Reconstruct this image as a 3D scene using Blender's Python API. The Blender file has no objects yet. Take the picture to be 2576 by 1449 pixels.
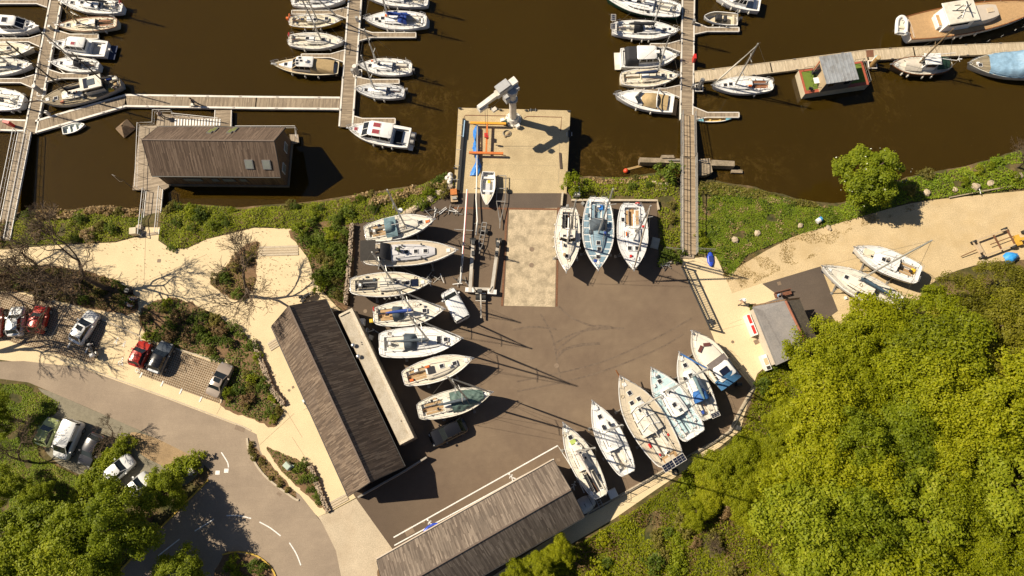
import bpy, math, random
import numpy as np
from mathutils import Vector, Matrix, noise as mnoise
random.seed(7); RNG = np.random.default_rng(7)
R = math.radians
scene = bpy.context.scene
col = scene.collection
# ---------------------------------------------------------------- camera
H = 80.0                                   # drone height above the yard
CX, CY, F = 1288.0, 724.5, 1849.0          # drone photo, 2576 x 1449 pixel grid
_dn = Vector((1317 - CX, CY - 1160, -F)).normalized()     # straight down, seen in camera axes
_k = -_dn
_i = (Vector((1, 0, 0)) - _k * _k.x).normalized()
_j = _k.cross(_i)
M_WC = Matrix((_i, _j, _k))                # rows: camera -> world
cam = bpy.data.cameras.new('camera'); camo = bpy.data.objects.new('camera', cam); col.objects.link(camo)
camo.matrix_world = Matrix.Translation((0, 0, H)) @ M_WC.to_4x4()
cam.sensor_width = 36; cam.lens = 36 * F / 2576; cam.clip_end = 3000; cam.clip_start = 1
scene.camera = camo
# ---------------------------------------------------------------- sky, sun, exposure
SUN_EL, SUN_AZ = R(46), R(286)             # azimuth clockwise from +Y
world = bpy.data.worlds.new('World'); scene.world = world; world.use_nodes = True
wn = world.node_tree; bg = wn.nodes['Background']
sky = wn.nodes.new('ShaderNodeTexSky'); sky.sky_type = 'NISHITA'; sky.sun_disc = False
sky.sun_elevation = SUN_EL; sky.sun_rotation = SUN_AZ; sky.air_density = 0.7; sky.dust_density = 0.6
wn.links.new(sky.outputs[0], bg.inputs[0]); bg.inputs[1].default_value = 0.05
sd = Vector((math.sin(SUN_AZ) * math.cos(SUN_EL), math.cos(SUN_AZ) * math.cos(SUN_EL), math.sin(SUN_EL)))
sl = bpy.data.lights.new('sun', 'SUN'); sl.energy = 5.0; sl.angle = R(0.5); sl.color = (1.0, 0.88, 0.69)
so = bpy.data.objects.new('sun', sl); col.objects.link(so); so.rotation_euler = (-sd).to_track_quat('-Z', 'Y').to_euler(); so.location = sd * 150
scene.view_settings.view_transform = 'Standard'; scene.view_settings.look = 'None'
scene.view_settings.exposure = 0.45; scene.view_settings.gamma = 1.0
scene.render.engine = 'CYCLES'
scene.cycles.max_bounces = 5; scene.cycles.diffuse_bounces = 2; scene.cycles.transparent_max_bounces = 6

# ---------------------------------------------------------------- helpers
def W(u, v, z=0.0):
    d = M_WC @ Vector((u - CX, CY - v, -F))
    t = (z - H) / d.z
    return Vector((d.x * t, d.y * t, z))
def W2(u, v, z=0.0):
    p = W(u, v, z); return (p.x, p.y)
def PX(p):
    c = M_WC.transposed() @ (Vector(p) - Vector((0, 0, H)))
    return (CX - F * c.x / c.z, CY + F * c.y / c.z)
def mast_top(base, zb, top):
    """height of a vertical mast whose foot is seen at `base` (level zb) and head near `top`"""
    b = W(base[0], base[1], zb); best = None
    for i in range(20, 220):
        h = i * 0.1; q = PX((b.x, b.y, zb + h))
        e = (q[0] - top[0]) ** 2 + (q[1] - top[1]) ** 2
        if best is None or e < best[0]: best = (e, h)
    return best[1]

class MB:
    def __init__(s): s.v = []; s.f = []
    def add(s, vs, fs):
        o = len(s.v); s.v += [tuple(p) for p in vs]; s.f += [tuple(i + o for i in f) for f in fs]; return s
    def face(s, *p): return s.add(p, [tuple(range(len(p)))])
    def box(s, c, d, rz=0, taper=1.0):
        x, y, z = d[0] / 2, d[1] / 2, d[2] / 2; cs, sn = math.cos(rz), math.sin(rz)
        vs = []
        for kz, k in ((-z, 1.0), (z, taper)):
            for a, b in ((-x, -y), (x, -y), (x, y), (-x, y)):
                a *= k; b *= k
                vs.append((c[0] + a * cs - b * sn, c[1] + a * sn + b * cs, c[2] + kz))
        return s.add(vs, [(3, 2, 1, 0), (4, 5, 6, 7), (0, 1, 5, 4), (1, 2, 6, 5), (2, 3, 7, 6), (3, 0, 4, 7)])
    def prism(s, pts, z0, z1, inset=0):
        n = len(pts)
        a = sum(pts[i][0] * pts[(i + 1) % n][1] - pts[(i + 1) % n][0] * pts[i][1] for i in range(n))
        if a < 0: pts = pts[::-1]
        vs = [(p[0], p[1], z0) for p in pts] + [(p[0], p[1], z1) for p in pts]
        return s.add(vs, [tuple(range(n))[::-1], tuple(range(n, 2 * n))] + [(i, (i + 1) % n, (i + 1) % n + n, i + n) for i in range(n)])
    def tube(s, p, q, r, r2=None, n=6, cap=True):
        return s.path([p, q], [r, r if r2 is None else r2], n, cap)
    def path(s, pts, r, n=6, cap=True, flat=1.0):
        pts = [Vector(p) for p in pts]; m = len(pts)
        if not hasattr(r, '__len__'): r = [r] * m
        o = len(s.v); prev = None
        for i, p in enumerate(pts):
            t = (pts[min(i + 1, m - 1)] - pts[max(i - 1, 0)])
            t = t.normalized() if t.length > 1e-9 else Vector((0, 0, 1))
            if prev is None:
                a = t.cross(Vector((0, 0, 1)))
                if a.length < 1e-3: a = Vector((1, 0, 0))
            else: a = prev - t * prev.dot(t)
            a.normalize(); prev = a; b = t.cross(a)
            for k in range(n):
                an = 2 * math.pi * k / n
                s.v.append(tuple(p + a * (r[i] * math.cos(an)) + b * (r[i] * flat * math.sin(an))))
        for i in range(m - 1):
            for k in range(n):
                k2 = (k + 1) % n
                s.f.append((o + i * n + k, o + i * n + k2, o + (i + 1) * n + k2, o + (i + 1) * n + k))
        if cap: s.f.append(tuple(o + k for k in range(n))[::-1]); s.f.append(tuple(o + (m - 1) * n + k for k in range(n)))
        return s
    def loft(s, rings, closed=True, cap=True):
        o = len(s.v); n = len(rings[0]); m = len(rings)
        for r in rings: s.v += [tuple(p) for p in r]
        for i in range(m - 1):
            for k in range(n if closed else n - 1):
                k2 = (k + 1) % n
                s.f.append((o + i * n + k, o + i * n + k2, o + (i + 1) * n + k2, o + (i + 1) * n + k))
        if cap: s.f.append(tuple(o + k for k in range(n))[::-1]); s.f.append(tuple(o + (m - 1) * n + k for k in range(n)))
        return s
    def ball(s, c, r, nu=10, nv=6, top=False):
        if not hasattr(r, '__len__'): r = (r, r, r)
        rings = []
        lo = 0.0 if top else -math.pi / 2
        for j in range(nv + 1):
            la = lo + (math.pi / 2 - lo) * j / nv
            rings.append([(c[0] + r[0] * math.cos(la) * math.cos(2 * math.pi * i / nu), c[1] + r[1] * math.cos(la) * math.sin(2 * math.pi * i / nu), c[2] + r[2] * math.sin(la)) for i in range(nu)])
        return s.loft(rings, True, True)
    def sheet(s, pts, z):
        n = len(pts)
        a = sum(pts[i][0] * pts[(i + 1) % n][1] - pts[(i + 1) % n][0] * pts[i][1] for i in range(n))
        if a < 0: pts = pts[::-1]
        return s.add([(p[0], p[1], z) for p in pts], [tuple(range(n))])
    def strip(s, pts, w, z0, z1):
        """a bar of width w that follows a line of ground points"""
        m = len(pts); P = [Vector((p[0], p[1])) for p in pts]; L = []; Q = []
        for i in range(m):
            t = (P[min(i + 1, m - 1)] - P[max(i - 1, 0)]).normalized(); nn = Vector((-t.y, t.x)) * w / 2
            L.append(P[i] + nn); Q.append(P[i] - nn)
        zz0 = z0 if hasattr(z0, '__len__') else [z0] * m; zz1 = z1 if hasattr(z1, '__len__') else [z1] * m
        rings = [[(Q[i].x, Q[i].y, zz0[i]), (L[i].x, L[i].y, zz0[i]), (L[i].x, L[i].y, zz1[i]), (Q[i].x, Q[i].y, zz1[i])] for i in range(m)]
        return s.loft(rings, True, True)
    def mesh(s, name, mat, smooth=False):
        me = bpy.data.meshes.new(name); me.from_pydata(s.v, [], s.f)
        if mat: me.materials.append(mat)
        if smooth:
            me.polygons.foreach_set('use_smooth', [True] * len(me.polygons))
            if smooth == 'auto': me.set_sharp_from_angle(angle=R(38))
        me.update(); return me
    def build(s, name, mat, parent=None, smooth=False, loc=None, rz=0):
        o = bpy.data.objects.new(name, s.mesh(name, mat, smooth)); col.objects.link(o)
        if parent: o.parent = parent
        if loc is not None: o.location = loc
        o.rotation_euler.z = rz
        return o

def tag(o, label=None, cat=None, group=None, kind=None):
    if label: o['label'] = label
    if cat: o['category'] = cat
    if group: o['group'] = group
    if kind: o['kind'] = kind
    return o
def thing(name, label, cat, loc=(0, 0, 0), rz=0, group=None):
    o = bpy.data.objects.new(name, None); col.objects.link(o); o.empty_display_size = 0.2
    o.location = loc; o.rotation_euler = (0, 0, rz)
    return tag(o, label, cat, group)
def copy_tree(o, parent=None):
    c = o.copy(); col.objects.link(c); c.parent = parent
    for ch in list(o.children): copy_tree(ch, c)
    return c
def inst(name, me, parent=None, loc=(0, 0, 0), rz=0, sc=1.0):
    o = bpy.data.objects.new(name, me); col.objects.link(o); o.location = loc; o.rotation_euler = (0, 0, rz)
    o.scale = (sc, sc, sc) if not hasattr(sc, '__len__') else sc
    if parent: o.parent = parent
    return o
def smoothline(pts, n=6, closed=False):
    out = []; m = len(pts)
    rng = range(m) if closed else range(m - 1)
    for i in rng:
        g = (lambda k: pts[k % m]) if closed else (lambda k: pts[min(max(k, 0), m - 1)])
        p0, p1, p2, p3 = g(i - 1), g(i), g(i + 1), g(i + 2)
        for k in range(n):
            t = k / n
            out.append(tuple(0.5 * ((2 * p1[a]) + (-p0[a] + p2[a]) * t + (2 * p0[a] - 5 * p1[a] + 4 * p2[a] - p3[a]) * t * t + (-p0[a] + 3 * p1[a] - 3 * p2[a] + p3[a]) * t ** 3) for a in range(2)))
    if not closed: out.append(tuple(pts[-1][:2]))
    return out

# ---------------------------------------------------------------- materials
_mats = {}
def nodes(name):
    m = bpy.data.materials.new(name); m.use_nodes = True
    nt = m.node_tree; b = nt.nodes['Principled BSDF']
    return m, nt, b
def mixc(nt, a, b, fac, blend='MIX'):
    n = nt.nodes.new('ShaderNodeMix'); n.data_type = 'RGBA'; n.blend_type = blend
    for s_, val in ((n.inputs[6], a), (n.inputs[7], b), (n.inputs[0], fac)):
        if hasattr(val, 'links'): nt.links.new(val, s_)
        elif isinstance(val, (int, float)): s_.default_value = val
        else: s_.default_value = (*val[:3], 1)
    return n.outputs[2]
def tex(nt, kind, scale, vec=None, **kw):
    n = nt.nodes.new(kind)
    n.inputs['Scale'].default_value = scale
    for k, v in kw.items(): n.inputs[k].default_value = v
    if vec is not None: nt.links.new(vec, n.inputs['Vector'])
    return n
def objvec(nt, scale=(1, 1, 1), swap=False, rz=0):
    tc = nt.nodes.new('ShaderNodeTexCoord'); mp = nt.nodes.new('ShaderNodeMapping')
    mp.inputs['Scale'].default_value = scale; mp.inputs['Rotation'].default_value = (0, 0, rz)
    nt.links.new(tc.outputs['Object'], mp.inputs[0]); return mp.outputs[0]
def ramp(nt, inp, stops):
    r = nt.nodes.new('ShaderNodeValToRGB'); nt.links.new(inp, r.inputs[0])
    e = r.color_ramp.elements
    while len(e) < len(stops): e.new(0.5)
    for k, (p, c) in enumerate(stops): e[k].position = p; e[k].color = (*c[:3], 1) if hasattr(c, '__len__') else (c, c, c, 1)
    return r.outputs[0]
def bumpn(nt, b, h, strength, dist=0.02):
    n = nt.nodes.new('ShaderNodeBump'); n.inputs['Strength'].default_value = strength; n.inputs['Distance'].default_value = dist
    nt.links.new(h, n.inputs['Height']); nt.links.new(n.outputs[0], b.inputs['Normal'])
def sc(c, k): return tuple(min(1, x * k) for x in c[:3])
def mat(name, c=(0.5, 0.5, 0.5), rough=0.6, var=0.12, scale=3.0, bump=0.0, metal=0.0, dirt=None, dirt_scale=0.8, dirt_amt=0.5, spec=0.5, fine=None, coat=0.0):
    if name in _mats: return _mats[name]
    m, nt, b = nodes(name); vec = objvec(nt)
    n1 = tex(nt, 'ShaderNodeTexNoise', scale, vec, Detail=5.0, Roughness=0.65)
    f = ramp(nt, n1.outputs[0], [(0.3, 0.0), (0.7, 1.0)])
    out = mixc(nt, sc(c, 1 - var), sc(c, 1 + var), f)
    if fine:
        n2 = tex(nt, 'ShaderNodeTexNoise', fine, vec, Detail=3.0, Roughness=0.7)
        f2 = ramp(nt, n2.outputs[0], [(0.3, 0.72), (0.7, 1.22)])
        out = mixc(nt, out, f2, 1.0, 'MULTIPLY')
    if dirt:
        n3 = tex(nt, 'ShaderNodeTexNoise', dirt_scale, vec, Detail=6.0, Roughness=0.6)
        f3 = ramp(nt, n3.outputs[0], [(0.45, 0.0), (0.7, dirt_amt)])
        out = mixc(nt, out, dirt, f3)
    nt.links.new(out, b.inputs['Base Color'])
    b.inputs['Roughness'].default_value = rough; b.inputs['Metallic'].default_value = metal
    b.inputs['Specular IOR Level'].default_value = spec
    if coat: b.inputs['Coat Weight'].default_value = coat
    if bump: bumpn(nt, b, n1.outputs[0], bump)
    _mats[name] = m; return m
def boards(name, c1, c2, c3, along='y', length=1.3, width=0.12, rough=0.8, gap=0.012, stain=None, bump=0.4, spread=0.5):
    """weathered boards; they run along local y (or x), each with a tone of its own"""
    if name in _mats: return _mats[name]
    m, nt, b = nodes(name)
    tc = nt.nodes.new('ShaderNodeTexCoord'); sp = nt.nodes.new('ShaderNodeSeparateXYZ'); cb = nt.nodes.new('ShaderNodeCombineXYZ')
    nt.links.new(tc.outputs['Object'], sp.inputs[0])
    o1, o2 = (1, 0) if along == 'y' else (0, 1)
    if along == 'z': o1, o2 = 2, 0
    nt.links.new(sp.outputs[o1], cb.inputs[0]); nt.links.new(sp.outputs[o2], cb.inputs[1])
    def cell(s_, d):      # cell id per board: snap (u shifted by row hash, v)
        n = nt.nodes.new('ShaderNodeMath'); n.operation = s_; n.inputs[1].default_value = d; return n
    row = cell('DIVIDE', width); nt.links.new(sp.outputs[o2], row.inputs[0])
    rf = nt.nodes.new('ShaderNodeMath'); rf.operation = 'FLOOR'; nt.links.new(row.outputs[0], rf.inputs[0])
    wn1 = nt.nodes.new('ShaderNodeTexWhiteNoise'); wn1.noise_dimensions = '1D'; nt.links.new(rf.outputs[0], wn1.inputs['W'])
    uu = cell('DIVIDE', length); nt.links.new(sp.outputs[o1], uu.inputs[0])
    ad = nt.nodes.new('ShaderNodeMath'); ad.operation = 'MULTIPLY_ADD'; ad.inputs[1].default_value = 7.0
    nt.links.new(wn1.outputs[0], ad.inputs[0]); nt.links.new(uu.outputs[0], ad.inputs[2])
    uf = nt.nodes.new('ShaderNodeMath'); uf.operation = 'FLOOR'; nt.links.new(ad.outputs[0], uf.inputs[0])
    cb2 = nt.nodes.new('ShaderNodeCombineXYZ'); nt.links.new(rf.outputs[0], cb2.inputs[0]); nt.links.new(uf.outputs[0], cb2.inputs[1])
    wn2 = nt.nodes.new('ShaderNodeTexWhiteNoise'); wn2.noise_dimensions = '2D'; nt.links.new(cb2.outputs[0], wn2.inputs['Vector'])
    base = ramp(nt, wn2.outputs[0], [(0.0, c1), (spread, c2), (1.0, c3)])
    sv = objvec(nt, (1.2, 14, 1) if along == 'x' else ((14, 1.2, 1) if along == 'y' else (14, 14, 1)))
    g = tex(nt, 'ShaderNodeTexNoise', 1.0, sv, Detail=4.0)
    base = mixc(nt, base, ramp(nt, g.outputs[0], [(0.3, 0.75), (0.7, 1.2)]), 1.0, 'MULTIPLY')
    if stain:
        n3 = tex(nt, 'ShaderNodeTexNoise', 0.5, objvec(nt), Detail=5.0)
        base = mixc(nt, base, stain, ramp(nt, n3.outputs[0], [(0.45, 0.0), (0.75, 0.55)]))
    fr = nt.nodes.new('ShaderNodeMath'); fr.operation = 'FRACT'; nt.links.new(row.outputs[0], fr.inputs[0])
    gp = ramp(nt, fr.outputs[0], [(0.0, 0.25), (gap / width, 1.0)])
    base = mixc(nt, base, gp, 1.0, 'MULTIPLY')
    nt.links.new(base, b.inputs['Base Color']); b.inputs['Roughness'].default_value = rough
    mx = nt.nodes.new('ShaderNodeMath'); mx.operation = 'MULTIPLY'; nt.links.new(gp, mx.inputs[0]); nt.links.new(wn2.outputs[0], mx.inputs[1])
    bumpn(nt, b, mx.outputs[0], bump, 0.02)
    _mats[name] = m; return m
def leafmat(name, stops, nscale=0.35, trans=0.25, rough=0.55):
    """leaf faces: tone from a per-leaf random value and a slow patch noise"""
    if name in _mats: return _mats[name]
    m, nt, b = nodes(name)
    at = nt.nodes.new('ShaderNodeAttribute'); at.attribute_name = 'tone'
    gm = nt.nodes.new('ShaderNodeNewGeometry')
    n = tex(nt, 'ShaderNodeTexNoise', nscale, gm.outputs['Position'], Detail=3.0)
    oi = nt.nodes.new('ShaderNodeObjectInfo')
    a1 = nt.nodes.new('ShaderNodeMath'); a1.operation = 'MULTIPLY_ADD'; a1.inputs[1].default_value = 0.42; nt.links.new(at.outputs['Fac'], a1.inputs[0])
    a2 = nt.nodes.new('ShaderNodeMath'); a2.operation = 'MULTIPLY_ADD'; a2.inputs[1].default_value = 0.75; a2.inputs[2].default_value = -0.22; nt.links.new(n.outputs[0], a2.inputs[0])
    a3 = nt.nodes.new('ShaderNodeMath'); a3.operation = 'MULTIPLY_ADD'; a3.inputs[1].default_value = 0.34; nt.links.new(oi.outputs['Random'], a3.inputs[0])
    nt.links.new(a2.outputs[0], a3.inputs[2]); nt.links.new(a3.outputs[0], a1.inputs[2])
    c = ramp(nt, a1.outputs[0], stops)
    nt.links.new(c, b.inputs['Base Color']); b.inputs['Roughness'].default_value = rough; b.inputs['Specular IOR Level'].default_value = 0.25
    tr = nt.nodes.new('ShaderNodeBsdfTranslucent'); nt.links.new(c, tr.inputs[0])
    mx = nt.nodes.new('ShaderNodeMixShader'); mx.inputs[0].default_value = trans
    out = nt.nodes['Material Output']
    nt.links.new(b.outputs[0], mx.inputs[1]); nt.links.new(tr.outputs[0], mx.inputs[2]); nt.links.new(mx.outputs[0], out.inputs[0])
    _mats[name] = m; return m

WHITE = mat('white_gelcoat', (0.80, 0.79, 0.77), 0.32, 0.04, 2.5, dirt=(0.55, 0.5, 0.4), dirt_scale=1.5, dirt_amt=0.25)
WHITE2 = mat('white_painted_metal', (0.78, 0.77, 0.75), 0.5, 0.06, 4, dirt=(0.5, 0.45, 0.38), dirt_amt=0.3)
CREAM = mat('cream_gelcoat', (0.72, 0.64, 0.48), 0.4, 0.06, 2.5, dirt=(0.5, 0.42, 0.3), dirt_scale=1.5, dirt_amt=0.3)
OFFW = mat('weathered_offwhite_gelcoat', (0.70, 0.66, 0.57), 0.45, 0.08, 3, dirt=(0.42, 0.37, 0.28), dirt_scale=1.2, dirt_amt=0.45)
GREYD = mat('pale_grey_deck', (0.55, 0.56, 0.58), 0.6, 0.06, 4)
BLUEG = mat('blue_grey_deck', (0.17, 0.28, 0.36), 0.6, 0.12, 4, dirt=(0.4, 0.42, 0.42), dirt_amt=0.3)
PALEB = mat('pale_blue_deck', (0.45, 0.62, 0.66), 0.55, 0.1, 3, dirt=(0.6, 0.6, 0.55), dirt_amt=0.4)
GLASS = mat('dark_boat_glass', (0.012, 0.014, 0.018), 0.08, 0.1, 2, spec=0.6)
PANE = mat('smoked_hatch', (0.035, 0.035, 0.04), 0.12, 0.2, 2)
REDPANE = mat('red_tinted_hatch', (0.30, 0.06, 0.07), 0.25, 0.15, 2)
CHROME = mat('stainless_tube', (0.72, 0.71, 0.69), 0.3, 0.05, 5, metal=0.8)
ALU = mat('anodised_mast', (0.52, 0.51, 0.48), 0.42, 0.08, 5, metal=0.35)
WIRE = mat('rigging_wire', (0.16, 0.15, 0.14), 0.4, 0.1, 5, metal=0.5)
BLACK = mat('black_canvas', (0.022, 0.022, 0.026), 0.8, 0.25, 5)
NAVY = mat('navy_canvas', (0.018, 0.03, 0.075), 0.75, 0.25, 4)
BLUE = mat('royal_blue_canvas', (0.02, 0.06, 0.30), 0.7, 0.25, 4)
SLATEC = mat('slate_canvas', (0.07, 0.09, 0.11), 0.8, 0.25, 4)
TEALC = mat('faded_teal_canvas', (0.13, 0.21, 0.24), 0.8, 0.25, 3, dirt=(0.25, 0.3, 0.3), dirt_amt=0.4)
GREENC = mat('grey_green_tarpaulin', (0.10, 0.155, 0.135), 0.6, 0.3, 3, bump=0.6)
DKGREEN = mat('dark_green_canvas', (0.015, 0.05, 0.03), 0.75, 0.25, 4)
TAN = mat('tan_canvas', (0.42, 0.30, 0.15), 0.8, 0.15, 4, bump=0.3)
SKYB = mat('light_blue_tarpaulin', (0.22, 0.36, 0.50), 0.55, 0.25, 2.2, bump=0.6, dirt=(0.3, 0.42, 0.52), dirt_amt=0.4)
TARPB = mat('bright_blue_tarpaulin', (0.03, 0.20, 0.62), 0.45, 0.35, 3, bump=0.8)
TEAK = boards('teak_deck', (0.30, 0.19, 0.09), (0.40, 0.26, 0.13), (0.48, 0.33, 0.17), 'x', 2.0, 0.07, 0.7, 0.01)
TEAKO = mat('orange_teak', (0.46, 0.29, 0.14), 0.65, 0.12, 3, fine=20)
GREYT = boards('grey_old_teak', (0.22, 0.18, 0.12), (0.32, 0.26, 0.17), (0.42, 0.35, 0.24), 'x', 2.0, 0.09, 0.8, 0.012)
WOOD = mat('varnished_wood', (0.24, 0.09, 0.03), 0.4, 0.25, 5, fine=25)
DKWOOD = mat('dark_wood', (0.07, 0.045, 0.03), 0.6, 0.25, 5)
RED = mat('red_plastic', (0.55, 0.03, 0.025), 0.4, 0.12, 4)
ORANGE = mat('orange_plastic', (0.75, 0.16, 0.03), 0.45, 0.12, 4)
YELLOW = mat('yellow_fabric', (0.75, 0.48, 0.04), 0.6, 0.12, 4)
RUBBER = mat('black_rubber', (0.02, 0.02, 0.02), 0.7, 0.2, 6)
FENDER = mat('offwhite_fender', (0.68, 0.64, 0.56), 0.5, 0.1, 4)
ROPE = mat('pale_rope', (0.45, 0.36, 0.24), 0.9, 0.2, 8)
ANTIF = mat('red_antifouling', (0.16, 0.035, 0.03), 0.8, 0.2, 2)
ANTIB = mat('blue_antifouling', (0.02, 0.04, 0.10), 0.8, 0.2, 2)
SOLAR = mat('solar_panel_cells', (0.012, 0.016, 0.035), 0.18, 0.1, 6)
STEEL = mat('galvanised_steel', (0.36, 0.35, 0.33), 0.5, 0.18, 4, metal=0.5, dirt=(0.2, 0.13, 0.08), dirt_amt=0.4)
DSTEEL = mat('dark_painted_steel', (0.045, 0.047, 0.05), 0.5, 0.2, 4)
# ================================================================ terrain, water, paving
ZW = -1.6                                   # water level below the yard
def inside(P, poly):
    """P: (n,2) array, poly: list of points -> bool array"""
    x, y = P[:, 0], P[:, 1]; r = np.zeros(len(P), bool); n = len(poly)
    for i in range(n):
        x1, y1 = poly[i][0], poly[i][1]; x2, y2 = poly[(i + 1) % n][0], poly[(i + 1) % n][1]
        c = ((y1 > y) != (y2 > y))
        with np.errstate(divide='ignore', invalid='ignore'):
            r ^= c & (x < (x2 - x1) * (y - y1) / (y2 - y1 + 1e-12) + x1)
    return r
def dist_line(P, line):
    d = np.full(len(P), 1e9)
    for a, b in zip(line[:-1], line[1:]):
        a = np.array(a[:2]); b = np.array(b[:2]); ab = b - a
        t = np.clip(((P - a) @ ab) / (ab @ ab), 0, 1)
        d = np.minimum(d, np.hypot(*(P - a - t[:, None] * ab).T))
    return d
def vnoise(P, s, seed=0.0):
    return np.array([mnoise.noise(Vector((p[0] / s, p[1] / s, seed))) for p in P])
SHORE_PX = [(-500, 575), (-150, 548), (0, 538), (90, 520), (170, 522), (260, 512), (350, 522), (430, 505), (600, 517), (740, 505), (850, 492), (960, 474), (1060, 458), (1125, 438), (1146, 430), (1150, 455),
            (1425, 455), (1436, 440), (1480, 436), (1560, 441), (1650, 428), (1720, 446), (1800, 448), (1900, 466), (1975, 486), (2050, 503), (2105, 508), (2160, 488), (2290, 436), (2400, 418), (2480, 398), (2576, 366), (2800, 300), (3300, 180)]
SHORE = [W2(u, v, ZW) for u, v in SHORE_PX]
SHORE = [(-900, SHORE[0][1] - 40)] + SHORE + [(900, SHORE[-1][1] + 120)]
LANDPOLY = SHORE + [(900, -900), (-900, -900)]
HILL = [W2(*q) for q in ((1310, 1500), (1560, 1320), (1830, 1110), (1930, 940), (2060, 800), (2330, 730), (2600, 640), (2900, 560))]
HILLPOLY = HILL + [(900, HILL[-1][1]), (900, -900), (HILL[0][0], -900)]
def terrain_z(P):
    P = np.asarray(P, float)
    ins = inside(P, LANDPOLY); d = dist_line(P, SHORE) * np.where(ins, 1, -1)
    z = np.where(d > 0, -0.04 - 1.9 * (1 - np.clip(d / 2.6, 0, 1)) ** 1.6, -1.94 + 0.33 * np.maximum(d, -6))
    hin = inside(P, HILLPOLY); hd = dist_line(P, HILL) * np.where(hin, 1, 0)
    z = z + 6.0 * (1 - np.exp(-np.maximum(hd - 1.5, 0) / 16))
    return z
def axis(a, b, st, far):
    c = list(np.arange(a, b + st, st)); x = st
    lo, hi = [c[0]], [c[-1]]
    while hi[-1] < far: x *= 1.5; hi.append(hi[-1] + x); lo.append(lo[-1] - x)
    return np.array(lo[:0:-1] + c + hi[1:])
ax, ay = axis(-70, 70, 1.0, 700), axis(-20, 62, 1.0, 700)
GX, GY = np.meshgrid(ax, ay); GP = np.stack([GX.ravel(), GY.ravel()], 1); GZ = terrain_z(GP)
nx, ny = len(ax), len(ay)
gm = MB(); gm.v = [(p[0], p[1], z) for p, z in zip(GP, GZ)]
gm.f = [(j * nx + i, j * nx + i + 1, (j + 1) * nx + i + 1, (j + 1) * nx + i) for j in range(ny - 1) for i in range(nx - 1)]
# soil: brown earth with mossy and dry patches
def soil_mat():
    m, nt, b = nodes('earth_with_grass'); v = objvec(nt)
    n1 = tex(nt, 'ShaderNodeTexNoise', 0.35, v, Detail=6.0, Roughness=0.65); n2 = tex(nt, 'ShaderNodeTexNoise', 3.0, v, Detail=6.0, Roughness=0.7)
    c = ramp(nt, n1.outputs[0], [(0.32, (0.035, 0.045, 0.008)), (0.48, (0.09, 0.075, 0.02)), (0.62, (0.17, 0.11, 0.05)), (0.75, (0.26, 0.18, 0.09))])
    c = mixc(nt, c, ramp(nt, n2.outputs[0], [(0.3, 0.45), (0.7, 1.35)]), 1.0, 'MULTIPLY')
    nt.links.new(c, b.inputs['Base Color']); b.inputs['Roughness'].default_value = 0.95
    bumpn(nt, b, n2.outputs[0], 0.8, 0.08); return m
SOIL = soil_mat()
tag(gm.build('ground', SOIL, smooth=True), kind='structure')

def water_mat():
    m, nt, b = nodes('brown_river_water'); v = objvec(nt)
    n1 = tex(nt, 'ShaderNodeTexNoise', 0.035, v, Detail=3.0); base = mixc(nt, (0.033, 0.0185, 0.0024), (0.050, 0.0285, 0.0040), n1.outputs[0])
    # floating pollen film drawn out by the current
    wv = objvec(nt, (1, 1, 1)); dn = tex(nt, 'ShaderNodeTexNoise', 0.12, wv, Detail=2.0)
    va = nt.nodes.new('ShaderNodeVectorMath'); va.operation = 'MULTIPLY_ADD'; va.inputs[1].default_value = (7, 7, 0)
    nt.links.new(dn.outputs['Color'], va.inputs[0]); nt.links.new(wv, va.inputs[2])
    n3 = tex(nt, 'ShaderNodeTexNoise', 0.9, va.outputs[0], Detail=9.0, Roughness=0.78)
    n4 = tex(nt, 'ShaderNodeTexNoise', 0.05, v, Detail=2.0)
    at = nt.nodes.new('ShaderNodeAttribute'); at.attribute_name = 'film'
    f = ramp(nt, n3.outputs[0], [(0.5, 0.0), (0.66, 0.8)])
    f = mixc(nt, f, at.outputs['Color'], 1.0, 'MULTIPLY')
    c = mixc(nt, base, (0.12, 0.072, 0.016), f)
    n5 = tex(nt, 'ShaderNodeTexVoronoi', 1.4, v); sp = ramp(nt, n5.outputs[0], [(0.035, 0.8), (0.06, 0.0)])
    n6 = tex(nt, 'ShaderNodeTexNoise', 0.25, v, Detail=2.0); sp = mixc(nt, sp, ramp(nt, n6.outputs[0], [(0.5, 0.0), (0.65, 0.6)]), 1.0, 'MULTIPLY')
    c = mixc(nt, c, (0.22, 0.17, 0.09), sp)
    nt.links.new(c, b.inputs['Base Color']); b.inputs['Subsurface Weight'].default_value = 0.75; b.inputs['Subsurface Radius'].default_value = (1.0, 0.8, 0.5); b.inputs['Subsurface Scale'].default_value = 0.3; b.inputs['Roughness'].default_value = 0.05; b.inputs['IOR'].default_value = 1.33
    rp = tex(nt, 'ShaderNodeTexNoise', 2.2, objvec(nt, (1, 1.7, 1)), Detail=4.0, Roughness=0.6)
    bumpn(nt, b, rp.outputs[0], 0.07, 0.03); return m
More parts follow.
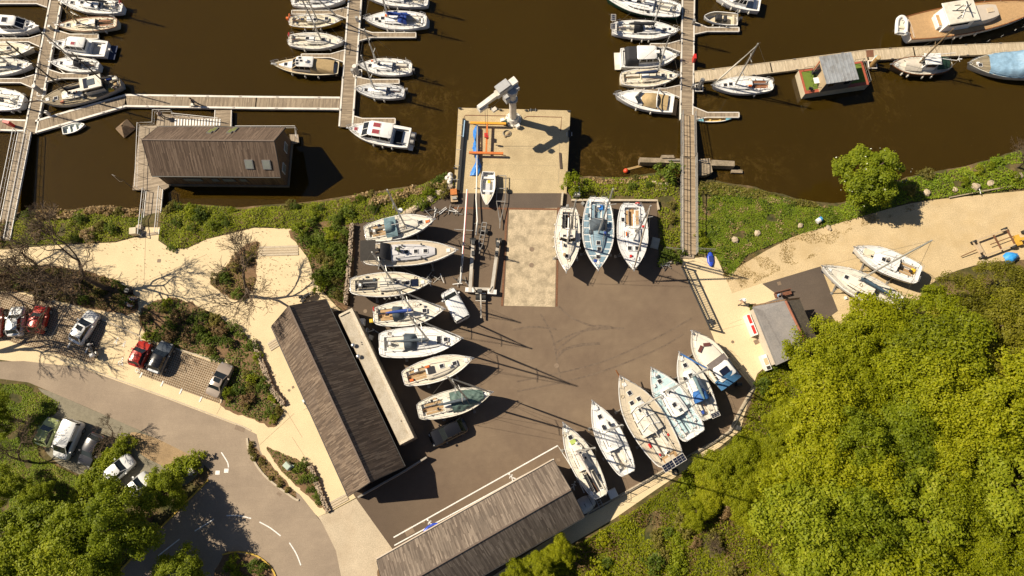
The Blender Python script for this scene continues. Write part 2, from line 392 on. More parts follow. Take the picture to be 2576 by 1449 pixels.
# the water sheet carries a 'film' value: pollen gathers in the still corners by the quay and pontoons
FILM = [((1010, 380), 100, 50), ((1090, 400), 90, 50), ((960, 290), 60, 60), ((1090, 250), 90, 50), ((1500, 410), 110, 55), ((1560, 425), 80, 30), ((1790, 265), 45, 40), ((1870, 445), 90, 30), ((930, 110), 40, 60), ((2210, 260), 60, 80), ((1700, 400), 300, 30)]
wax, way = axis(-70, 70, 1.5, 900), axis(10, 62, 1.5, 900)
WX, WY = np.meshgrid(wax, way); WP = np.stack([WX.ravel(), WY.ravel()], 1); nxw = len(wax)
wm = MB(); wm.v = [(p[0], p[1], ZW) for p in WP]
wm.f = [(j * nxw + i, j * nxw + i + 1, (j + 1) * nxw + i + 1, (j + 1) * nxw + i) for j in range(len(way) - 1) for i in range(nxw - 1)]
wo = wm.build('water', water_mat()); tag(wo, kind='structure')
fl = np.zeros(len(WP))
for (u, v), ru, rv in FILM:
    c = W2(u, v, ZW); fl += 0.9 * np.exp(-((WP[:, 0] - c[0]) / (ru / 21)) ** 2 - ((WP[:, 1] - c[1]) / (rv / 21)) ** 2)
fa = wo.data.attributes.new('film', 'FLOAT', 'POINT'); fa.data.foreach_set('value', np.clip(fl, 0, 1).astype(np.float32))

# ---- paving sheets, each a little above the one below
def sheet(name, px, z, m, smooth=0, kind='structure', parent=None):
    pts = [W2(u, v) for u, v in px]
    if smooth: pts = smoothline(pts, smooth, True)
    o = MB().sheet(pts, z).build(name, m, parent)
    if not parent: tag(o, kind=kind)
    return o
def asphalt_mat(name, c, dust, radial=None):
    m, nt, b = nodes(name); v = objvec(nt)
    n1 = tex(nt, 'ShaderNodeTexNoise', 0.16, v, Detail=6.0, Roughness=0.6); n2 = tex(nt, 'ShaderNodeTexNoise', 1.3, v, Detail=6.0, Roughness=0.7); n3 = tex(nt, 'ShaderNodeTexNoise', 28.0, v, Detail=2.0)
    cc = ramp(nt, n1.outputs[0], [(0.35, c), (0.7, dust)])
    if radial:      # colour blends to a darker tone with distance from a centre point
        ds = nt.nodes.new('ShaderNodeVectorMath'); ds.operation = 'DISTANCE'; ds.inputs[1].default_value = (*radial[0], 0); nt.links.new(v, ds.inputs[0])
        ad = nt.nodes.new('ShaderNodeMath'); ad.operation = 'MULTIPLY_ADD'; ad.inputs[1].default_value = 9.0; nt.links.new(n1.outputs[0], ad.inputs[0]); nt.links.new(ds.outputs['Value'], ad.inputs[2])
        mr = nt.nodes.new('ShaderNodeMapRange'); mr.inputs[1].default_value = radial[1]; mr.inputs[2].default_value = radial[2]; nt.links.new(ad.outputs[0], mr.inputs[0])
        cc = mixc(nt, cc, radial[3], mr.outputs[0])
    cc = mixc(nt, cc, ramp(nt, n2.outputs[0], [(0.3, 0.93), (0.7, 1.06)]), 1.0, 'MULTIPLY')
    cc = mixc(nt, cc, ramp(nt, n3.outputs[0], [(0.3, 0.8), (0.7, 1.2)]), 1.0, 'MULTIPLY')
    # faint tyre sweeps: wide rings, broken up
    wv = tex(nt, 'ShaderNodeTexWave', 0.16, objvec(nt, (1, 1.2, 1)), Distortion=2.5, Detail=2.0); wv.wave_type = 'RINGS'
    w = ramp(nt, wv.outputs[0], [(0.86, 0.0), (0.93, 1.0), (1.0, 0.2)])
    w = mixc(nt, w, ramp(nt, n2.outputs[0], [(0.45, 0.0), (0.62, 0.3)]), 1.0, 'MULTIPLY')
    cc = mixc(nt, cc, sc(c, 0.72), w)
    nt.links.new(cc, b.inputs['Base Color']); b.inputs['Roughness'].default_value = 0.92; b.inputs['Specular IOR Level'].default_value = 0.25
    bumpn(nt, b, n3.outputs[0], 0.25, 0.006); return m
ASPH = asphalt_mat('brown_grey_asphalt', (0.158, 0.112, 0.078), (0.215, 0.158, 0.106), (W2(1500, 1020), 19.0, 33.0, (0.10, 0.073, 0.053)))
ROADM = asphalt_mat('road_asphalt', (0.265, 0.208, 0.156), (0.355, 0.28, 0.207))
DKASPH = asphalt_mat('dark_asphalt', (0.10, 0.078, 0.062), (0.13, 0.10, 0.078))
SAND = mat('sand_coloured_concrete', (0.70, 0.56, 0.35), 0.9, 0.07, 0.35, fine=14, dirt=(0.60, 0.475, 0.30), dirt_scale=0.25, dirt_amt=0.35, spec=0.2)
APRON = mat('pale_concrete_apron', (0.52, 0.43, 0.31), 0.9, 0.09, 0.6, fine=12, dirt=(0.40, 0.31, 0.21), dirt_scale=0.4, dirt_amt=0.5, spec=0.2)
DIRT = mat('dry_stony_track', (0.57, 0.44, 0.26), 0.95, 0.10, 0.5, bump=0.4, fine=9, dirt=(0.46, 0.33, 0.16), dirt_scale=0.3, dirt_amt=0.6, spec=0.15)
GRAVEL = mat('grey_gravel', (0.235, 0.21, 0.155), 0.95, 0.14, 2.5, bump=0.7, fine=22, spec=0.15)
BED = mat('bark_mulch_bed', (0.20, 0.125, 0.07), 0.95, 0.3, 2.0, bump=0.8, fine=9, spec=0.1)
KERB = mat('pale_kerb_stone', (0.50, 0.42, 0.31), 0.85, 0.1, 2, fine=10)
QUAYC = mat('stained_quay_concrete', (0.50, 0.395, 0.235), 0.88, 0.10, 0.5, fine=9, dirt=(0.33, 0.25, 0.145), dirt_scale=0.45, dirt_amt=0.6, spec=0.2)
PADC = mat('mottled_pad_concrete', (0.50, 0.405, 0.275), 0.88, 0.12, 0.8, fine=7, dirt=(0.22, 0.18, 0.12), dirt_scale=1.0, dirt_amt=0.8, spec=0.2)
RUST = mat('rusty_iron', (0.17, 0.075, 0.035), 0.8, 0.3, 5, fine=20)
PAINT = mat('white_road_paint', (0.78, 0.76, 0.72), 0.7, 0.08, 3, fine=9)
YPAINT = mat('yellow_road_paint', (0.55, 0.36, 0.05), 0.7, 0.2, 3, fine=9)
IRON = mat('iron_cover', (0.21, 0.15, 0.10), 0.7, 0.2, 6, bump=0.5)

sheet('dirt_track', [(1820, 700), (1990, 598), (2130, 556), (2290, 512), (2450, 492), (2600, 478), (2950, 450), (2950, 640), (2600, 652), (2450, 668), (2340, 715), (2280, 790), (2110, 830), (2090, 790), (1930, 730), (1842, 742)], 0.0, DIRT, 3)
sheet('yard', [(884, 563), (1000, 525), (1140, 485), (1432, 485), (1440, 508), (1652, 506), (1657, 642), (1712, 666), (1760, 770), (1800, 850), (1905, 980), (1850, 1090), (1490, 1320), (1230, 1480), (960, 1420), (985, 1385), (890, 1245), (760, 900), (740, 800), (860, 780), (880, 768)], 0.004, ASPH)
sheet('path', [(-400, 700), (-150, 632), (0, 628), (150, 616), (290, 610), (352, 594), (356, 572), (402, 572), (398, 605), (430, 627), (470, 625), (520, 602), (640, 573), (735, 575), (745, 610), (775, 650), (795, 715), (850, 775), (880, 800), (1010, 1120), (1040, 1180), (895, 1252), (830, 1287), (800, 1300), (760, 1262), (690, 1215), (650, 1160), (620, 1098), (200, 930), (0, 905), (-400, 890)], 0.0, SAND)
sheet('promenade', [(1712, 652), (1802, 644), (1842, 738), (1918, 712), (1960, 740), (2020, 860), (1945, 905), (1905, 940), (1885, 1000), (1862, 1082), (1810, 1125), (1650, 1232), (1545, 1305), (1400, 1390), (1260, 1475), (1200, 1475), (1480, 1292), (1640, 1200), (1800, 1108), (1834, 1085), (1862, 1030), (1892, 975), (1800, 862)], 0.008, SAND)
sheet('tarmac_patch', [(1917, 714), (2064, 670), (2108, 782), (2040, 830), (1990, 790), (1960, 745)], 0.012, DKASPH)
ROADPX = [(-400, 905), (-100, 912), (60, 908), (200, 924), (420, 1003), (610, 1075), (645, 1092), (655, 1135), (690, 1195), (755, 1245), (812, 1318), (845, 1385), (858, 1449), (862, 1650), (80, 1650), (290, 1449), (415, 1315), (515, 1215), (532, 1188), (500, 1155), (362, 1087), (220, 1025), (72, 962), (-100, 940), (-400, 945)]
sheet('road', ROADPX, 0.012, ROADM)
sheet('gravel_verge', [(95, 975), (230, 1030), (365, 1089), (500, 1157), (505, 1185), (440, 1230), (300, 1220), (150, 1170), (90, 1080), (150, 1030)], 0.006, GRAVEL, 3)
sheet('bare_soil_verge', [(330, 1088), (380, 1098), (440, 1124), (500, 1158), (506, 1188), (470, 1196), (420, 1176), (365, 1150), (335, 1120)], 0.0095, mat('tan_bare_soil', (.34, .235, .13), .95, .15, 1.2, bump=.5, fine=8, dirt=(.22, .15, .08), dirt_amt=.5), 4)
sheet('concrete_apron', [(832, 1288), (896, 1254), (990, 1385), (948, 1412), (960, 1470), (960, 1650), (862, 1650), (858, 1449), (845, 1385), (812, 1318), (800, 1300)], 0.016, APRON)
sheet('quay_road_strip', [(1152, 486), (1423, 486), (1424, 524), (1140, 522)], 0.012, DKASPH)
pad = sheet('concrete_pad', [(1281, 526), (1401, 523), (1396, 772), (1268, 769)], 0.016, PADC)
def edge(name, px, w, z0, z1, m, parent=None, sm=0):
    pts = [W2(u, v) for u, v in px]
    if sm: pts = smoothline(pts, sm)
    o = MB().strip(pts, w, z0, z1).build(name, m, parent)
    return o if parent else tag(o, kind='structure')
edge('drain_channel', [(1275, 524), (1263, 770)], 0.22, 0.0, 0.026, RUST); edge('drain_channel', [(1405, 522), (1400, 771)], 0.2, 0.0, 0.026, RUST)
edge('drain_channel', [(1140, 523), (1420, 527)], 0.22, 0.0, 0.020, RUST)
# kerbs along the road and the parking bays
edge('kerb', [(150, 905), (200, 920), (420, 1000), (612, 1073), (632, 1083)], 0.14, -0.02, 0.035, KERB)
edge('kerb', [(622, 1102), (630, 1140), (665, 1195), (735, 1250), (752, 1258)], 0.2, -0.02, 0.13, KERB, sm=6)
edge('kerb', [(176, 766), (375, 856), (562, 914)], 0.18, -0.02, 0.13, KERB)
edge('kerb', [(640, 858), (680, 960), (716, 1020)], 0.2, -0.02, 0.12, KERB)
edge('kerb', [(560, 1395), (600, 1388), (650, 1400), (690, 1440), (700, 1500)], 0.16, -0.02, 0.12, YPAINT, sm=6)
edge('kerb', [(525, 1207), (415, 1317), (290, 1449), (200, 1545)], 0.16, -0.02, 0.12, YPAINT)
edge('kerb', [(1894, 975), (1862, 1032), (1834, 1086), (1800, 1109), (1640, 1201), (1478, 1293)], 0.28, -0.02, 0.22, KERB)
# painted marks
def mark(px, w, m=PAINT, z=0.026):
    return tag(MB().strip([W2(u, v) for u, v in px], w, z - 0.004, z).build('road_marking', m), kind='structure')
mark([(990, 1352), (1403, 1121), (1436, 1172), (1470, 1240)], 0.13); mark([(992, 1372), (1393, 1155)], 0.12)
for q in (((557, 1138), (572, 1162), (575, 1176)), ((570, 1297), (600, 1297), (632, 1304)), ((653, 1313), (680, 1328), (706, 1348)), ((728, 1365), (745, 1392), (757, 1422)), ((398, 1398), (452, 1356)), ((490, 1336), (538, 1306))):
    mark(smoothline(list(q), 5), 0.12)
for u, v in ((547, 1189), (569, 1184)): mark([(u - 5, v), (u + 6, v)], 0.42)
for u, v in ((355, 944), (408, 966), (455, 985), (505, 1005), (218, 882), (174, 868)): mark([(u - 3, v + 6), (u + 3, v - 7)], 0.16, z=0.05)
def stick_figure(u, v, rz, s=1.0, z=0.024):
    o = MB(); p = W(u, v)
    def seg(a, b, w):
        o.strip([a, b], w, z - 0.004, z)
    for a, b, w in (((0, .28), (0, -.05), .12), ((0, .22), (-.24, .02), .08), ((0, .22), (.24, .08), .08), ((0, -.05), (-.2, -.42), .1), ((0, -.05), (.22, -.4), .1)): seg((a[0] * s, a[1] * s), (b[0] * s, b[1] * s), w * s)
    o.prism([(0.1 * s * math.cos(k), 0.42 * s + 0.1 * s * math.sin(k)) for k in np.linspace(0, 5.5, 8)], z - 0.004, z)
    tag(o.build('pedestrian_marking', PAINT, loc=(p.x, p.y, 0), rz=rz), kind='structure')
stick_figure(1082, 1316, R(40)); stick_figure(1287, 1200, R(40)); stick_figure(1443, 1222, R(-20))
def wheelchair(u, v, rz, z=0.03):
    o = MB(); p = W(u, v)
    o.strip([(0.22 * math.cos(t), 0.22 * math.sin(t)) for t in np.linspace(2.0, 7.2, 12)], 0.07, z - .004, z)
    for a, b in (((0, .45), (0, .1)), ((0, .1), (.25, .1)), ((.25, .1), (.38, -.18)), ((0, .3), (.2, .3))): o.strip([a, b], 0.07, z - .004, z)
    o.prism([(0.08 * math.cos(k), .55 + .08 * math.sin(k)) for k in np.linspace(0, 5.5, 7)], z - .004, z)
    tag(o.build('disabled_bay_marking', PAINT, loc=(p.x, p.y, 0), rz=rz), kind='structure')
wheelchair(303, 913, R(-20)); wheelchair(346, 931, R(-20))
stick_figure(293, 858, R(-20), 0.8); stick_figure(312, 866, R(-20), 0.7)
# covers and manholes
def cover_round(u, v, r, m=IRON, z=0.02):
    p = W(u, v); o = MB().prism([(r * math.cos(a), r * math.sin(a)) for a in np.linspace(0, 2 * math.pi, 17)[:-1]], -0.03, z).build('manhole_cover', m, loc=(p.x, p.y, 0)); tag(o, kind='structure')
def cover_sq(u, v, a, b, rz, m=IRON, z=0.02):
    p = W(u, v); o = MB().box((0, 0, z - 0.02), (a, b, 0.04)).build('drain_cover', m, loc=(p.x, p.y, 0), rz=rz); tag(o, kind='structure')
for u, v, r in ((1400, 920, .27), (1338, 627, .28), (1337, 667, .27), (919, 783, .22), (1843, 860, .17), (727, 982, .14)): cover_round(u, v, r, z=0.03)
for u, v, a, b, rz in ((604, 1077, 1.1, .6, R(-18)), (400, 656, .4, .4, 0), (1903, 860, .55, .5, R(25)), (737, 974, .25, .25, R(25)), (1030, 1336, .95, .75, R(28)), (1960, 713, .4, .4, R(15)), (1405, 1157, .4, .3, 0), (690, 1022, .35, .5, R(-20)), (702, 1243, .5, .3, R(-35)), (1065, 1312, .35, .3, 0)): cover_sq(u, v, a, b, rz)
# joints in the sand concrete
JOINT = mat('dark_joint', (0.36, 0.29, 0.19), 0.95, 0.1, 5)  # the concrete joints' own darker tone
for q in (((366, 600), (372, 575)), ((366, 600), (362, 720)), ((700, 1000), (760, 1100)), ((652, 1120), (740, 1040)), ((735, 1100), (800, 1200)), ((1835, 815), (1900, 790)), ((1815, 830), (1895, 808)), ((250, 760), (520, 640)), ((440, 950), (470, 975)), ((560, 1013), (545, 1042)), ((280, 920), (292, 890))):
    tag(MB().strip([W2(*a) for a in q], 0.03, 0.004, 0.0125).build('joint', JOINT), kind='structure')
# grass-grid pavers in the parking bays: raised lattice over soil
def lattice(px, name='parking_pavers', cell=0.24):
    pts = [Vector(W2(u, v)) for u, v in px]
    a = Vector(W2(200, 922)); b = Vector(W2(644, 1087)); ex = (b - a).normalized(); ey = Vector((-ex.y, ex.x))
    loc = [((p - a).dot(ex), (p - a).dot(ey)) for p in pts]
    base = MB().sheet(loc, 0.010).build(name, BED); base.location = (a.x, a.y, 0); base.rotation_euler.z = math.atan2(ex.y, ex.x); tag(base, kind='structure')
    bars = MB()
    def spans(c, k):       # where the line coordinate[k]=c lies inside the polygon
        xs = []
        for i in range(len(loc)):
            p, q = loc[i], loc[(i + 1) % len(loc)]
            if (p[k] > c) != (q[k] > c): xs.append(p[1 - k] + (q[1 - k] - p[1 - k]) * (c - p[k]) / (q[k] - p[k]))
        xs.sort(); return [(xs[i], xs[i + 1]) for i in range(0, len(xs) - 1, 2)]
    for k in (0, 1):
        lo, hi = min(p[k] for p in loc), max(p[k] for p in loc); c = lo + 0.05
        while c < hi:
            for s0, s1 in spans(c, k):
                m_ = ((s0 + s1) / 2, c); d = (s1 - s0, 0.075)
                top = 0.038 + 0.003 * k
                if k == 0: bars.box((c, m_[0], top / 2), (0.075, d[0], top))
                else: bars.box((m_[0], c, top / 2), (d[0], 0.075, top))
            c += cell
    g = bars.build('paver_grid', mat('paver_concrete', (0.42, 0.34, 0.24), 0.9, 0.14, 1.5, fine=10, dirt=(0.24, 0.17, 0.1), dirt_amt=0.5), base); g['kind'] = 'stuff'
lattice([(378, 862), (568, 920), (552, 1015), (345, 940)])
lattice([(-120, 740), (40, 735), (175, 772), (268, 812), (236, 915), (150, 893), (0, 852), (-120, 835)])
edge('bay_divider', [(160, 792), (128, 852)], 0.12, -.02, 0.12, KERB)
edge('bay_divider', [(575, 925), (556, 1014)], 0.12, -.02, 0.1, KERB)

# dark rubber sweeps left by turning vehicles
RUBM = mat('tyre_rubber_trace', (0.145, 0.104, 0.073), 0.95, 0.08, 1.5, fine=3, dirt=(0.17, 0.124, 0.086), dirt_scale=0.7, dirt_amt=1.0)
for kz, (q, wd) in enumerate(((((1400, 900), (1420, 880), (1460, 868), (1510, 864)), .22), (((1390, 870), (1420, 850), (1470, 832), (1530, 826)), .16), (((1395, 885), (1440, 850), (1500, 820), (1560, 828)), .14), (((1360, 790), (1390, 850), (1410, 960)), .14), (((1405, 770), (1440, 800), (1500, 822), (1570, 826)), .15), (((1300, 960), (1500, 915), (1650, 850), (1740, 800)), .12), (((1300, 985), (1480, 945), (1640, 885), (1720, 840)), .12), (((1290, 830), (1340, 822), (1400, 828)), .15))):
    tag(MB().strip(smoothline([W2(*a) for a in q], 8), wd * 1.5, -0.03 - 0.001 * kz, 0.0075 + 0.0013 * kz).build('tyre_mark', RUBM), kind='structure')
# ================================================================ buildings, quay, walls
ROOFB = boards('weathered_roof_boards', (0.085, 0.058, 0.040), (0.15, 0.105, 0.073), (0.235, 0.175, 0.125), 'y', 0.9, 0.10, 0.85, 0.012, stain=(0.10, 0.075, 0.06), spread=0.6)
ROOFG = boards('greyed_roof_boards', (0.105, 0.078, 0.06), (0.18, 0.14, 0.108), (0.27, 0.215, 0.168), 'y', 1.3, 0.12, 0.85, 0.012, stain=(0.12, 0.095, 0.075), spread=0.6)
ROOFH = boards('brown_roof_boards', (0.085, 0.054, 0.036), (0.135, 0.09, 0.062), (0.22, 0.155, 0.11), 'y', 1.6, 0.11, 0.85, 0.012, stain=(0.16, 0.11, 0.075), spread=0.55)
SIDING = boards('brown_timber_siding', (0.11, 0.065, 0.03), (0.17, 0.10, 0.05), (0.23, 0.14, 0.07), 'z', 2.5, 0.11, 0.8, 0.012)
DARKTRIM = mat('dark_metal_trim', (0.03, 0.028, 0.027), 0.5, 0.2, 4)
FLATROOF = mat('stained_flat_roof_concrete', (0.50, 0.44, 0.35), 0.9, 0.1, 0.9, bump=0.3, fine=9, dirt=(0.24, 0.19, 0.12), dirt_scale=0.9, dirt_amt=0.7)
PANEG = mat('skylight_glass', (0.24, 0.25, 0.22), 0.25, 0.1, 2)
def frame_at(l0, l1):
    d = (l1 - l0).normalized(); return (l0.x, l0.y, 0), math.atan2(d.y, d.x)
def barn(name, label, corner, rz, Ln, Wd, ze, zr, roofm, z0=0.0, over=0.25, yr=None, wallm=None):
    yr = Wd / 2 if yr is None else yr
    t = thing(name, label, 'building', corner, rz)
    a, b, e0, e1 = over, Ln - over, over, Wd - over
    w = MB()
    zg = ze - 0.1
    for x0, x1 in ((a, a + 0.18), (b - 0.18, b)):          # gable walls
        w.loft([[(x, e0, z0), (x, e1, z0), (x, e1, zg), (x, yr, zr - 0.28), (x, e0, zg)] for x in (x0, x1)])
    w.box(((a + b) / 2, e0 + 0.09, (z0 + zg) / 2), (b - a - 0.37, 0.18, zg - z0)); w.box(((a + b) / 2, e1 - 0.09, (z0 + zg) / 2), (b - a - 0.37, 0.18, zg - z0))
    w.build('wall', wallm or SIDING, t)
    th = 0.16
    for s, (y0, y1) in enumerate(((0, yr), (Wd, yr))):
        r = MB(); sg = 0.004 if s else 0.0
        ring = lambda x: [(x, y0, ze - th), (x, y0, ze), (x, y1 - (0.003 if s == 0 else -0.003), zr), (x, y1 - (0.003 if s == 0 else -0.003), zr - th)]
        r.loft([ring(0), ring(Ln)] if s else [ring(0)[::-1], ring(Ln)[::-1]])
        ro = r.build('roof_slope', roofm, t)
        g = MB().box((Ln / 2, y0 + (-0.05 if s == 0 else 0.05), ze - 0.1), (Ln, 0.1, 0.12)); g.build('gutter', DARKTRIM, ro)
    MB().strip([(0, yr), (Ln, yr)], 0.16, zr - 0.02, zr + 0.025).build('ridge_cap', mat('ridge_board', (0.15, 0.11, 0.085), 0.8, 0.2, 4), t)
    for x in (-0.03, Ln + 0.03):
        e = MB()
        for y0, y1 in ((0, yr), (Wd, yr)):
            e.loft([[(x + dx, y0, ze - 0.2), (x + dx, y0, ze + 0.012), (x + dx, y1, zr + 0.012), (x + dx, y1, zr - 0.2)] for dx in (-0.025, 0.025)])
        e.build('verge_board', DARKTRIM, t)
    return t
# ---- long shed beside the yard
l0, l1 = W(683, 821, 3.0), W(876, 1249, 3.0); c1, a1 = frame_at(l0, l1)
shed1 = barn('boat_shed', 'long gabled timber shed with silvered board roof and flat-roofed annex', c1, a1, 19.72, 6.35, 3.0, 6.45, ROOFB)
FR1 = (Vector(c1), a1)
def loc1(u, v, z, fr=None):
    c, a = fr or FR1; p = W(u, v, z) - c; cs, sn = math.cos(-a), math.sin(-a)
    return (p.x * cs - p.y * sn, p.x * sn + p.y * cs)
q = [loc1(845, 797, 2.9), loc1(880, 776, 2.9), loc1(1046, 1099, 2.9), loc1(1011, 1116, 2.9)]
x0, x1 = (q[0][0] + q[1][0]) / 2, (q[2][0] + q[3][0]) / 2; y0, y1 = (q[0][1] + q[3][1]) / 2, (q[1][1] + q[2][1]) / 2
an = MB().box(((x0 + x1) / 2, (y0 + y1) / 2, 1.36), (x1 - x0, y1 - y0, 2.72)).build('annex', mat('annex_concrete', (0.42, 0.35, 0.26), 0.85, 0.1, 1), shed1)
MB().box(((x0 + x1) / 2, (y0 + y1) / 2, 2.75), (x1 - x0 - 0.1, y1 - y0 - 0.1, 0.05)).build('flat_roof', FLATROOF, an)
pp = MB()
for (ca, cb) in (((x0 + .12, y0 + .12), (x0 + .12, y1 - .12)), ((x1 - .12, y0 + .12), (x1 - .12, y1 - .12))): pp.strip([ca, cb], 0.24, 2.55, 2.93)
pp.strip([(x0, y1 - .14), (x1, y1 - .14)], 0.32, 2.552, 2.95)
pp.build('parapet', mat('parapet_concrete', (0.62, 0.54, 0.42), 0.85, 0.1, 1.5, fine=9), an)
for u, v in ((888, 868), (901, 896)):
    lx, ly = loc1(u, v, 3.1); vt = MB().tube((lx, ly, 2.7), (lx, ly, 3.05), 0.16, n=12); vt.ball((lx, ly, 3.1), (0.24, 0.24, 0.17), 12, 6); vt.build('roof_vent', CHROME, an, 'auto')
for u, v in ((875, 788), (909, 861), (910, 866), (1009, 1059)):
    lx, ly = loc1(u, v, 2.8); MB().tube((lx, ly, 2.75), (lx, ly, 2.87), 0.05, n=8).build('vent_pipe', DARKTRIM, an)
# door and lean wall by the south gable
MB().box((19.72 - .23, 1.5, 1.1), (0.06, 1.0, 2.2)).build('door', DARKTRIM, shed1); MB().box((19.72 - .23, 4.4, 1.5), (0.05, 1.6, 0.9)).build('window', GLASS, shed1)
tag(MB().strip([W2(905, 1250), W2(1020, 1185), W2(1076, 1150)], 0.18, 0, 1.0).build('low_wall', mat('grey_wall_render', (0.33, 0.29, 0.24), 0.85, 0.1, 2)), 'low grey wall running off the south gable of the long shed', 'wall')
# steps west of the shed
def steps(px, n, label, z=0.03):
    (u0, v0), (u1, v1), (u2, v2), (u3, v3) = px
    t = thing('garden_steps', label, 'steps')
    for k in range(n):
        a, b = k / n, (k + 0.82) / n
        P = lambda f, g: W2(u0 + (u1 - u0) * g + (u3 - u0) * f, v0 + (v1 - v0) * g + (v3 - v0) * f)
        MB().prism([P(a, 0), P(a, 1), P(b, 1), P(b, 0)], 0, 0.05 + 0.012 * k).build('step', APRON if k % 3 else KERB, t)
steps([(672, 864), (697, 848), (706, 866), (682, 884)], 4, 'sand concrete steps with grey strip beside the long shed')
steps([(652, 620), (750, 617), (750, 640), (653, 646)], 4, 'pale steps crossing the path above the bare tree')
steps([(826, 1265), (872, 1240), (886, 1252), (832, 1283)], 3, 'pale steps below the south corner of the long shed')
# ---- open shed at the bottom
l0, l1 = W(948, 1410, 3.0), W(1392, 1159, 3.0); c2, a2 = frame_at(l0, l1)
p_ = Vector((c2[0], c2[1], 0)) + Vector((math.sin(a2), -math.cos(a2), 0)) * 6.25
shed2 = barn('storage_shed', 'gabled shed with grey board roof at the bottom edge', (p_.x, p_.y, 0), a2, 20.15, 6.25, 3.0, 5.9, ROOFG)
MB().box((10, 6.36, 2.7), (20.1, 0.2, 0.1)).build('fascia', mat('pale_fascia', (0.6, 0.5, 0.4), 0.6, .1, 3), shed2)
# ---- floating clubhouse
l0, l1 = W(382, 442, 2.0), W(705, 445, 2.0); c3, a3 = frame_at(l0, l1); FR3 = (Vector(c3), a3)
house = barn('floating_clubhouse', 'floating timber clubhouse with brown board roof and two skylights', c3, a3, 14.76, 6.08, 2.0, 5.05, ROOFH, -1.15, 0.22)
def slope_box(fr, u, v, ze, zr, Wd, sx, sy, name, m, parent, sub=None, h=0.1):
    # find the point of the roof plane seen at (u, v)
    best = None
    for i in range(61):
        z = ze + (zr - ze) * i / 60; x, y = loc1(u, v, z, fr); zz = ze + (zr - ze) * (1 - abs(y - Wd / 2) / (Wd / 2))
        if best is None or abs(zz - z) < best[0]: best = (abs(zz - z), x, y, z)
    _, x, y, z = best; s = (zr - ze) / (Wd / 2) * (1 if y < Wd / 2 else -1); cs = 1 / math.hypot(1, s)
    def slab(sx, sy, t0, t1):
        r = []
        for dx in (-sx / 2, sx / 2):
            r.append([(x + dx, y + dy * cs - t * s * cs, z + dy * s * cs + t * cs) for dy, t in ((-sy / 2, t0), (sy / 2, t0), (sy / 2, t1), (-sy / 2, t1))])
        return MB().loft(r[::-1])
    o = slab(sx, sy, -0.02, h).build(name, m, parent)
    if sub: slab(sx - 0.16, sy - 0.16, h - 0.02, h + 0.012).build('pane', sub, o)
    return o
SKF = mat('grey_skylight_frame', (0.30, 0.29, 0.28), 0.4, .1, 4, metal=.4)
for u, v in ((627, 413), (671, 414)): slope_box(FR3, u, v, 2.0, 5.05, 6.08, 0.95, 1.1, 'skylight', SKF, house, PANEG)
for u in (530, 540, 580, 590): slope_box(FR3, u, 331 if u in (530, 580) else 327, 2.0, 5.05, 6.08, 0.55, 1.3, 'skylight', SKF, house, mat('green_skylight', (0.22, 0.24, 0.09), 0.15, .1, 2))
for x, w in ((4.0, 2.2), (6.6, 0.9), (8.2, 1.5), (9.9, 0.9)):
    wv = MB().box((x, 0.205, 0.35), (w, 0.05, 0.9)).build('window', DARKTRIM, house); MB().box((x, 0.175, 0.35), (w - .14, 0.03, 0.76)).build('pane', PANEG, wv)
for y, z in ((1.6, 0.6), (4.2, 0.6)):
    wv = MB().box((14.57, y, z), (0.05, 1.1, 1.1)).build('window', WHITE2, house); MB().box((14.60, y, z), (0.03, 0.95, 0.95)).build('pane', PANEG, wv)
MB().box((7.4, 3.04, -1.38), (14.5, 5.9, 0.44)).build('float', mat('float_concrete', (0.2, 0.17, 0.13), 0.9, .2, 2), house)
PLANKX = boards('pontoon_planks_across', (0.25, 0.195, 0.14), (0.33, 0.265, 0.19), (0.43, 0.35, 0.26), 'y', 3.0, 0.14, 0.85, 0.025, stain=(0.22, 0.17, 0.12))
PLANKP = boards('pale_pontoon_planks', (0.46, 0.37, 0.25), (0.52, 0.43, 0.30), (0.60, 0.50, 0.36), 'y', 3.0, 0.15, 0.85, 0.018, stain=(0.45, 0.36, 0.25))
def railing(parent, name, pts, h, m, post=1.5, r=0.035, mids=1):
    """handrail with posts along 3D points, as one part with post sub-parts"""
    P = [Vector(p) for p in pts]; o = MB()
    o.path([p + Vector((0, 0, h)) for p in P], r, 6)
    for k in range(mids): o.path([p + Vector((0, 0, h * (k + 1) / (mids + 1))) for p in P], r * 0.5, 5)
    ro = o.build(name, m, parent)
    for a, b in zip(P[:-1], P[1:]):
        n = max(1, int((b - a).length / post))
        for i in range(n + 1):
            if i == n and b is not P[-1]: continue
            q = a.lerp(b, i / n); MB().tube(q, q + Vector((0, 0, h)), r * 0.8, n=5).build('post', m, ro)
    return ro
dk = thing('clubhouse_deck', 'pale plank deck with white railing wrapped round the floating clubhouse', 'deck')
ZD = -1.1
def wpoly(px, z): return [W2(u, v, z) for u, v in px]
def planked(name, px, z0, z1, m, parent, along):
    """plank sheet whose boards lie square to the direction `along` (two pixels)"""
    a, b = W(*along[0], z1), W(*along[1], z1); rz = math.atan2(b.y - a.y, b.x - a.x); cs, sn = math.cos(-rz), math.sin(-rz)
    pts = [((p[0] - a.x) * cs - (p[1] - a.y) * sn, (p[0] - a.x) * sn + (p[1] - a.y) * cs) for p in wpoly(px, z1)]
    return MB().prism(pts, z0, z1).build(name, m, parent, loc=(a.x, a.y, 0), rz=rz)
planked('deck_boards', [(352, 316), (405, 316), (425, 470), (412, 478), (333, 478)], -1.4, ZD, PLANKX, dk, ((345, 320), (365, 475)))
planked('deck_boards', [(398, 285), (540, 298), (540, 318), (392, 316)], -1.42, ZD - .01, PLANKX, dk, ((395, 300), (540, 305)))
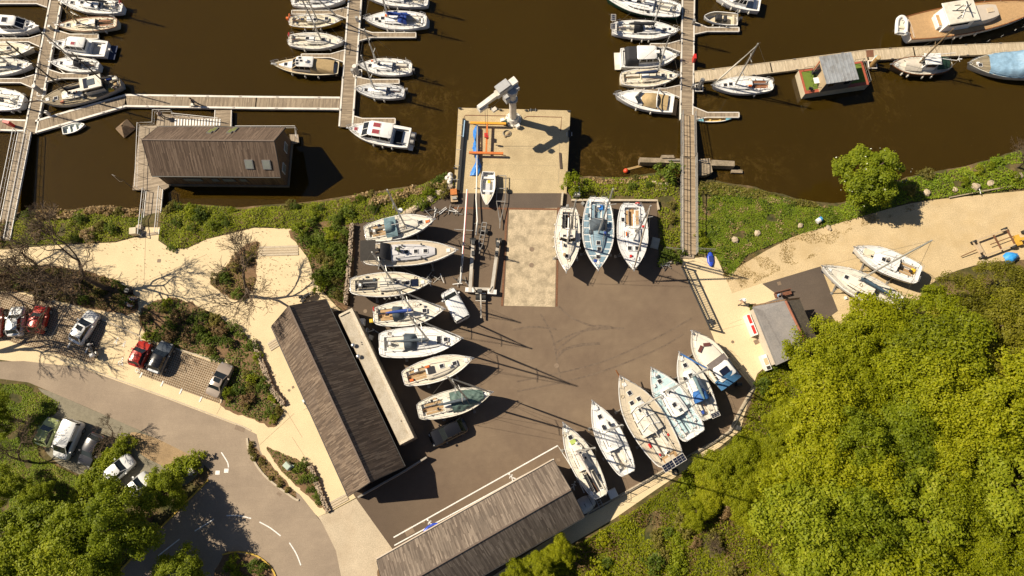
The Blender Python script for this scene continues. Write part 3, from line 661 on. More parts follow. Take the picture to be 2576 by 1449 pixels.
for k in range(16):
    u = 440 + k * 7.4; MB().prism(wpoly([(u, 299), (u + 4, 299.5), (u + 3, 316), (u - 1, 316)], ZD + .02), ZD, ZD + 0.04).build('tread', WHITE2, dk)
def wz(px, z): return [W(u, v, z) for u, v in px]
railing(dk, 'railing', wz([(350, 476), (356, 318), (393, 317), (394, 286), (438, 286)], ZD), 1.05, WHITE2, 1.6)
railing(dk, 'railing', wz([(440, 294), (556, 306)], ZD), 1.0, WHITE2, 1.6)
railing(dk, 'railing', wz([(600, 326), (748, 326), (750, 352)], ZD), 1.0, WHITE2, 1.6)
MB().prism(wpoly([(728, 338), (750, 338), (752, 358), (732, 362)], ZD), -1.35, ZD).build('deck_boards', PLANKX, dk)
def gangway(name, label, px, za, zb, w, railh=1.0, m=None, rm=None, ends=True, mids=1, posts=1.4):
    a, b = W(*px[0], za), W(*px[1], zb); t = thing(name, label, 'gangway', (a.x, a.y, 0), math.atan2(b.y - a.y, b.x - a.x))
    Ln = (b - a).to_2d().length
    MB().loft([[(x, -w / 2, z - .12), (x, w / 2, z - .12), (x, w / 2, z), (x, -w / 2, z)] for x, z in ((0, za), (Ln, zb))]).build('walkway', m or PLANKX, t)
    for s in (-1, 1):
        railing(t, 'handrail', [(0, s * w / 2, za), (Ln, s * w / 2, zb)], railh, rm or WHITE2, posts, 0.045, mids)
        MB().loft([[(x, s * (w / 2 + .03) - .03, z - .2), (x, s * (w / 2 + .03) + .03, z - .2), (x, s * (w / 2 + .03) + .03, z + .06), (x, s * (w / 2 + .03) - .03, z + .06)] for x, z in ((0, za), (Ln, zb))]).build('side_beam', rm or WHITE2, t)
    return t
gangway('clubhouse_gangway', 'plank gangway from the sandy path to the floating clubhouse', ((378, 592), (389, 478)), 0.06, ZD + .12, 1.9)
gangway('steep_gangway', 'white railed gangway at the left edge leading to the pontoons', ((8, 605), (62, 332)), 0.15, -1.0, 1.5, 1.0, posts=1.2)
BRP = boards('bridge_planks', (0.26, 0.19, 0.12), (0.34, 0.255, 0.165), (0.42, 0.32, 0.21), 'y', 3, 0.14, .85, .02)
gangway('long_footbridge', 'long plank footbridge with metal railings between bank and trestle', ((1732, 640), (1731, 394)), 0.16, 0.22, 1.62, 1.15, BRP, STEEL, mids=2, posts=1.25)
gangway('hinged_ramp', 'hinged plank ramp from the footbridge down to the right pontoon', ((1731, 393), (1730, 288)), 0.2, -1.0, 1.5, 1.1, BRP, STEEL, mids=2, posts=1.25)
tl = thing('bridge_landing', 'plank landing with grey end rails at the foot of the footbridge', 'landing')
planked('deck_boards', [(1712, 632), (1748, 632), (1746, 650), (1712, 650)], -0.02, 0.1, PLANKX, tl, ((1730, 660), (1730, 600)))
railing(tl, 'railing', wz([(1672, 628), (1713, 633)], 0.0), 1.0, STEEL, 0.5); railing(tl, 'railing', wz([(1750, 630), (1795, 633)], 0.0), 1.0, STEEL, 0.5)
fl_ = thing('white_banner', 'white sail-shaped banner on a bent pole beside the clubhouse deck', 'flag', W(341, 478, ZD))
p0 = Vector((0, 0, 0)); ppx = [p0, Vector((-.1, .1, 1.2)), Vector((-.35, .35, 2.2)), Vector((-.9, .6, 2.9))]
MB().path(ppx, [.03, .03, .02, .015], 6).build('pole', DSTEEL, fl_)
MB().loft([[Vector((-.33, .33, 2.1)), Vector((-.31, .34, 2.1))], [Vector((-.75, .2, 2.2)), Vector((-.73, .22, 2.2))], [Vector((-1.3, .75, 3.0)), Vector((-1.28, .77, 3.0))], [Vector((-.9, .6, 2.92)), Vector((-.88, .61, 2.92))]]).build('cloth', WHITE2, fl_)
# ---- quay platform
quay = thing('concrete_quay', 'square concrete quay platform jutting into the river under the crane', 'quay')
QP = [(1153, 271), (1435, 278), (1425, 487), (1147, 487), (1142, 470)]
MB().prism(wpoly(QP, 0), -4, 0.008).build('slab', QUAYC, quay)
def inset(px, a): 
    cx, cy = sum(p[0] for p in px) / len(px), sum(p[1] for p in px) / len(px); return [(cx + (p[0] - cx) * a, cy + (p[1] - cy) * a) for p in px]
MB().strip(wpoly([(1166, 300), (1170, 290), (1285, 292)], 0), 0.1, 0, 0.022).build('seam', RUST, quay); MB().strip(wpoly([(1318, 298), (1326, 293), (1413, 295), (1410, 330)], 0), 0.1, 0, 0.022).build('seam', RUST, quay)
MB().strip(wpoly([(1408, 345), (1405, 460)], 0), 0.06, 0, 0.02).build('seam', JOINT, quay)
for v in (330, 372, 414, 450): MB().strip(wpoly([(1175, v), (1405, v + 3)], 0), 0.03, 0.0, 0.0115).build('seam', JOINT, quay)
MB().box((*W2(1410, 405), .06), (0.25, 2.0, .1), R(3)).build('timber_baulk', DKWOOD, quay)
for u, v in ((1157, 274), (1259, 278), (1324, 279), (1431, 281), (1428, 434), (1145, 424)):
    p = W(u, v); o = MB().tube((p.x, p.y, 0), (p.x, p.y, .22), .12, .1, 8); o.tube((p.x - .22, p.y, .2), (p.x + .22, p.y, .2), .06, n=6); o.build('bollard', DSTEEL, quay)
for u, v in ((1243, 274.5), (1341, 277), (1432, 337)):
    p = W(u, v); MB().box((p.x, p.y, -.3), (1.0, .25, .7) if u < 1400 else (.25, .9, .7)).build('ladder_recess', RUBBER, quay)
    o = MB(); 
    for s in (-.28, .28): o.tube((p.x + s, p.y - .25, .02), (p.x + s, p.y + .1, .3), .03, n=5)
    o.build('ladder_rail', CHROME, quay)
MB().strip(wpoly([(1168, 302), (1153, 482)], 0), 0.34, 0.0, 0.42).build('fender_beam', RUBBER, quay)
for v in (318, 345, 380, 420, 455):
    p = W(1167 - (v - 302) * .083, v); MB().box((p.x - .3, p.y, .4), (.6, .05, .05)).build('bracket', STEEL, quay)
tag(MB().strip(wpoly([(1169, 303), (1165, 345)], 0.5), 0.12, .46, .58).build('blue_pole', mat('pale_blue_pole', (.3, .45, .6), .5)), 'pale blue pole lying on the black fender beam of the quay', 'pole')
# ---- jib crane
CRW = mat('white_crane_paint', (0.74, 0.70, 0.63), 0.5, 0.08, 2, dirt=(0.35, 0.27, 0.18), dirt_amt=0.5)
CRG = mat('grey_crane_box', (0.40, 0.40, 0.40), 0.5, .1, 3)
cb = W(1291, 302, 0); crane = thing('jib_crane', 'tall white jib crane with slanting boom on the quay edge', 'crane', cb)
MB().tube((0, 0, .1), (0, 0, 6.9), .43, .37, 20).build('column', CRW, crane, 'auto')
b_ = MB().tube((0, 0, 0), (0, 0, .22), .95, .95, 20); b_.tube((0, 0, .22), (0, 0, .8), .72, .54, 20)
b_.build('base_flange', CRW, crane, 'auto')
for k in range(12):
    an_ = k * math.pi / 6; MB().tube((.82 * math.cos(an_), .82 * math.sin(an_), .2), (.82 * math.cos(an_), .82 * math.sin(an_), .34), .05, n=6).build('anchor_bolt', STEEL, crane)
h0, h1 = W(1298, 203, 7.6) - cb, W(1203, 272, 7.2) - cb; dv = (h1 - h0).normalized()
bz = math.atan2(dv.y, dv.x)
bo = MB(); side = Vector((-dv.y, dv.x, 0)).normalized()
def boxbeam(o, p, q, w, h, w2=None, h2=None):
    w2 = w2 or w; h2 = h2 or h
    o.loft([[pt + side * s * ww / 2 + Vector((0, 0, t * hh / 2)) for s, t in ((-1, -1), (1, -1), (1, 1), (-1, 1))] for pt, ww, hh in ((p, w, h), (q, w2, h2))])
root_pt = h0 + dv * 0.2
boxbeam(bo, h0 + dv * 2.4, h1, .52, .62, .44, .5); bo.build('boom', CRW, crane)
hb = MB(); boxbeam(hb, h0, h0 + dv * 2.7, .8, .85, .72, .75); hb.build('head', CRW, crane)
cvp = h0 + dv * 1.7 + Vector((0, 0, .62)) - side * .12; cv = MB(); boxbeam(cv, cvp - dv * .75, cvp + dv * .75, .95, .26); cv.build('winch_cover', CRG, crane)
MB().box((-.55, -.1, 5.6), (.8, .75, .9), bz).build('motor_box', CRG, crane); MB().tube((0, 0, 5.0), (0, 0, 5.25), .58, .58, 18).build('collar', CRG, crane); MB().tube((0, 0, 6.7), (0, 0, 7.3), .6, .6, 16).build('slew_ring', CRG, crane)
MB().box(tuple(h0 + dv * .5 + Vector((.45, -.4, -.35))), (.5, .5, .6), bz).build('motor_box', CRG, crane)
tp = h1 - dv * .5; MB().box(tuple(tp + Vector((0.05, 0, -.45))), (1.1, .6, .5), bz).build('trolley', CRW, crane); MB().box(tuple(h1 - dv * 1.5 - side * .55 * -1 + Vector((.2, -.5, -.4))), (.5, .4, .35), bz).build('hoist_box', CRW, crane)
hk = W(1226, 345, 1.6) - cb; top = h1 - dv * 1.0
for s in (-.12, .12): MB().tube(top + Vector((s, 0, -.4)), hk + Vector((s, 0, 0)), .02, n=4).build('cable', WIRE, crane)
ho = MB().box(tuple(hk), (.3, .2, .4)); ho.path([hk + Vector((0, 0, -.2)), hk + Vector((.1, 0, -.4)), hk + Vector((0, 0, -.55)), hk + Vector((-.12, 0, -.42))], .05, 6); ho.build('hook_block', RED, crane)
MB().path([h0 + dv * 1.0 + side * .5, h0 + dv * 3.5 + side * .6 + Vector((0, 0, -.4)), h0 + dv * 5 + side * .36], .02, 5).build('cable', WIRE, crane)
for k, (dx, dy) in enumerate(((-.9, -.55), (-1.25, -.2), (.55, -.95))): MB().box((dx, dy, .3), (.45, .35, .6), .3 * k).build('control_box', WHITE2 if k else DKGREEN, crane)
# ---- kiosk on the right
SLATE = mat('grey_slate_roof', (0.165, 0.152, 0.145), 0.6, .12, 1.2, bump=.2, fine=10, dirt=(0.21, 0.185, 0.165), dirt_scale=.6, dirt_amt=.5)
SLATED = mat('brown_slate_roof', (0.16, 0.13, 0.095), 0.7, .2, 2, bump=.3, fine=9)
RIDGE = mat('terracotta_ridge', (0.30, 0.11, 0.06), .7, .2, 4)
ko = W(1922, 845, 0); kiosk = thing('stone_kiosk', 'small slate-roofed kiosk with terracotta ridge beside the trees', 'building')
zE, zR = 2.5, 4.3
wa, wb_ = W(1894, 772, zE), W(1953, 919, zE); ra, rb = W(1976, 757, zR), W(2029, 868, zR); ea, eb = W(2012, 753, 2.9), W(2062, 868, 2.9); sa = W(2024, 893, zE + .6)
d_ = (rb - ra); rb = ra + d_ * 1.12
mid_a, mid_b = W(1920, 781, 3.15), wb_.lerp(rb, .42) + Vector((0, 0, -.12))
def slabq(a, b, c, d, th, name, m, parent=kiosk):
    n = (b - a).cross(c - a).normalized()
    if n.z < 0: n = -n
    return MB().loft([[p - n * th for p in (a, b, c, d)], [a, b, c, d]]).build(name, m, parent)
hipN = wa.lerp(ra, .42)
slabq(wa, wb_, mid_b, mid_a, .08, 'roof_slope', SLATE); slabq(mid_a, mid_b, rb, ra, .08, 'roof_slope', SLATE); slabq(ra, rb, eb + (eb - ea) * .1, ea, .08, 'roof_slope', SLATED)
MB().path([ra + Vector((0, 0, .05)), rb + Vector((0, 0, .05))], .13, 8).build('ridge_tiles', RIDGE, kiosk)
n0 = W(1967, 747, 2.9); slabq(wa, n0, ra, mid_a, .05, 'hip_roof', mat('dark_slate_roof', (.17, .155, .15), .6, .1, 2, fine=10))
cen = (wa + wb_ + ea + eb) / 4
kw = [cen + (Vector((p.x, p.y, 0)) - Vector((cen.x, cen.y, 0))) * .95 for p in (wa, wb_, eb, ea)]
MB().prism([(p.x, p.y) for p in kw], 0, 2.42).build('wall', mat('kiosk_render', (.6, .52, .42), .85, .1, 2), kiosk)
MB().path([wa + Vector((0, 0, -.02)), wb_ + Vector((0, 0, -.02))], .07, 6).build('gutter', STEEL, kiosk)
g_ = MB(); g_.loft([[p + Vector((0, 0, z)) for p in (wa, ra, ea)] for z in (-.15,)] + [[p + Vector((0.1, .25, -.15)) for p in (wa, ra, ea)]]) ; g_.build('gable', SIDING, kiosk)
def along_w(f, out, z): 
    p = wa.lerp(wb_, f); n = Vector((-(wb_ - wa).y, (wb_ - wa).x, 0)).normalized()
    if n.x > 0: n = -n
    q = p + n * out; return Vector((q.x, q.y, z))
kr = math.atan2((wb_ - wa).y, (wb_ - wa).x)
ct = thing('flower_counter', 'white counter with red panels against the kiosk wall', 'counter', along_w(.25, .3, 0), kr)
MB().box((0, 0, .5), (2.4, .55, 1.0)).build('body', WHITE2, ct)
for x in (-.65, .55): MB().box((x, 0.0, 1.02), (.95, .3, .06)).build('panel', RED, ct)
ct = thing('white_cabinet', 'white low cabinet at the south end of the kiosk', 'cabinet', along_w(.9, .3, 0), kr)
MB().box((0, 0, .45), (1.7, .6, .9)).build('body', WHITE2, ct); MB().box((-.1, 0, .93), (.7, .4, .05)).build('lid', mat('cabinet_lid', (.6, .42, .25), .6), ct); MB().box((.6, 0, .93), (.35, .4, .05)).build('slot', DARKTRIM, ct)
# bench north of the kiosk
bp = W(1966, 741, 0); bench = thing('park_bench', 'brown slatted bench on the tarmac patch beside the kiosk', 'bench', bp, R(14))
for y in (-.2, -.06, .08, .22): MB().box((0, y, .45), (1.9, .11, .04)).build('slat', mat('brown_bench_wood', (.22, .09, .05), .6, .2, 5), bench)
for z in (.62, .76): MB().box((0, .3, z), (1.9, .04, .11)).build('backrest_slat', _mats['brown_bench_wood'], bench)
for x in (-.8, .8): MB().box((x, .03, .22), (.06, .5, .44)).build('leg', DSTEEL, bench)
# ---- old concrete landing under the footbridge
oc = thing('ruined_concrete_jetty', 'broken concrete beams of an old jetty under the footbridge', 'ruin')
OLDC = mat('eroded_concrete', (.30, .24, .17), .95, .25, 1.5, bump=.8, fine=6, dirt=(.14, .11, .06), dirt_amt=.6)
for px, z0, z1 in (([(1609, 396), (1712, 399), (1712, 410), (1610, 408)], -2.5, -.5), ([(1790, 402), (1848, 405), (1848, 418), (1790, 416)], -2.5, -.6), ([(1664, 390), (1695, 390), (1697, 397), (1666, 397)], -2.5, -.3), ([(1760, 400), (1786, 398), (1793, 432), (1778, 440), (1757, 442)], -2.5, -.7), ([(1840, 425), (1868, 427), (1868, 435), (1840, 434)], -2.5, -1.3)):
    o = MB().prism(wpoly(px, z1), z0, z1).build('beam', OLDC, oc)
st = thing('bridge_trestle', 'grey steel trestle carrying the footbridge over the old jetty', 'trestle')
for px in (((1680, 403), (1718, 403)), ((1752, 403), (1780, 406))):
    MB().strip(wpoly(px, -.3), .1, -.35, -.25).build('crossbar', STEEL, st)
for u in (1716, 1750): p = W(u, 400, -.4); MB().tube((p.x, p.y, -3), (p.x, p.y, -.1), .09, n=8).build('leg', STEEL, st)
# ---- retaining walls, stones
STONE = mat('pale_granite', (.46, .37, .26), .9, .2, 1.2, bump=.6, fine=7)
def stone_mesh(seed):
    r = random.Random(seed); o = MB(); o.ball((0, 0, 0), (1, 1, 1), 7, 4)
    o.v = [(x * r.uniform(.75, 1.15), y * r.uniform(.75, 1.15), max(z, -.6) * r.uniform(.8, 1.1)) for x, y, z in o.v]
    return o.mesh('stone', STONE)
STONES = [stone_mesh(k) for k in range(6)]
sw = thing('boulder_wall', 'row of pale granite boulders edging the top of the yard', 'wall')
line = smoothline([W2(u, v) for u, v in ((984, 564), (1010, 543), (1030, 534), (1060, 514), (1090, 495), (1115, 480), (1134, 468))], 4)
for k, p in enumerate(line):
    s = random.uniform(.28, .5); inst('stone', STONES[k % 6], sw, (p[0], p[1], .12), random.uniform(0, 6), (s * 1.2, s * .8, s * .7))
def gabion(label, px, w, h, n):
    t = thing('gabion_wall', label, 'wall'); pts = [W2(*p) for p in px]
    MB().strip(pts, w * .8, 0, h * .75).build('core', BED, t); g = MB(); P = [Vector((*p, 0)) for p in pts]; tot = sum((b - a).length for a, b in zip(P[:-1], P[1:]))
    for k in range(n):
        d = random.uniform(0, tot)
        for a, b in zip(P[:-1], P[1:]):
            if d <= (b - a).length: break
            d -= (b - a).length
        t_ = (b - a).normalized(); q = a + t_ * d + Vector((-t_.y, t_.x, 0)) * random.uniform(-w / 2, w / 2)
        g.ball((q.x, q.y, h * random.uniform(.75, 1.0)), (random.uniform(.06, .12), random.uniform(.06, .12), random.uniform(.05, .1)), 5, 3)
    o = g.build('stone_fill', mat('gabion_stone', (.42, .33, .24), .9, .35, 4, fine=9), t); o['kind'] = 'stuff'
    MB().strip([(p.x + .02, p.y) for p in P], .05, 0, h * 1.02).build('timber_edge', DKWOOD, t)
gabion('stone-filled gabion edging the left side of the boat yard', [(888, 566), (884, 640), (878, 700), (872, 768)], .45, .7, 420)
gabion('curved gabion wall between the planting bed and the long shed', [(640, 858), (664, 920), (690, 985), (716, 1018)], .5, .5, 420)
gabion('short gabion wall beside the small bed near the road', [(782, 1172), (796, 1205), (812, 1250), (828, 1286)], .5, .4, 260)
tag(MB().strip(wpoly([(1437, 506), (1652, 507), (1656, 530)], 0), .22, 0, .45).build('retaining_wall', KERB), 'pale low wall behind the three boats right of the quay', 'wall')
tag(MB().strip(wpoly([(1415, 487), (1412, 520)], 0), .2, 0, .5).build('low_post_wall', KERB), 'short pale wall at the corner of quay and yard', 'wall')
tag(MB().strip(wpoly([(1655, 665), (1708, 660)], 0), .15, 0, .15).build('lawn_kerb', KERB), 'pale kerb along the small hedge by the footbridge foot', 'kerb')
# block and boulders
tag(MB().box((*W2(343, 586), .45), (.75, .75, .9), .1).build('stone_block', mat('pale_cut_stone', (.62, .53, .38), .85, .1, 2)), 'square pale stone block at the head of the clubhouse gangway', 'stone')
for k, (u, v, s, lab) in enumerate(((352, 573, .42, 'round tan boulder behind the square stone block'), (1905, 587, .36, 'pale boulder on the lawn nearest the sandy track'), (1848, 604, .4, 'pointed grey boulder in the middle of the lawn'), (2013, 568, .3, 'pale square stone at the edge of the track'), (2083, 573, .3, 'small stone beside the blue object on the lawn'), (2452, 470, .5, 'large pale stone slab in the far bank'), (2330, 486, .4, 'pale stone on the bank left of the pipe'), (2560, 445, .5, 'grey stone at the right edge of the bank'), (2490, 462, .4, 'brown stone between slab and pipe'), (2402, 478, .3, 'small stone just above the pipe'))):
    p = W(u, v); tag(inst('boulder', STONES[k % 6], None, (p.x, p.y, s * .3), k * 1.3, (s * 1.2, s, s * .8)), lab, 'stone')
for k in range(16):
    u, v = random.uniform(1640, 1680), random.uniform(455, 480); p = W(u, v, -.3); s = random.uniform(.12, .26)
    tag(inst('bank_stone', STONES[k % 6], None, (p.x, p.y, -.15), k, (s * 1.2, s, s * .7)), 'loose pale stone on the bank below the old jetty', 'stone', 'loose stones on the bank by the jetty')
# ---- gate railing and promenade fence
ga, gb = W(1715, 672), W(1786, 828); gt = thing('sliding_gate', 'dark steel bar gate between yard and promenade', 'gate', ga, math.atan2((gb - ga).y, (gb - ga).x)); Lg = (gb - ga).length
for z, h in ((.12, .14), (1.5, .14)): MB().box((Lg / 2, 0, z), (Lg, .12, h)).build('rail', DSTEEL, gt)
for k in range(34): MB().box((.1 + k * (Lg - .2) / 33, 0, .8), (.04, .04, 1.3)).build('bar', DSTEEL, gt)
for x in (0, Lg): MB().box((x, 0, .85), (.16, .16, 1.7)).build('post', DSTEEL, gt)
MB().box((Lg * .9, .3, .4), (.5, .6, .08)).build('motor_bracket', DSTEEL, gt)
fence = thing('promenade_fence', 'low cable fence along the boat yard side of the promenade', 'fence')
fp = [W(u, v, .1) for u, v in ((1802, 868), (1858, 930), (1894, 978), (1862, 1032), (1834, 1086), (1800, 1109), (1640, 1201), (1480, 1292))]
for a, b in zip(fp[:-1], fp[1:]):
    n = max(1, round((b - a).length / 1.7))
    for i in range(n): q = a.lerp(b, i / n); MB().box((q.x, q.y, .65), (.06, .06, 1.1), math.atan2((b - a).y, (b - a).x)).build('post', DSTEEL, fence)
for z in (.35, .6, .85, 1.08): MB().path([p + Vector((0, 0, z)) for p in fp], .02 if z > 1 else .01, 4).build('cable', DSTEEL, fence)
# ================================================================ pontoons
ZP = -1.1
PLANK = boards('pontoon_planks', (0.21, 0.16, 0.11), (0.29, 0.225, 0.155), (0.38, 0.30, 0.21), 'y', 3.0, 0.14, 0.85, 0.022, stain=(0.19, 0.145, 0.10))
EDGE = mat('pale_pontoon_edge', (0.70, 0.66, 0.60), 0.55, 0.08, 2, dirt=(0.42, 0.36, 0.28), dirt_amt=0.4)
FLOAT = mat('grey_float', (0.10, 0.09, 0.075), 0.9, 0.2, 2)
def pontoon(label, px, w, edge=True, m=PLANK, ew=0.2):
    t = thing('pontoon', label, 'pontoon')
    P = [W(u, v, ZP) for u, v in px]
    for a, b in zip(P[:-1], P[1:]):
        rz = math.atan2((b - a).y, (b - a).x); Ln = (b - a).length
        MB().box((Ln / 2, 0, -.06), (Ln + (.15 if len(P) > 2 else 0), w - (2 * ew if edge else .1), .12)).build('deck_boards', m, t, loc=a, rz=rz)
        n = max(1, int(Ln / 3))
        for k in range(n): MB().box(((k + .5) * Ln / n, 0, -.36), (Ln / n * .86, w * .86, .46)).build('float', FLOAT, t, loc=a, rz=rz)
    m_ = len(P)
    for s in (-1, 1):
        pts = []
        for i in range(m_):
            tt = (P[min(i + 1, m_ - 1)] - P[max(i - 1, 0)]).normalized(); pts.append((P[i].x - tt.y * s * (w / 2 - ew / 2), P[i].y + tt.x * s * (w / 2 - ew / 2)))
        MB().strip(pts, ew if edge else .08, ZP - .3, ZP + .05).build('edge_rail', EDGE if edge else PLANKP, t)
        for i in range(m_ - 1):         # cleats
            a, b = Vector(pts[i]), Vector(pts[i + 1]); n = int((b - a).length / 4)
            for k in range(n):
                q = a.lerp(b, (k + .5) / n); MB().box((q.x, q.y, ZP + .09), (.28, .07, .07), math.atan2((b - a).y, (b - a).x)).build('cleat', STEEL, t)
    return t
def finger(t, ra, rb, v0, v1, ut, fl):
    """flared finger: root corners, then a narrow band between pixel rows v0 and v1 out to column ut; fl is where the flare ends"""
    hgt = (v1 - v0)
    px = [ra, (fl, v0), (ut, v0), (ut, v1), (fl, v1), rb]; P = [W(u, v, ZP) for u, v in px]
    a = P[0].lerp(P[5], .5); b = P[2].lerp(P[3], .5); rz = math.atan2((b - a).y, (b - a).x); cs, sn = math.cos(-rz), math.sin(-rz)
    L = [((p.x - a.x) * cs - (p.y - a.y) * sn, (p.x - a.x) * sn + (p.y - a.y) * cs) for p in P]
    o = MB().prism(L, -.14, -.015).build('finger', PLANK, t, loc=(a.x, a.y, ZP), rz=rz)
    for seg in (L[0:3], [L[5], L[4], L[3]], [L[2], L[3]]):
        MB().strip(seg, .11, -.25, .03).build('edge', EDGE, o)
    x2 = (L[2][0] + L[3][0]) / 2; MB().box((x2 * .75, (L[2][1] + L[3][1]) / 2, -.4), (min(2.0, x2 * .4), .5, .5)).build('float', FLOAT, o)
p1 = pontoon('left pontoon walkway slanting down to the steep gangway', [(153, -60), (141, 0), (76, 335)], 1.62)
finger(p1, (139, 75), (133, 106), 86, 97, 247, 176); finger(p1, (123, 175), (118, 205), 185, 197, 222, 155)
finger(p1, (122, -16), (118, 18), 0, 9, -30, 92); finger(p1, (103, 87), (99, 117), 96, 105, -30, 72); finger(p1, (86, 188), (78, 219), 198, 208, -30, 52)
p2 = pontoon('long horizontal pontoon with white edges above the clubhouse', [(92, 318), (316, 253), (644, 258), (854, 260)], 1.72, ew=.24)
tl2 = thing('link_pontoon', 'short plank link between horizontal pontoon and clubhouse ramp', 'pontoon'); planked('deck_boards', [(540, 277), (583, 277), (582, 318), (538, 316)], ZP - .3, ZP - .01, PLANK, tl2, ((560, 277), (560, 318)))
for q in (((541, 277), (539, 316)), ((582, 277), (581, 318))): MB().strip(wpoly(q, ZP), .1, ZP - .3, ZP + .03).build('edge_rail', EDGE, tl2)
p2b = pontoon('short pontoon leaving the frame at the left edge', [(-60, 312), (62, 316)], 1.55)
p3_ = pontoon('central pontoon walkway with boats moored on both sides', [(897, -60), (893, 0), (870, 318)], 1.78)
finger(p3_, (876, 17), (873, 46), 26, 35.5, 734, 841); finger(p3_, (866, 126), (863, 155), 136, 145, 758, 831)
finger(p3_, (903, 72), (901, 103), 82, 94, 1046, 936); finger(p3_, (894, 193), (891, 219), 200, 210, 1004, 930); finger(p3_, (887, 291), (885, 313), 298, 311, 994, 912)
p4_ = pontoon('right pontoon walkway meeting the long footbridge', [(1733, -60), (1732, 0), (1727, 302)], 1.62, ew=.16)
finger(p4_, (1713, 101), (1712, 131), 110, 119, 1636, 1680); finger(p4_, (1711, 214), (1710, 245), 222, 231, 1597, 1676)
finger(p4_, (1746, 55), (1746, 86), 69, 79, 1859, 1780); finger(p4_, (1745, 269), (1744, 301), 283, 295, 1859, 1780)
p5_ = pontoon('pale wide pontoon running to the right edge past the houseboat', [(1748, 193), (1940, 170), (2182, 139), (2300, 131), (2650, 117)], 1.6, False, PLANKP)
def pile(label, base, top, r, m, capm, bracket=False):
    h = mast_top(base, ZW, top); b = W(*base, ZW); t = thing('mooring_pile', label, 'pile', b)
    MB().tube((0, 0, -2), (0, 0, h), r, n=16).build('shaft', m, t, 'auto'); MB().tube((0, 0, h), (0, 0, h + .08), r * 1.02, r * .8, 16).build('cap', capm, t, 'auto')
    o = MB(); s = r + .18
    for x, y, dx, dy in ((-s, 0, .1, 2 * s), (s, 0, .1, 2 * s), (0, -s, 2 * s, .1), (0, s, 2 * s, .1)): o.box((x, y, ZP - ZW - .02 + (.004 if dx > .2 else 0)), (dx, dy, .14))
    o.build('guide_frame', EDGE, t)
GREYPILE = mat('grey_steel_pile', (.36, .34, .31), .6, .12, 2, dirt=(.2, .15, .1), dirt_amt=.5)
BRPILE = mat('rusty_brown_pile', (.33, .20, .07), .7, .15, 2, dirt=(.2, .1, .04), dirt_amt=.5)
pile('grey steel mooring pile with white top on the left pontoon', (111, 237), (91, 217), .3, GREYPILE, EDGE)
pile('grey mooring pile beside the central pontoon', (902, 190), (894, 166), .3, GREYPILE, EDGE)
pile('grey mooring pile in a white frame on the right pontoon', (1756, 226), (1765, 200), .27, GREYPILE, STEEL)
pile('rusty brown mooring pile between houseboat and fishing boat', (2190, 168), (2208, 143), .3, BRPILE, mat('tan_cap', (.45, .33, .17), .7))
def box_on(name, label, cat, u, v, d, m, z=ZP, rz=0, lid=None):
    p = W(u, v, z); t = thing(name, label, cat, p, rz); MB().box((0, 0, d[2] / 2), d).build('body', m, t)
    if lid: MB().box((0, 0, d[2] + .02), (d[0] * 1.05, d[1] * 1.05, .05)).build('lid', lid, t)
    return t
for u, v, lab in ((133, 75, 'grey service post on the left pontoon between the sailing boats'), (125, 289, 'white service post at the start of the horizontal pontoon'), (900, 53, 'white service post opposite the blue-covered yacht'), (889, 184, 'white service post beside the central pile'), (1743, 60, 'dark service post on the right pontoon by the open boat'), (1741, 222, 'dark service post beside the framed pile')):
    box_on('service_post', lab, 'service post', u, v, (.3, .3, .8), EDGE if 'white' in lab else STEEL, lid=STEEL)
box_on('red_cabinet', 'red fire cabinet on the pontoon at the left edge', 'cabinet', 30, 316, (.8, .35, 1.1), RED, rz=R(-15)); box_on('red_cabinet', 'red life-ring cabinet on the right pontoon', 'cabinet', 1744, 153, (.28, .6, 1.1), RED)
p = W(2196, 153, ZP); o = thing('blue_topped_post', 'white post with pale blue top beside the brown pile', 'post', p); MB().tube((0, 0, 0), (0, 0, .9), .15, n=10).build('shaft', WHITE2, o); MB().tube((0, 0, .9), (0, 0, 1.1), .16, .1, 10).build('cap', mat('pale_cyan', (.3, .6, .7), .4), o)
tag(MB().prism(wpoly([(2179, 127), (2197, 126), (2198, 143), (2180, 144)], ZP), ZP, ZP + .03).build('rubber_mat', mat('brown_mat', (.17, .075, .04), .9, .2, 4)), 'brown mat laid across the pale pontoon near the brown pile', 'mat')
# sunken timber cap
t = thing('timber_dolphin', 'weathered timber pyramid cap standing in the water left of the clubhouse', 'dolphin', W(318, 325, ZW), R(45))
for k in range(4):
    a = k * math.pi / 2; c_, s_ = math.cos(a), math.sin(a); P = lambda x, y, z: (x * c_ - y * s_, x * s_ + y * c_, z)
    for j in range(4):
        f0, f1 = j / 4, (j + .92) / 4; o = MB(); w0, w1 = .85 * (1 - f0) + .08 * f0, .85 * (1 - f1) + .08 * f1; z0, z1 = .15 + .8 * f0, .15 + .8 * f1
        o.loft([[P(w0, -w0, z0), P(w0, w0, z0), P(w1, w1, z1), P(w1, -w1, z1)], [P(w0 + .05, -w0, z0 + .03), P(w0 + .05, w0, z0 + .03), P(w1 + .05, w1, z1 + .03), P(w1 + .05, -w1, z1 + .03)]]); o.build('plank', mat('dolphin_timber', (.22, .15, .09), .85, .3, 4), t)
MB().tube((0, 0, -2), (0, 0, .5), .5, n=8).build('pile', DKWOOD, t); MB().tube((0, 0, .8), (.75, -.75, .35), .05, n=5).build('iron_bar', RUST, t)
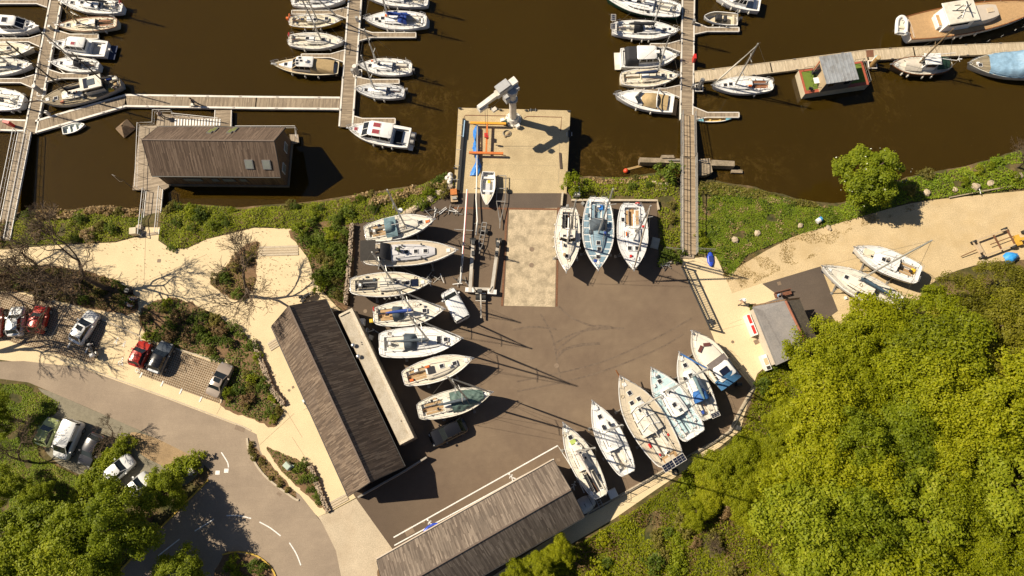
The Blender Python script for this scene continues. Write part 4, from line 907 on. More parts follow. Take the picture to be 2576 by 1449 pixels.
# ================================================================ boats: builders
def hfun(L, B, ws=.72, tm=.42, pb=2.2, sheer=.22, fb=1.0, rnd=0.0):
    def w(t):
        if t < tm: s = (tm - t) / tm; return B / 2 * (1 - (1 - ws) * s ** 2.2) * (1 - rnd * max(0, (.05 - t) / .05) ** 2)
        s = (t - tm) / (1 - tm); return B / 2 * max(0.012, (1 - s ** pb))
    def z(t): return fb * (1 + sheer * max(0, (t - .3) / .7) ** 2 + .04 * max(0, (.3 - t) / .3))
    return w, z
def stations(n=20, extra=()):
    ts = [1 - (1 - i / n) ** 1.35 for i in range(n + 1)] + [.012, .03] + list(extra)
    return sorted(set(round(t, 4) for t in ts))
def hull(t_, L, w, z, D, hm, z0, rake=.07, srake=0., chine=False, lower=None, low_split=.62):
    up, lo = MB(), MB(); ts = stations(); M = 8; rl, ru = [], []
    def pt(t, s, sg):
        if chine: y = w(t) * (1 - .12 * min(1, s / .6)) if s < .6 else w(t) * .88 * (1 - ((s - .6) / .4) ** 1.2)
        else: y = w(t) * max(0, 1 - s ** 2.6) ** .7
        k = max(0, (t - .55) / .45) ** 2; x = -L / 2 + L * t - rake * L * s * k - srake * L * s * max(0, (.25 - t) / .25)
        return (x, sg * y, z0 + z(t) - (z(t) + D) * s)
    ss = [j / M for j in range(M + 1)]; cut = round(low_split * M)
    us = ss[:cut + 1] if lower else ss
    ru = [[pt(t, s, 1) for s in us] for t in ts]; rs = [[pt(t, s, -1) for s in us] for t in ts]
    up.loft(ru, False, False); up.loft([r[::-1] for r in rs], False, False)
    tr = [pt(ts[0], s, 1) for s in us] + [pt(ts[0], s, -1) for s in us[::-1]]
    up.add(tr, [tuple(range(len(tr)))])
    h = up.build('hull', hm, t_, 'auto')
    if lower:
        ls = ss[cut:]
        lo.loft([[pt(t, s, 1) for s in ls] for t in ts], False, False); lo.loft([[pt(t, s, -1) for s in ls][::-1] for t in ts], False, False)
        tr = [pt(ts[0], s, 1) for s in ls] + [pt(ts[0], s, -1) for s in ls[::-1]]; lo.add(tr, [tuple(range(len(tr)))])
        lo.build('hull_bottom', lower, t_, 'auto')
    return h
def deck(t_, L, w, z, z0, dm, ck=None, cw=0.5, name='deck'):
    o = MB(); ex = [ck[0], ck[1]] if ck else []
    ts = [t for t in stations(18, ex) if t <= .995]
    X = lambda t: -L / 2 + L * t
    for a, b in zip(ts[:-1], ts[1:]):
        za, zb = z0 + z(a), z0 + z(b); wa, wb = w(a) * .995, w(b) * .995
        if ck and ck[0] - 1e-4 <= a and b <= ck[1] + 1e-4:
            ca, cb_ = min(cw, wa * .9), min(cw, wb * .9)
            for s in (1, -1):
                f = [(X(a), s * wa, za), (X(a), s * ca, za), (X(b), s * cb_, zb), (X(b), s * wb, zb)]; o.face(*(f if s > 0 else f[::-1]))
        else:
            for s in (1, -1):
                f = [(X(a), s * wa, za), (X(a), 0, za + .03 * wa), (X(b), 0, zb + .03 * wb), (X(b), s * wb, zb)]; o.face(*(f if s > 0 else f[::-1]))
    return o.build(name, dm, t_)
def toerail(t_, L, w, z, z0, m, h=.05, th=.07, t0=0.0, name='toe_rail'):
    o = MB(); ts = [t for t in stations(20) if t0 <= t <= .99]
    for s in (1, -1):
        rings = [[(-L / 2 + L * t, s * (w(t) + .01), z0 + z(t) - .05), (-L / 2 + L * t, s * (w(t) + .01), z0 + z(t) + h), (-L / 2 + L * t, s * max(0, w(t) - th), z0 + z(t) + h), (-L / 2 + L * t, s * max(0, w(t) - th), z0 + z(t) + .002)] for t in ts]
        o.loft(rings if s < 0 else [r[::-1] for r in rings])
    o.box((-L / 2 + L * t0 + .03, 0, z0 + z(t0) + h / 2), (.07, 2 * w(t0) - .1, h)); return o.build(name, m, t_)
def house_loft(x0, x1, wf, hf, zb, n=8, crown=.06, tumble=.84, rev=False):
    """cabin: half width wf(u), height hf(u), base level zb(x) for u in 0..1 aft to fore"""
    rings = []
    for i in range(n + 1):
        u = i / n; x = x0 + (x1 - x0) * u; a = wf(u); h = hf(u); b = zb(x)
        rings.append([(x, -a, b - .03), (x, -a * (1 - (1 - tumble) * .6), b + h * .8), (x, -a * tumble * .92, b + h), (x, 0, b + h * (1 + crown) + .02), (x, a * tumble * .92, b + h), (x, a * (1 - (1 - tumble) * .6), b + h * .8), (x, a, b - .03)])
    return MB().loft([r[::-1] for r in rings])
def rbox(c, d, r=.06):
    """box with chamfered top edges"""
    x, y, z = d[0] / 2, d[1] / 2, d[2]; o = MB(); r = min(r, x * .8, y * .8, z * .8)
    ring = lambda a, b, zz: [(c[0] - a, c[1] - b, c[2] + zz), (c[0] + a, c[1] - b, c[2] + zz), (c[0] + a, c[1] + b, c[2] + zz), (c[0] - a, c[1] + b, c[2] + zz)]
    return o.loft([ring(x, y, 0), ring(x, y, z - r), ring(x - r, y - r, z)])
def hatch(t_, x, y, z, a, b, pane=PANE, fm=WHITE2, rz=0, name='hatch'):
    o = MB().box((0, 0, .02), (a, b, .06)).build(name, fm, t_, loc=(x, y, z), rz=rz); MB().box((0, 0, .05), (a - .1, b - .1, .03)).build('pane', pane, o); return o
def fenders(t_, L, w, z, z0, ts, side, m=FENDER, big=.11):
    for t in ts:
        for s in ((1, -1) if side == 0 else (side,)):
            x = -L / 2 + L * t; y = s * (w(t) + big * .9); zt = z0 + z(t) - .15
            o = MB().path([(x, y, zt), (x, y, zt - .1), (x, y, zt - .45), (x, y, zt - .55)], [.03, big, big, .03], 7); o.tube((x, y, zt), (x, s * w(t), z0 + z(t) + .1), .012, n=4); o.build('fender', m, t_, 'auto')
def lifelines(t_, L, w, z, z0, h=.58, t0=.06, t1=.9, n=5, pul=True, push=True, m=CHROME, r=.02):
    X = lambda t: -L / 2 + L * t
    P = lambda t, s, hh: (X(t), s * (w(t) - .07), z0 + z(t) + hh)
    lt = [t0 + (t1 - t0) * i / n for i in range(n + 1)]
    g = MB()
    for s in (1, -1):
        g.path([P(t, s, h) for t in lt], .009, 4); g.path([P(t, s, h * .5) for t in lt], .007, 4)
    go = g.build('guard_wires', WIRE, t_)
    for s in (1, -1):
        for t in lt[1:-1]: MB().tube(P(t, s, 0), P(t, s, h), .014, n=5).build('stanchion', m, go)
    if pul:
        o = MB(); pts = [P(t1, 1, h), (X(.97), w(.97), z0 + z(1) + h), (X(1.0) + .05, 0, z0 + z(1) + h + .04), (X(.97), -w(.97), z0 + z(1) + h), P(t1, -1, h)]
        o.path(pts, r, 6); o.path([(p[0], p[1], p[2] - h * .5) for p in pts], r * .7, 5)
        for s in (1, -1): o.tube(P(t1, s, 0), P(t1, s, h), r, n=5); o.tube((X(.965), s * w(.965), z0 + z(.97)), (X(.97), s * w(.97), z0 + z(1) + h), r, n=5)
        o.build('pulpit', m, t_)
    if push:
        o = MB(); pts = [P(t0 + .04, 1, h), P(.012, 1, h), (X(.006), w(0) * .4, z0 + z(0) + h)]; 
        for s in (1, -1):
            q = [(p[0], p[1] * s, p[2]) for p in pts]; o.path(q, r, 6); o.path([(p[0], p[1], p[2] - h * .5) for p in q], r * .7, 5)
            for p in q: o.tube((p[0], p[1], z0 + z(0)), p, r, n=5)
        o.build('pushpit', m, t_)
def outboard(t_, x, y, z, m=BLACK, s=1.0, leg=.7):
    o = MB(); o.loft([[(x - .16 * s + dx, y - a, z + h), (x + .12 * s + dx, y - a, z + h), (x + .12 * s + dx, y + a, z + h), (x - .16 * s + dx, y + a, z + h)] for h, a, dx in ((0, .12 * s, 0), (.12 * s, .17 * s, -.06), (.38 * s, .16 * s, -.08), (.46 * s, .09 * s, -.08))])
    ob = o.build('outboard', m, t_); MB().box((x - .12 * s, y, z - leg / 2), (.14 * s, .08 * s, leg)).build('leg', m, ob)
def cradle(label, loc, rz, L, B, z):
    t = thing('boat_cradle', label, 'cradle', loc, rz)
    for x in (-L * .22, L * .2): MB().box((x, 0, .1), (.14, B * .78, .14)).build('crossbeam', STEEL, t)
    for y in (-.25, .25): MB().box((-.01 * L, y, .1 + .135), (L * .55, .12, .12)).build('runner', STEEL, t)
    for x in (-L * .22, L * .2):
        for s in (-1, 1): 
            po = MB().tube((x, s * B * .46, .03), (x, s * B * .34, z), .05, n=6).build('prop', STEEL, t); MB().box((x, s * B * .33, z + .02), (.3, .06, .25)).build('pad', RUBBER, po)
            MB().box((x, s * B * .46, .02), (.3, .3, .04)).build('foot', STEEL, t)
def place(bow, stern, zd):
    a, b = W(*stern, zd), W(*bow, zd); d = b - a; c = (a + b) / 2
    return c, d.to_2d().length, math.atan2(d.y, d.x)
def to_local(c, rz, p):
    q = Vector((p[0] - c[0], p[1] - c[1])); cs, sn = math.cos(-rz), math.sin(-rz); return q.x * cs - q.y * sn, q.x * sn + q.y * cs
def soft_cover(t_, name, m, x0, x1, wf, zf, n=14, k=10, wr=.05, seed=0):
    """draped cloth: half-width wf(u), crown height zf(u, v) sampled across; wrinkled"""
    rings = []
    for i in range(n + 1):
        u = i / n; x = x0 + (x1 - x0) * u; r = []
        for j in range(k + 1):
            v = -1 + 2 * j / k; q = mnoise.noise(Vector((x * 2.1, v * 3.3, seed))) * wr + mnoise.noise(Vector((x * 5.3, v * 6.1, seed + 9))) * wr * .5
            r.append((x + q * .5, wf(u) * v, zf(u, v) + q))
        rings.append(r)
    return MB().loft([r[::-1] for r in rings], False, False).build(name, m, t_, True)

def sailboat(label, bow, stern, bpx, yard=False, fb=None, mast=None, mtop=None, hm=WHITE, dm=WHITE, rm=None, panel=None, rail=None, cover=None, boom=True, hood=None, cabin=(.36, .74), cabw=.62, cabh=.42, ck=(.06, .34), ckm=None,
             hatches=((.80, 0), (.62, 0)), pane=PANE, windows=2, tm=.46, ws=.60, pb=2.15, fend=(), fside=0, furl=None, zlift=None, solar=(), ob=None, bimini=None, radar=False, sprd=2, genoa=None, lower=ANTIB, name='sailing_boat', cat='sailing boat', teakck=True, wires=True, extras=None, group=None, wheel=False, life=None, keel=True, sheer=.2, mastm=ALU, rev_tr=0.0):
    L0 = 9.0
    fb = fb or (.95 if yard else .85)
    D = .45
    zl = zlift if zlift is not None else 1.55          # yard: waterline above ground
    zd = (zl + fb) if yard else ZW + fb
    c, L, rz = place(bow, stern, zd)
    B = bpx / (F / ((H - zd) * 1.09))
    base = Vector((c.x, c.y, 0.0 if yard else ZW)); z0 = zl if yard else 0.0
    t = thing(name, label, cat, base, rz, group)
    w, z = hfun(L, B, ws, tm, pb, sheer, fb, .22)
    X = lambda q: -L / 2 + L * q
    hull(t, L, w, z, D if not yard else .55, hm, z0, lower=lower if yard else None, srake=rev_tr)
    cw = B * .225
    deck(t, L, w, z, z0, dm, ck, cw)
    toerail(t, L, w, z, z0, rail or WHITE)
    rm = rm or dm
    # cockpit well
    xa, xb = X(ck[0]), X(ck[1]); zc = z0 + z(.2); cm = ckm or OFFW
    wl = MB(); dp = .42
    wl.add([(xa, -cw, zc), (xb, -cw, zc), (xb, cw, zc), (xa, cw, zc), (xa, -cw, zc - dp), (xb, -cw, zc - dp), (xb, cw, zc - dp), (xa, cw, zc - dp)], [(4, 5, 6, 7), (0, 4, 7, 3), (1, 2, 6, 5), (0, 1, 5, 4), (3, 7, 6, 2)])
    co = wl.build('cockpit', WHITE if hm is not CREAM else CREAM, t)
    MB().box(((xa + xb) / 2, 0, zc - dp + .015), (xb - xa - .06, cw * .75, .02)).build('sole', cm, co)
    for s in (-1, 1): MB().box(((xa + xb) / 2 + .1, s * cw * .72, zc - .2), (xb - xa - .35, cw * .5, .36)).build('bench', dm, co); MB().box(((xa + xb) / 2 + .1, s * cw * .72, zc - .005), (xb - xa - .5, cw * .4, .02)).build('bench_slats', cm, co)
    for s in (-1, 1): MB().strip([(xa, s * (cw + .06)), (xb + .1, s * (cw + .08))], .12, zc - .02, zc + .13).build('coaming', dm, t)
    # coachroof
    c0, c1 = X(cabin[0]), X(cabin[1]); hw = lambda u: min(B / 2 * cabw * (1 - .0 * u), max(.12, w(cabin[0] + (cabin[1] - cabin[0]) * u) - .33)) * (1 - .42 * u ** 3)
    hh = lambda u: cabh * (1 - .55 * u ** 1.6); zb_ = lambda x: z0 + z((x + L / 2) / L)
    cr = house_loft(c0, c1, hw, hh, zb_).build('coachroof', rm, t, 'auto')
    rz_ = lambda q: zb_(X(q)) + (hh((q - cabin[0]) / (cabin[1] - cabin[0])) * 1.06 + .03 if cabin[0] <= q <= cabin[1] else .03 * w(q) + .01)
    MB().box((c0 - .02, 0, zb_(c0) + cabh * .42), (.06, .55, cabh * .8)).build('companionway', BLACK, cr); MB().box((c0 + .38, 0, rz_(cabin[0] + .03) + .03), (.85, .62, .06)).build('sliding_hatch', rm if rm is not dm else WHITE, cr)
    for k in range(windows):
        u0, u1 = .1 + k * .78 / windows, .1 + (k + .8) * .78 / windows
        for s in (-1, 1):
            pts = []
            for u, f in ((u0, .25), (u1, .25), (u1, .72), (u0, .72)):
                x = c0 + (c1 - c0) * u; a = hw(u) * (1 - .16 * .6 * f) + .012; pts.append((x, s * a, zb_(x) + hh(u) * f))
            MB().face(*(pts if s < 0 else pts[::-1])).build('window', GLASS, cr)
    for g in (.35, .8):
        for s in (-1, 1): 
            x = c0 + (c1 - c0) * .15; x2 = c0 + (c1 - c0) * .8; MB().tube((x, s * hw(.15) * .7, rz_(cabin[0] + .02) + .02), (x2, s * hw(.8) * .66, rz_(cabin[0] + (cabin[1] - cabin[0]) * .8)), .022, n=4).build('grab_rail', WOOD if hm is CREAM else CHROME, cr) if g > .5 else None
    for q, y in hatches: hatch(t, X(q), y, rz_(q), .52, .5, pane)
    # winches
    for q in (ck[0] + .1, ck[1] - .05):
        for s in (-1, 1): MB().tube((X(q), s * (cw + .1), zc + .1), (X(q), s * (cw + .1), zc + .28), .08, .06, 8).build('winch', CHROME, t)
    if panel:
        pn = MB(); X_ = [(.05 + .095 * k, .05 + .095 * k + .082) for k in range(10)]
        for a, b in X_:
            for s in (-1, 1):
                q = []
                for tt, side in ((a, 0), (b, 0), (b, 1), (a, 1)):
                    inn = 0.05
                    if cabin[0] - .03 <= tt <= cabin[1] + .02: u = min(1, max(0, (tt - cabin[0]) / (cabin[1] - cabin[0]))); inn = hw(u) + .07
                    elif tt < cabin[0]: inn = cw + .2
                    out = max(w(tt) - .16, inn + .02) if side else inn
                    q.append((X(tt), s * out, z0 + z(tt) + .03 * w(tt) * (1 - out / max(w(tt), .05)) + .012))
                if max(abs(q[2][1] - q[1][1]), abs(q[3][1] - q[0][1])) > .06: pn.face(*(q if s > 0 else q[::-1]))
        pn.build('nonskid_panels', panel, t)
    lifelines(t, L, w, z, z0, n=max(4, int(L / 1.9)))
    # anchor gear
    MB().box((X(.985), 0, z0 + z(1) + .06), (.5, .12, .1)).build('bow_roller', CHROME, t); hatch(t, X(.9), 0, z0 + z(.9) + .02, .4, min(.4, w(.9)), WHITE, WHITE, name='anchor_locker')
    # mast and rigging
    if mast:
        zm = (zl if yard else ZW) + fb + cabh * .6
        h = mast_top(mast, zm, mtop) if mtop else 1.12 * L
        mw = W(*mast, zm); mx, my = to_local(c, rz, mw); my *= .3
        zm0 = zb_(mx); ht = zm0 + cabh * .6 + h
        mo = MB().tube((mx, my, zm0), (mx, my, ht), .085 + .004 * L * .5, .075, 8).build('mast', mastm, t, 'auto')
        sp = MB()
        for k in range(sprd):
            hz = zm0 + (ht - zm0) * (.52 if sprd == 1 else (.36 + .32 * k)); ln = B * (.30 - .06 * k)
            for s in (-1, 1): MB().tube((mx, my, hz), (mx - .15, my + s * ln, hz + .03), .045, .035, 5).build('spreader', mastm, mo)
        MB().tube((mx, my, ht), (mx - .25, my, ht + .12), .015, n=4).build('masthead', WIRE, mo)
        if wires:
            rg = MB(); r_ = .014
            for s in (-1, 1):
                hz = zm0 + (ht - zm0) * .36; ln = B * .30
                rg.path([(mx, my, ht - .1), (mx - .15, my + s * ln, hz + .03), (mx - .1, s * (w(.5) - .12), z0 + z(.5))], r_, 4)
                rg.tube((mx, my, hz), (mx + .3, s * (w(.55) - .15), z0 + z(.55)), r_, n=4)
            rg.tube((mx, my, ht), (X(.01), 0, z0 + z(0) + .1), r_, n=4); rg.tube((mx, my, ht - .05), (X(.985), 0, z0 + z(1) + .1), r_, n=4)
            rg.build('rigging', WIRE, t)
            if genoa: MB().path([Vector((X(.975), 0, z0 + z(1) + .3)).lerp(Vector((mx, my, ht - .4)), k / 6) for k in range(7)], [.05, .095, .095, .085, .075, .06, .04], 7).build('furled_genoa', genoa, t, True)
        if boom:
            bx = max(X(.10), mx - L * .36); bz = zm0 + cabh + .62
            bo_ = MB().tube((mx - .1, my, bz), (bx, 0, bz + .05), .055, n=8).build('boom', mastm, t, 'auto')
            if cover:
                pts = [(mx + .1, my, bz + .55), (mx - .1, my, bz + .2)] + [(mx - .1 + (bx - mx) * f, my * (1 - f), bz + .1 + .05 * (1 - f)) for f in (.12, .35, .6, .85, 1.0)]
                MB().path(pts, [.05, .2, .2, .18, .155, .12, .05], 9, True, 1.35).build('sail_cover', cover, bo_, True)
        if radar: rd = MB().tube((mx + .3, my, zm0 + h * .45), (mx + .3, my, zm0 + h * .45 + .2), .26, .22, 12); rd.tube((mx, my, zm0 + h * .45), (mx + .3, my, zm0 + h * .45), .03, n=5); rd.build('radar_dome', WHITE2, mo)
    if hood:
        hx = c0 + .12; hl = min(1.25, L * .13); hwid = min(B * .30, hw(0) + .1); zc_ = zb_(c0) + cabh * .5
        soft_cover(t, 'sprayhood', hood, hx - .55, hx + hl * .65, lambda u: hwid * (1 - .12 * u), lambda u, v: zc_ + (.95 if u < .5 else .95 * math.cos((u - .5) * 2.7)) * max(0, (1 - abs(v) ** 3.2)) * (1 if u > .02 else .96) + .02, 8, 10, .02)
    if bimini:
        bx0, bx1 = X(ck[0]) - .1, X(ck[1]) - .15; bt = soft_cover(t, 'bimini', bimini, bx0, bx1, lambda u: B * .36, lambda u, v: zc + 1.85 + .12 * (1 - v * v), 6, 6, .02)
        f = MB()
        for q in (bx0 + .1, bx1 - .1): f.path([(q, -B * .36, zc), (q, -B * .36, zc + 1.82), (q, B * .36, zc + 1.82), (q, B * .36, zc)], .02, 5)
        f.build('frame', CHROME, bt)
    for (q, y, a, b, hz) in solar:
        so_ = MB().box((X(q), y, z0 + fb + hz), (a, b, .04)).build('solar_panel', SOLAR, t)
        fr = MB()
        for s in (-1, 1): fr.box((X(q) + s * a / 2, y, z0 + fb + hz), (.035, b + .03, .05)); fr.box((X(q), y + s * b / 2, z0 + fb + hz + .001), (a, .035, .05))
        for k in (-.17, .17): fr.box((X(q) + k * a, y, z0 + fb + hz + .022), (.012, b, .004)); fr.box((X(q), y + k * b, z0 + fb + hz + .023), (a, .012, .004))
        fr.tube((X(q), y, z0 + fb), (X(q), y, z0 + fb + hz), .03, n=5); fr.build('frame', EDGE, so_)
    if wheel: 
        o = MB(); o.path([(X(ck[0]) + .5, .42 * math.cos(k), zc + .35 + .42 * math.sin(k)) for k in np.linspace(0, 2 * math.pi, 15)], .02, 5); 
        for k in range(3): o.tube((X(ck[0]) + .5, .42 * math.cos(k * 2.1), zc + .35 + .42 * math.sin(k * 2.1)), (X(ck[0]) + .5, 0, zc + .35), .012, n=4)
        o.build('steering_wheel', CHROME, t); MB().box((X(ck[0]) + .62, 0, zc), (.25, .3, .8)).build('pedestal', WHITE, t)
    else: MB().tube((X(ck[0]) + .1, 0, zc + .15), (X(ck[0]) + 1.1, 0.1, zc + .3), .025, n=5).build('tiller', WOOD, t)
    if ob: outboard(t, X(0) - .15, ob[0], z0 + fb * .75, ob[1])
    if life:
        o = MB(); o.path([(X(.02), life[1] + .22 * math.cos(k), z0 + fb + .45 + .22 * math.sin(k)) for k in np.linspace(-1.0, 4.1, 10)], .07, 6); o.build('life_ring', life[0], t)
    fenders(t, L, w, z, z0, fend, fside)
    if yard:
        if keel: MB().loft([[(X(.36), -.1, z0 - .3), (X(.6), -.1, z0 - .3), (X(.6), .1, z0 - .3), (X(.36), .1, z0 - .3)], [(X(.40), -.07, .17), (X(.55), -.07, .17), (X(.55), .07, .17), (X(.40), .07, .17)]][::-1]).build('keel', lower, t)
        MB().box((X(.04), 0, z0 - .25), (.4, .06, 1.1)).build('rudder', lower, t)
        cradle('steel cradle under the ' + ' '.join(label.split()[:12]), base, rz, L, B, z0 - .1)
    if extras: extras(t, dict(L=L, B=B, w=w, z=z, z0=z0, X=X, zc=zc, fb=fb, rz=rz_, cw=cw, hw=hw, c0=c0, c1=c1, zb=zb_))
    return t

def motorboat(label, bow, stern, bpx, yard=False, fb=1.0, hm=WHITE, dm=WHITE, cab=(.30, .66), cabw=.66, cabh=1.15, roofm=None, foredeck=True, hatches=((.78, 0),), roofh=(), pane=PANE, canopy=None, tarp=None, swim=.0, swimm=WHITE, ck=(.04, .30), ckm=None, ob=(), rail=WHITE, ws=.86, tm=.38, pb=2.6, fend=(), fside=0, low=None, extras=None, name='motor_boat', cat='motor boat', zlift=.9, lower=ANTIB, sheer=.28, group=None, railz=.65, radar=False, trunkm=None):
    zd = (zlift + fb) if yard else ZW + fb
    c, L, rz = place(bow, stern, zd); B = bpx / (F / ((H - zd) * 1.09))
    base = Vector((c.x, c.y, 0.0 if yard else ZW)); z0 = zlift if yard else 0.0
    t = thing(name, label, cat, base, rz, group); w, z = hfun(L, B, ws, tm, pb, sheer, fb); X = lambda q: -L / 2 + L * q
    hull(t, L, w, z, .35, hm, z0, .08, chine=True, lower=lower if yard else None)
    cw = B * .37; deck(t, L, w, z, z0, dm, ck, cw); toerail(t, L, w, z, z0, rail, .07, .09)
    xa, xb = X(ck[0]), X(ck[1]); zc = z0 + z(.2); dp = .55
    co = MB().add([(xa, -cw, zc), (xb, -cw, zc), (xb, cw, zc), (xa, cw, zc), (xa, -cw, zc - dp), (xb, -cw, zc - dp), (xb, cw, zc - dp), (xa, cw, zc - dp)], [(4, 5, 6, 7), (0, 4, 7, 3), (1, 2, 6, 5), (0, 1, 5, 4), (3, 7, 6, 2)]).build('cockpit', dm, t)
    MB().box(((xa + xb) / 2, 0, zc - dp + .015), (xb - xa - .06, cw * 1.9, .02)).build('sole', ckm or GREYD, co); MB().box((xa + .3, 0, zc - .3), (.5, cw * 1.7, .4)).build('bench', WHITE, co)
    zb_ = lambda x: z0 + z((x + L / 2) / L)
    info = dict(L=L, B=B, w=w, z=z, z0=z0, X=X, zc=zc, fb=fb, cw=cw, zb=zb_)
    if foredeck:      # raised forward cabin trunk
        f0, f1 = X(cab[1]) - .3, X(.90); hw2 = lambda u: max(.1, w(cab[1] + (.90 - cab[1]) * u) - .3) * (1 - .2 * u ** 3)
        fo = house_loft(f0, f1, hw2, lambda u: .34 * (1 - .75 * u ** 1.5), zb_).build('foredeck_trunk', trunkm or dm, t, 'auto')
        for q, y in hatches: hatch(t, X(q), y, zb_(X(q)) + .27 * (1 - max(0, (q - cab[1]) / .3)) + .06, .5, .5, pane)
    if cab:
        c0, c1 = X(cab[0]), X(cab[1]); hw = lambda u: B / 2 * cabw
        zb0 = zb_(c0); low_ = MB()
        rk = min(.9, (c1 - c0) * .28)       # rake of the windscreen
        wbase, wtop = B / 2 * cabw, B / 2 * cabw * .9; h1, h2 = cabh * .42, cabh
        ring = lambda x0, x1, ww, zz, zz1: [(x0, -ww, zz), (x1, -ww * .86, zz1), (x1, ww * .86, zz1), (x0, ww, zz)]
        low_.loft([ring(c0, c1 + .15, wbase, zb0 - .05, zb0 - .05), ring(c0, c1 + .1, wbase, zb0 + h1, zb0 + h1)]); cabo = low_.build('cabin', trunkm or dm, t)
        gl = MB().loft([ring(c0 + .02, c1 + .08, wbase - .015, zb0 + h1 - .01, zb0 + h1 - .01), ring(c0 + .06, c1 - rk, wtop, zb0 + h2, zb0 + h2)]); gl.build('windows', GLASS, cabo)
        pil = lambda p, q, r: MB().tube(p, q, r, n=5).build('pillar', dm, cabo)
        if cabh > .6:
            for s in (-1, 1):
                pil((c1 + .1, s * wbase * .86, zb0 + h1), (c1 - rk, s * wtop * .86, zb0 + h2), .05); pil((c0 + .03, s * (wbase - .01), zb0 + h1), (c0 + .07, s * wtop, zb0 + h2), .06)
                for f in (.35, .62): pil((c0 + (c1 - c0) * f, s * (wbase * .965), zb0 + h1), (c0 + (c1 - c0) * f - .1, s * wtop * .965, zb0 + h2), .035)
            pil((c1 + .1, 0, zb0 + h1), (c1 - rk, 0, zb0 + h2), .03)
        r0, r1 = c0 - .25, c1 - rk + .12
        rr = [[(r0, -wtop * .9, 0), (r0 + .12, -wtop * 1.02, 0), (r1 - .25, -wtop * .98, 0), (r1, -wtop * .75, 0), (r1, wtop * .75, 0), (r1 - .25, wtop * .98, 0), (r0 + .12, wtop * 1.02, 0), (r0, wtop * .9, 0)]]
        mk = lambda k, zz: [((r0 + r1) / 2 + (p[0] - (r0 + r1) / 2) * k, p[1] * k, zz) for p in rr[0]]
        rf = MB().loft([mk(1, zb0 + h2 - .02), mk(1.0, zb0 + h2 + .05), mk(.93, zb0 + h2 + .11)]).build('roof', roofm or WHITE, cabo, 'auto')
        for q, y, a, b, pm in roofh: hatch(t, X(q), y, zb0 + h2 + .1, a, b, pm, name='roof_hatch')
        if radar: MB().tube((r0 + .8, 0, zb0 + h2), (r0 + .8, 0, zb0 + h2 + .45), .25, .22, 10).build('radar_dome', WHITE2, t)
        MB().tube((r0 + .4, wtop * .6, zb0 + h2), (r0 + .1, wtop * .6, zb0 + h2 + 1.2), .015, n=4).build('antenna', WHITE2, t)
        info.update(c0=c0, c1=c1, wtop=wtop, wbase=wbase, ztop=zb0 + h2 + .11, zb0=zb0, h1=h1, rf=rf)
    lifelines(t, L, w, z, z0, railz, .45, .9, 4, True, False, CHROME, .024)
    MB().box((X(.98), 0, z0 + z(1) + .06), (.6, .16, .1)).build('bow_roller', CHROME, t)
    if swim: MB().box((X(0) - swim / 2, 0, z0 + .3), (swim, 2 * w(0) * .92, .1)).build('swim_platform', swimm, t)
    if canopy:
        zt = (info.get('ztop', zc + 1.6)) - .1; x0_, x1_ = canopy[1], canopy[2]
        soft_cover(t, 'canopy', canopy[0], X(x0_), X(x1_), lambda u: B * .45, lambda u, v: (zc + .1) + (zt - zc - .1) * (min(1, (1.02 - abs(v)) * 4) if abs(v) > .7 else 1) * (1 if u > .12 else .35 + u * 5) , 10, 12, .03)
    for y, m_, s in ob: outboard(t, X(0) - .3, y, z0 + .75, m_, s, .9)
    fenders(t, L, w, z, z0, fend, fside)
    if yard: cradle('steel cradle under the ' + ' '.join(label.split()[:12]), base, rz, L, B, z0 - .05)
    if extras: extras(t, info)
    return t
# ================================================================ boats afloat
def cushions(m):
    def f(t, i):
        X, zc = i['X'], i['zc']
        for s in (-1, 1): MB().box((X(.2), s * i['cw'] * .7, zc + .05), (i['L'] * .2, i['cw'] * .45, .08)).build('cushion', m, t)
    return f
def clutter(n, seed, ms):
    """loose gear in cockpit and on side decks: coiled ropes, bags, boxes"""
    def f(t, i):
        r = random.Random(seed); X = i['X']
        for k in range(n):
            q = r.uniform(.08, .9); y = r.uniform(-.75, .75) * i['w'](q); zz = i['z0'] + i['z'](q) + .04
            if i.get('c0') is not None and i['c0'] < X(q) < i['c1'] and abs(y) < i['B'] * .33: zz += .42
            m = ms[k % len(ms)]
            if k % 3 == 0: MB().path([(X(q) + .16 * math.cos(a), y + .16 * math.sin(a), zz + .02 * a / 6) for a in np.linspace(0, 12, 18)], .025, 4).build('rope_coil', ROPE, t)
            else: rbox((X(q), y, zz), (r.uniform(.2, .5), r.uniform(.15, .35), r.uniform(.08, .22)), .05).build('deck_gear', m, t)
    return f
def both(*fs):
    def f(t, i):
        for g in fs: g(t, i)
    return f
GEAR = (WHITE2, NAVY, GREYD, BLACK, ORANGE)
# --- left pontoon
motorboat('white cabin cruiser at the left edge with dark square roof hatch', (99, 69), (-48, 60), 50, cab=(.42, .78), roofh=((.52, 0, .75, .75, PANE),), hatches=((.84, 0),), fend=(.4, .6, .8), fside=-1)
sailboat('cream sailing boat at the left edge with a bare deck', (86, 122), (-70, 131), 46, hm=CREAM, dm=CREAM, mast=(-20, 128), hatches=((.62, 0),), fend=(.5, .7), fside=-1)
sailboat('white sailing boat at the left edge with a pale spray cover', (82, 163), (-66, 174), 46, dm=OFFW, mast=(28, 165), hood=WHITE2, cabin=(.34, .76), cover=OFFW)
sailboat('broad white yacht at the left edge showing its round stern', (-140, 236), (58, 256), 66, ws=.6, tm=.5, mast=(-20, 245), wheel=True, ckm=OFFW, fend=(.04, .12, .3), extras=clutter(9, 3, GEAR), boom=True, cover=None)
sailboat('white yacht at the top left with a red life ring astern', (152, 5), (308, 21), 45, mast=(222, 6), boom=True, cover=BLACK, life=(RED, -.5), dm=WHITE, extras=clutter(10, 1, (BLACK, NAVY, BLACK)), wheel=True)
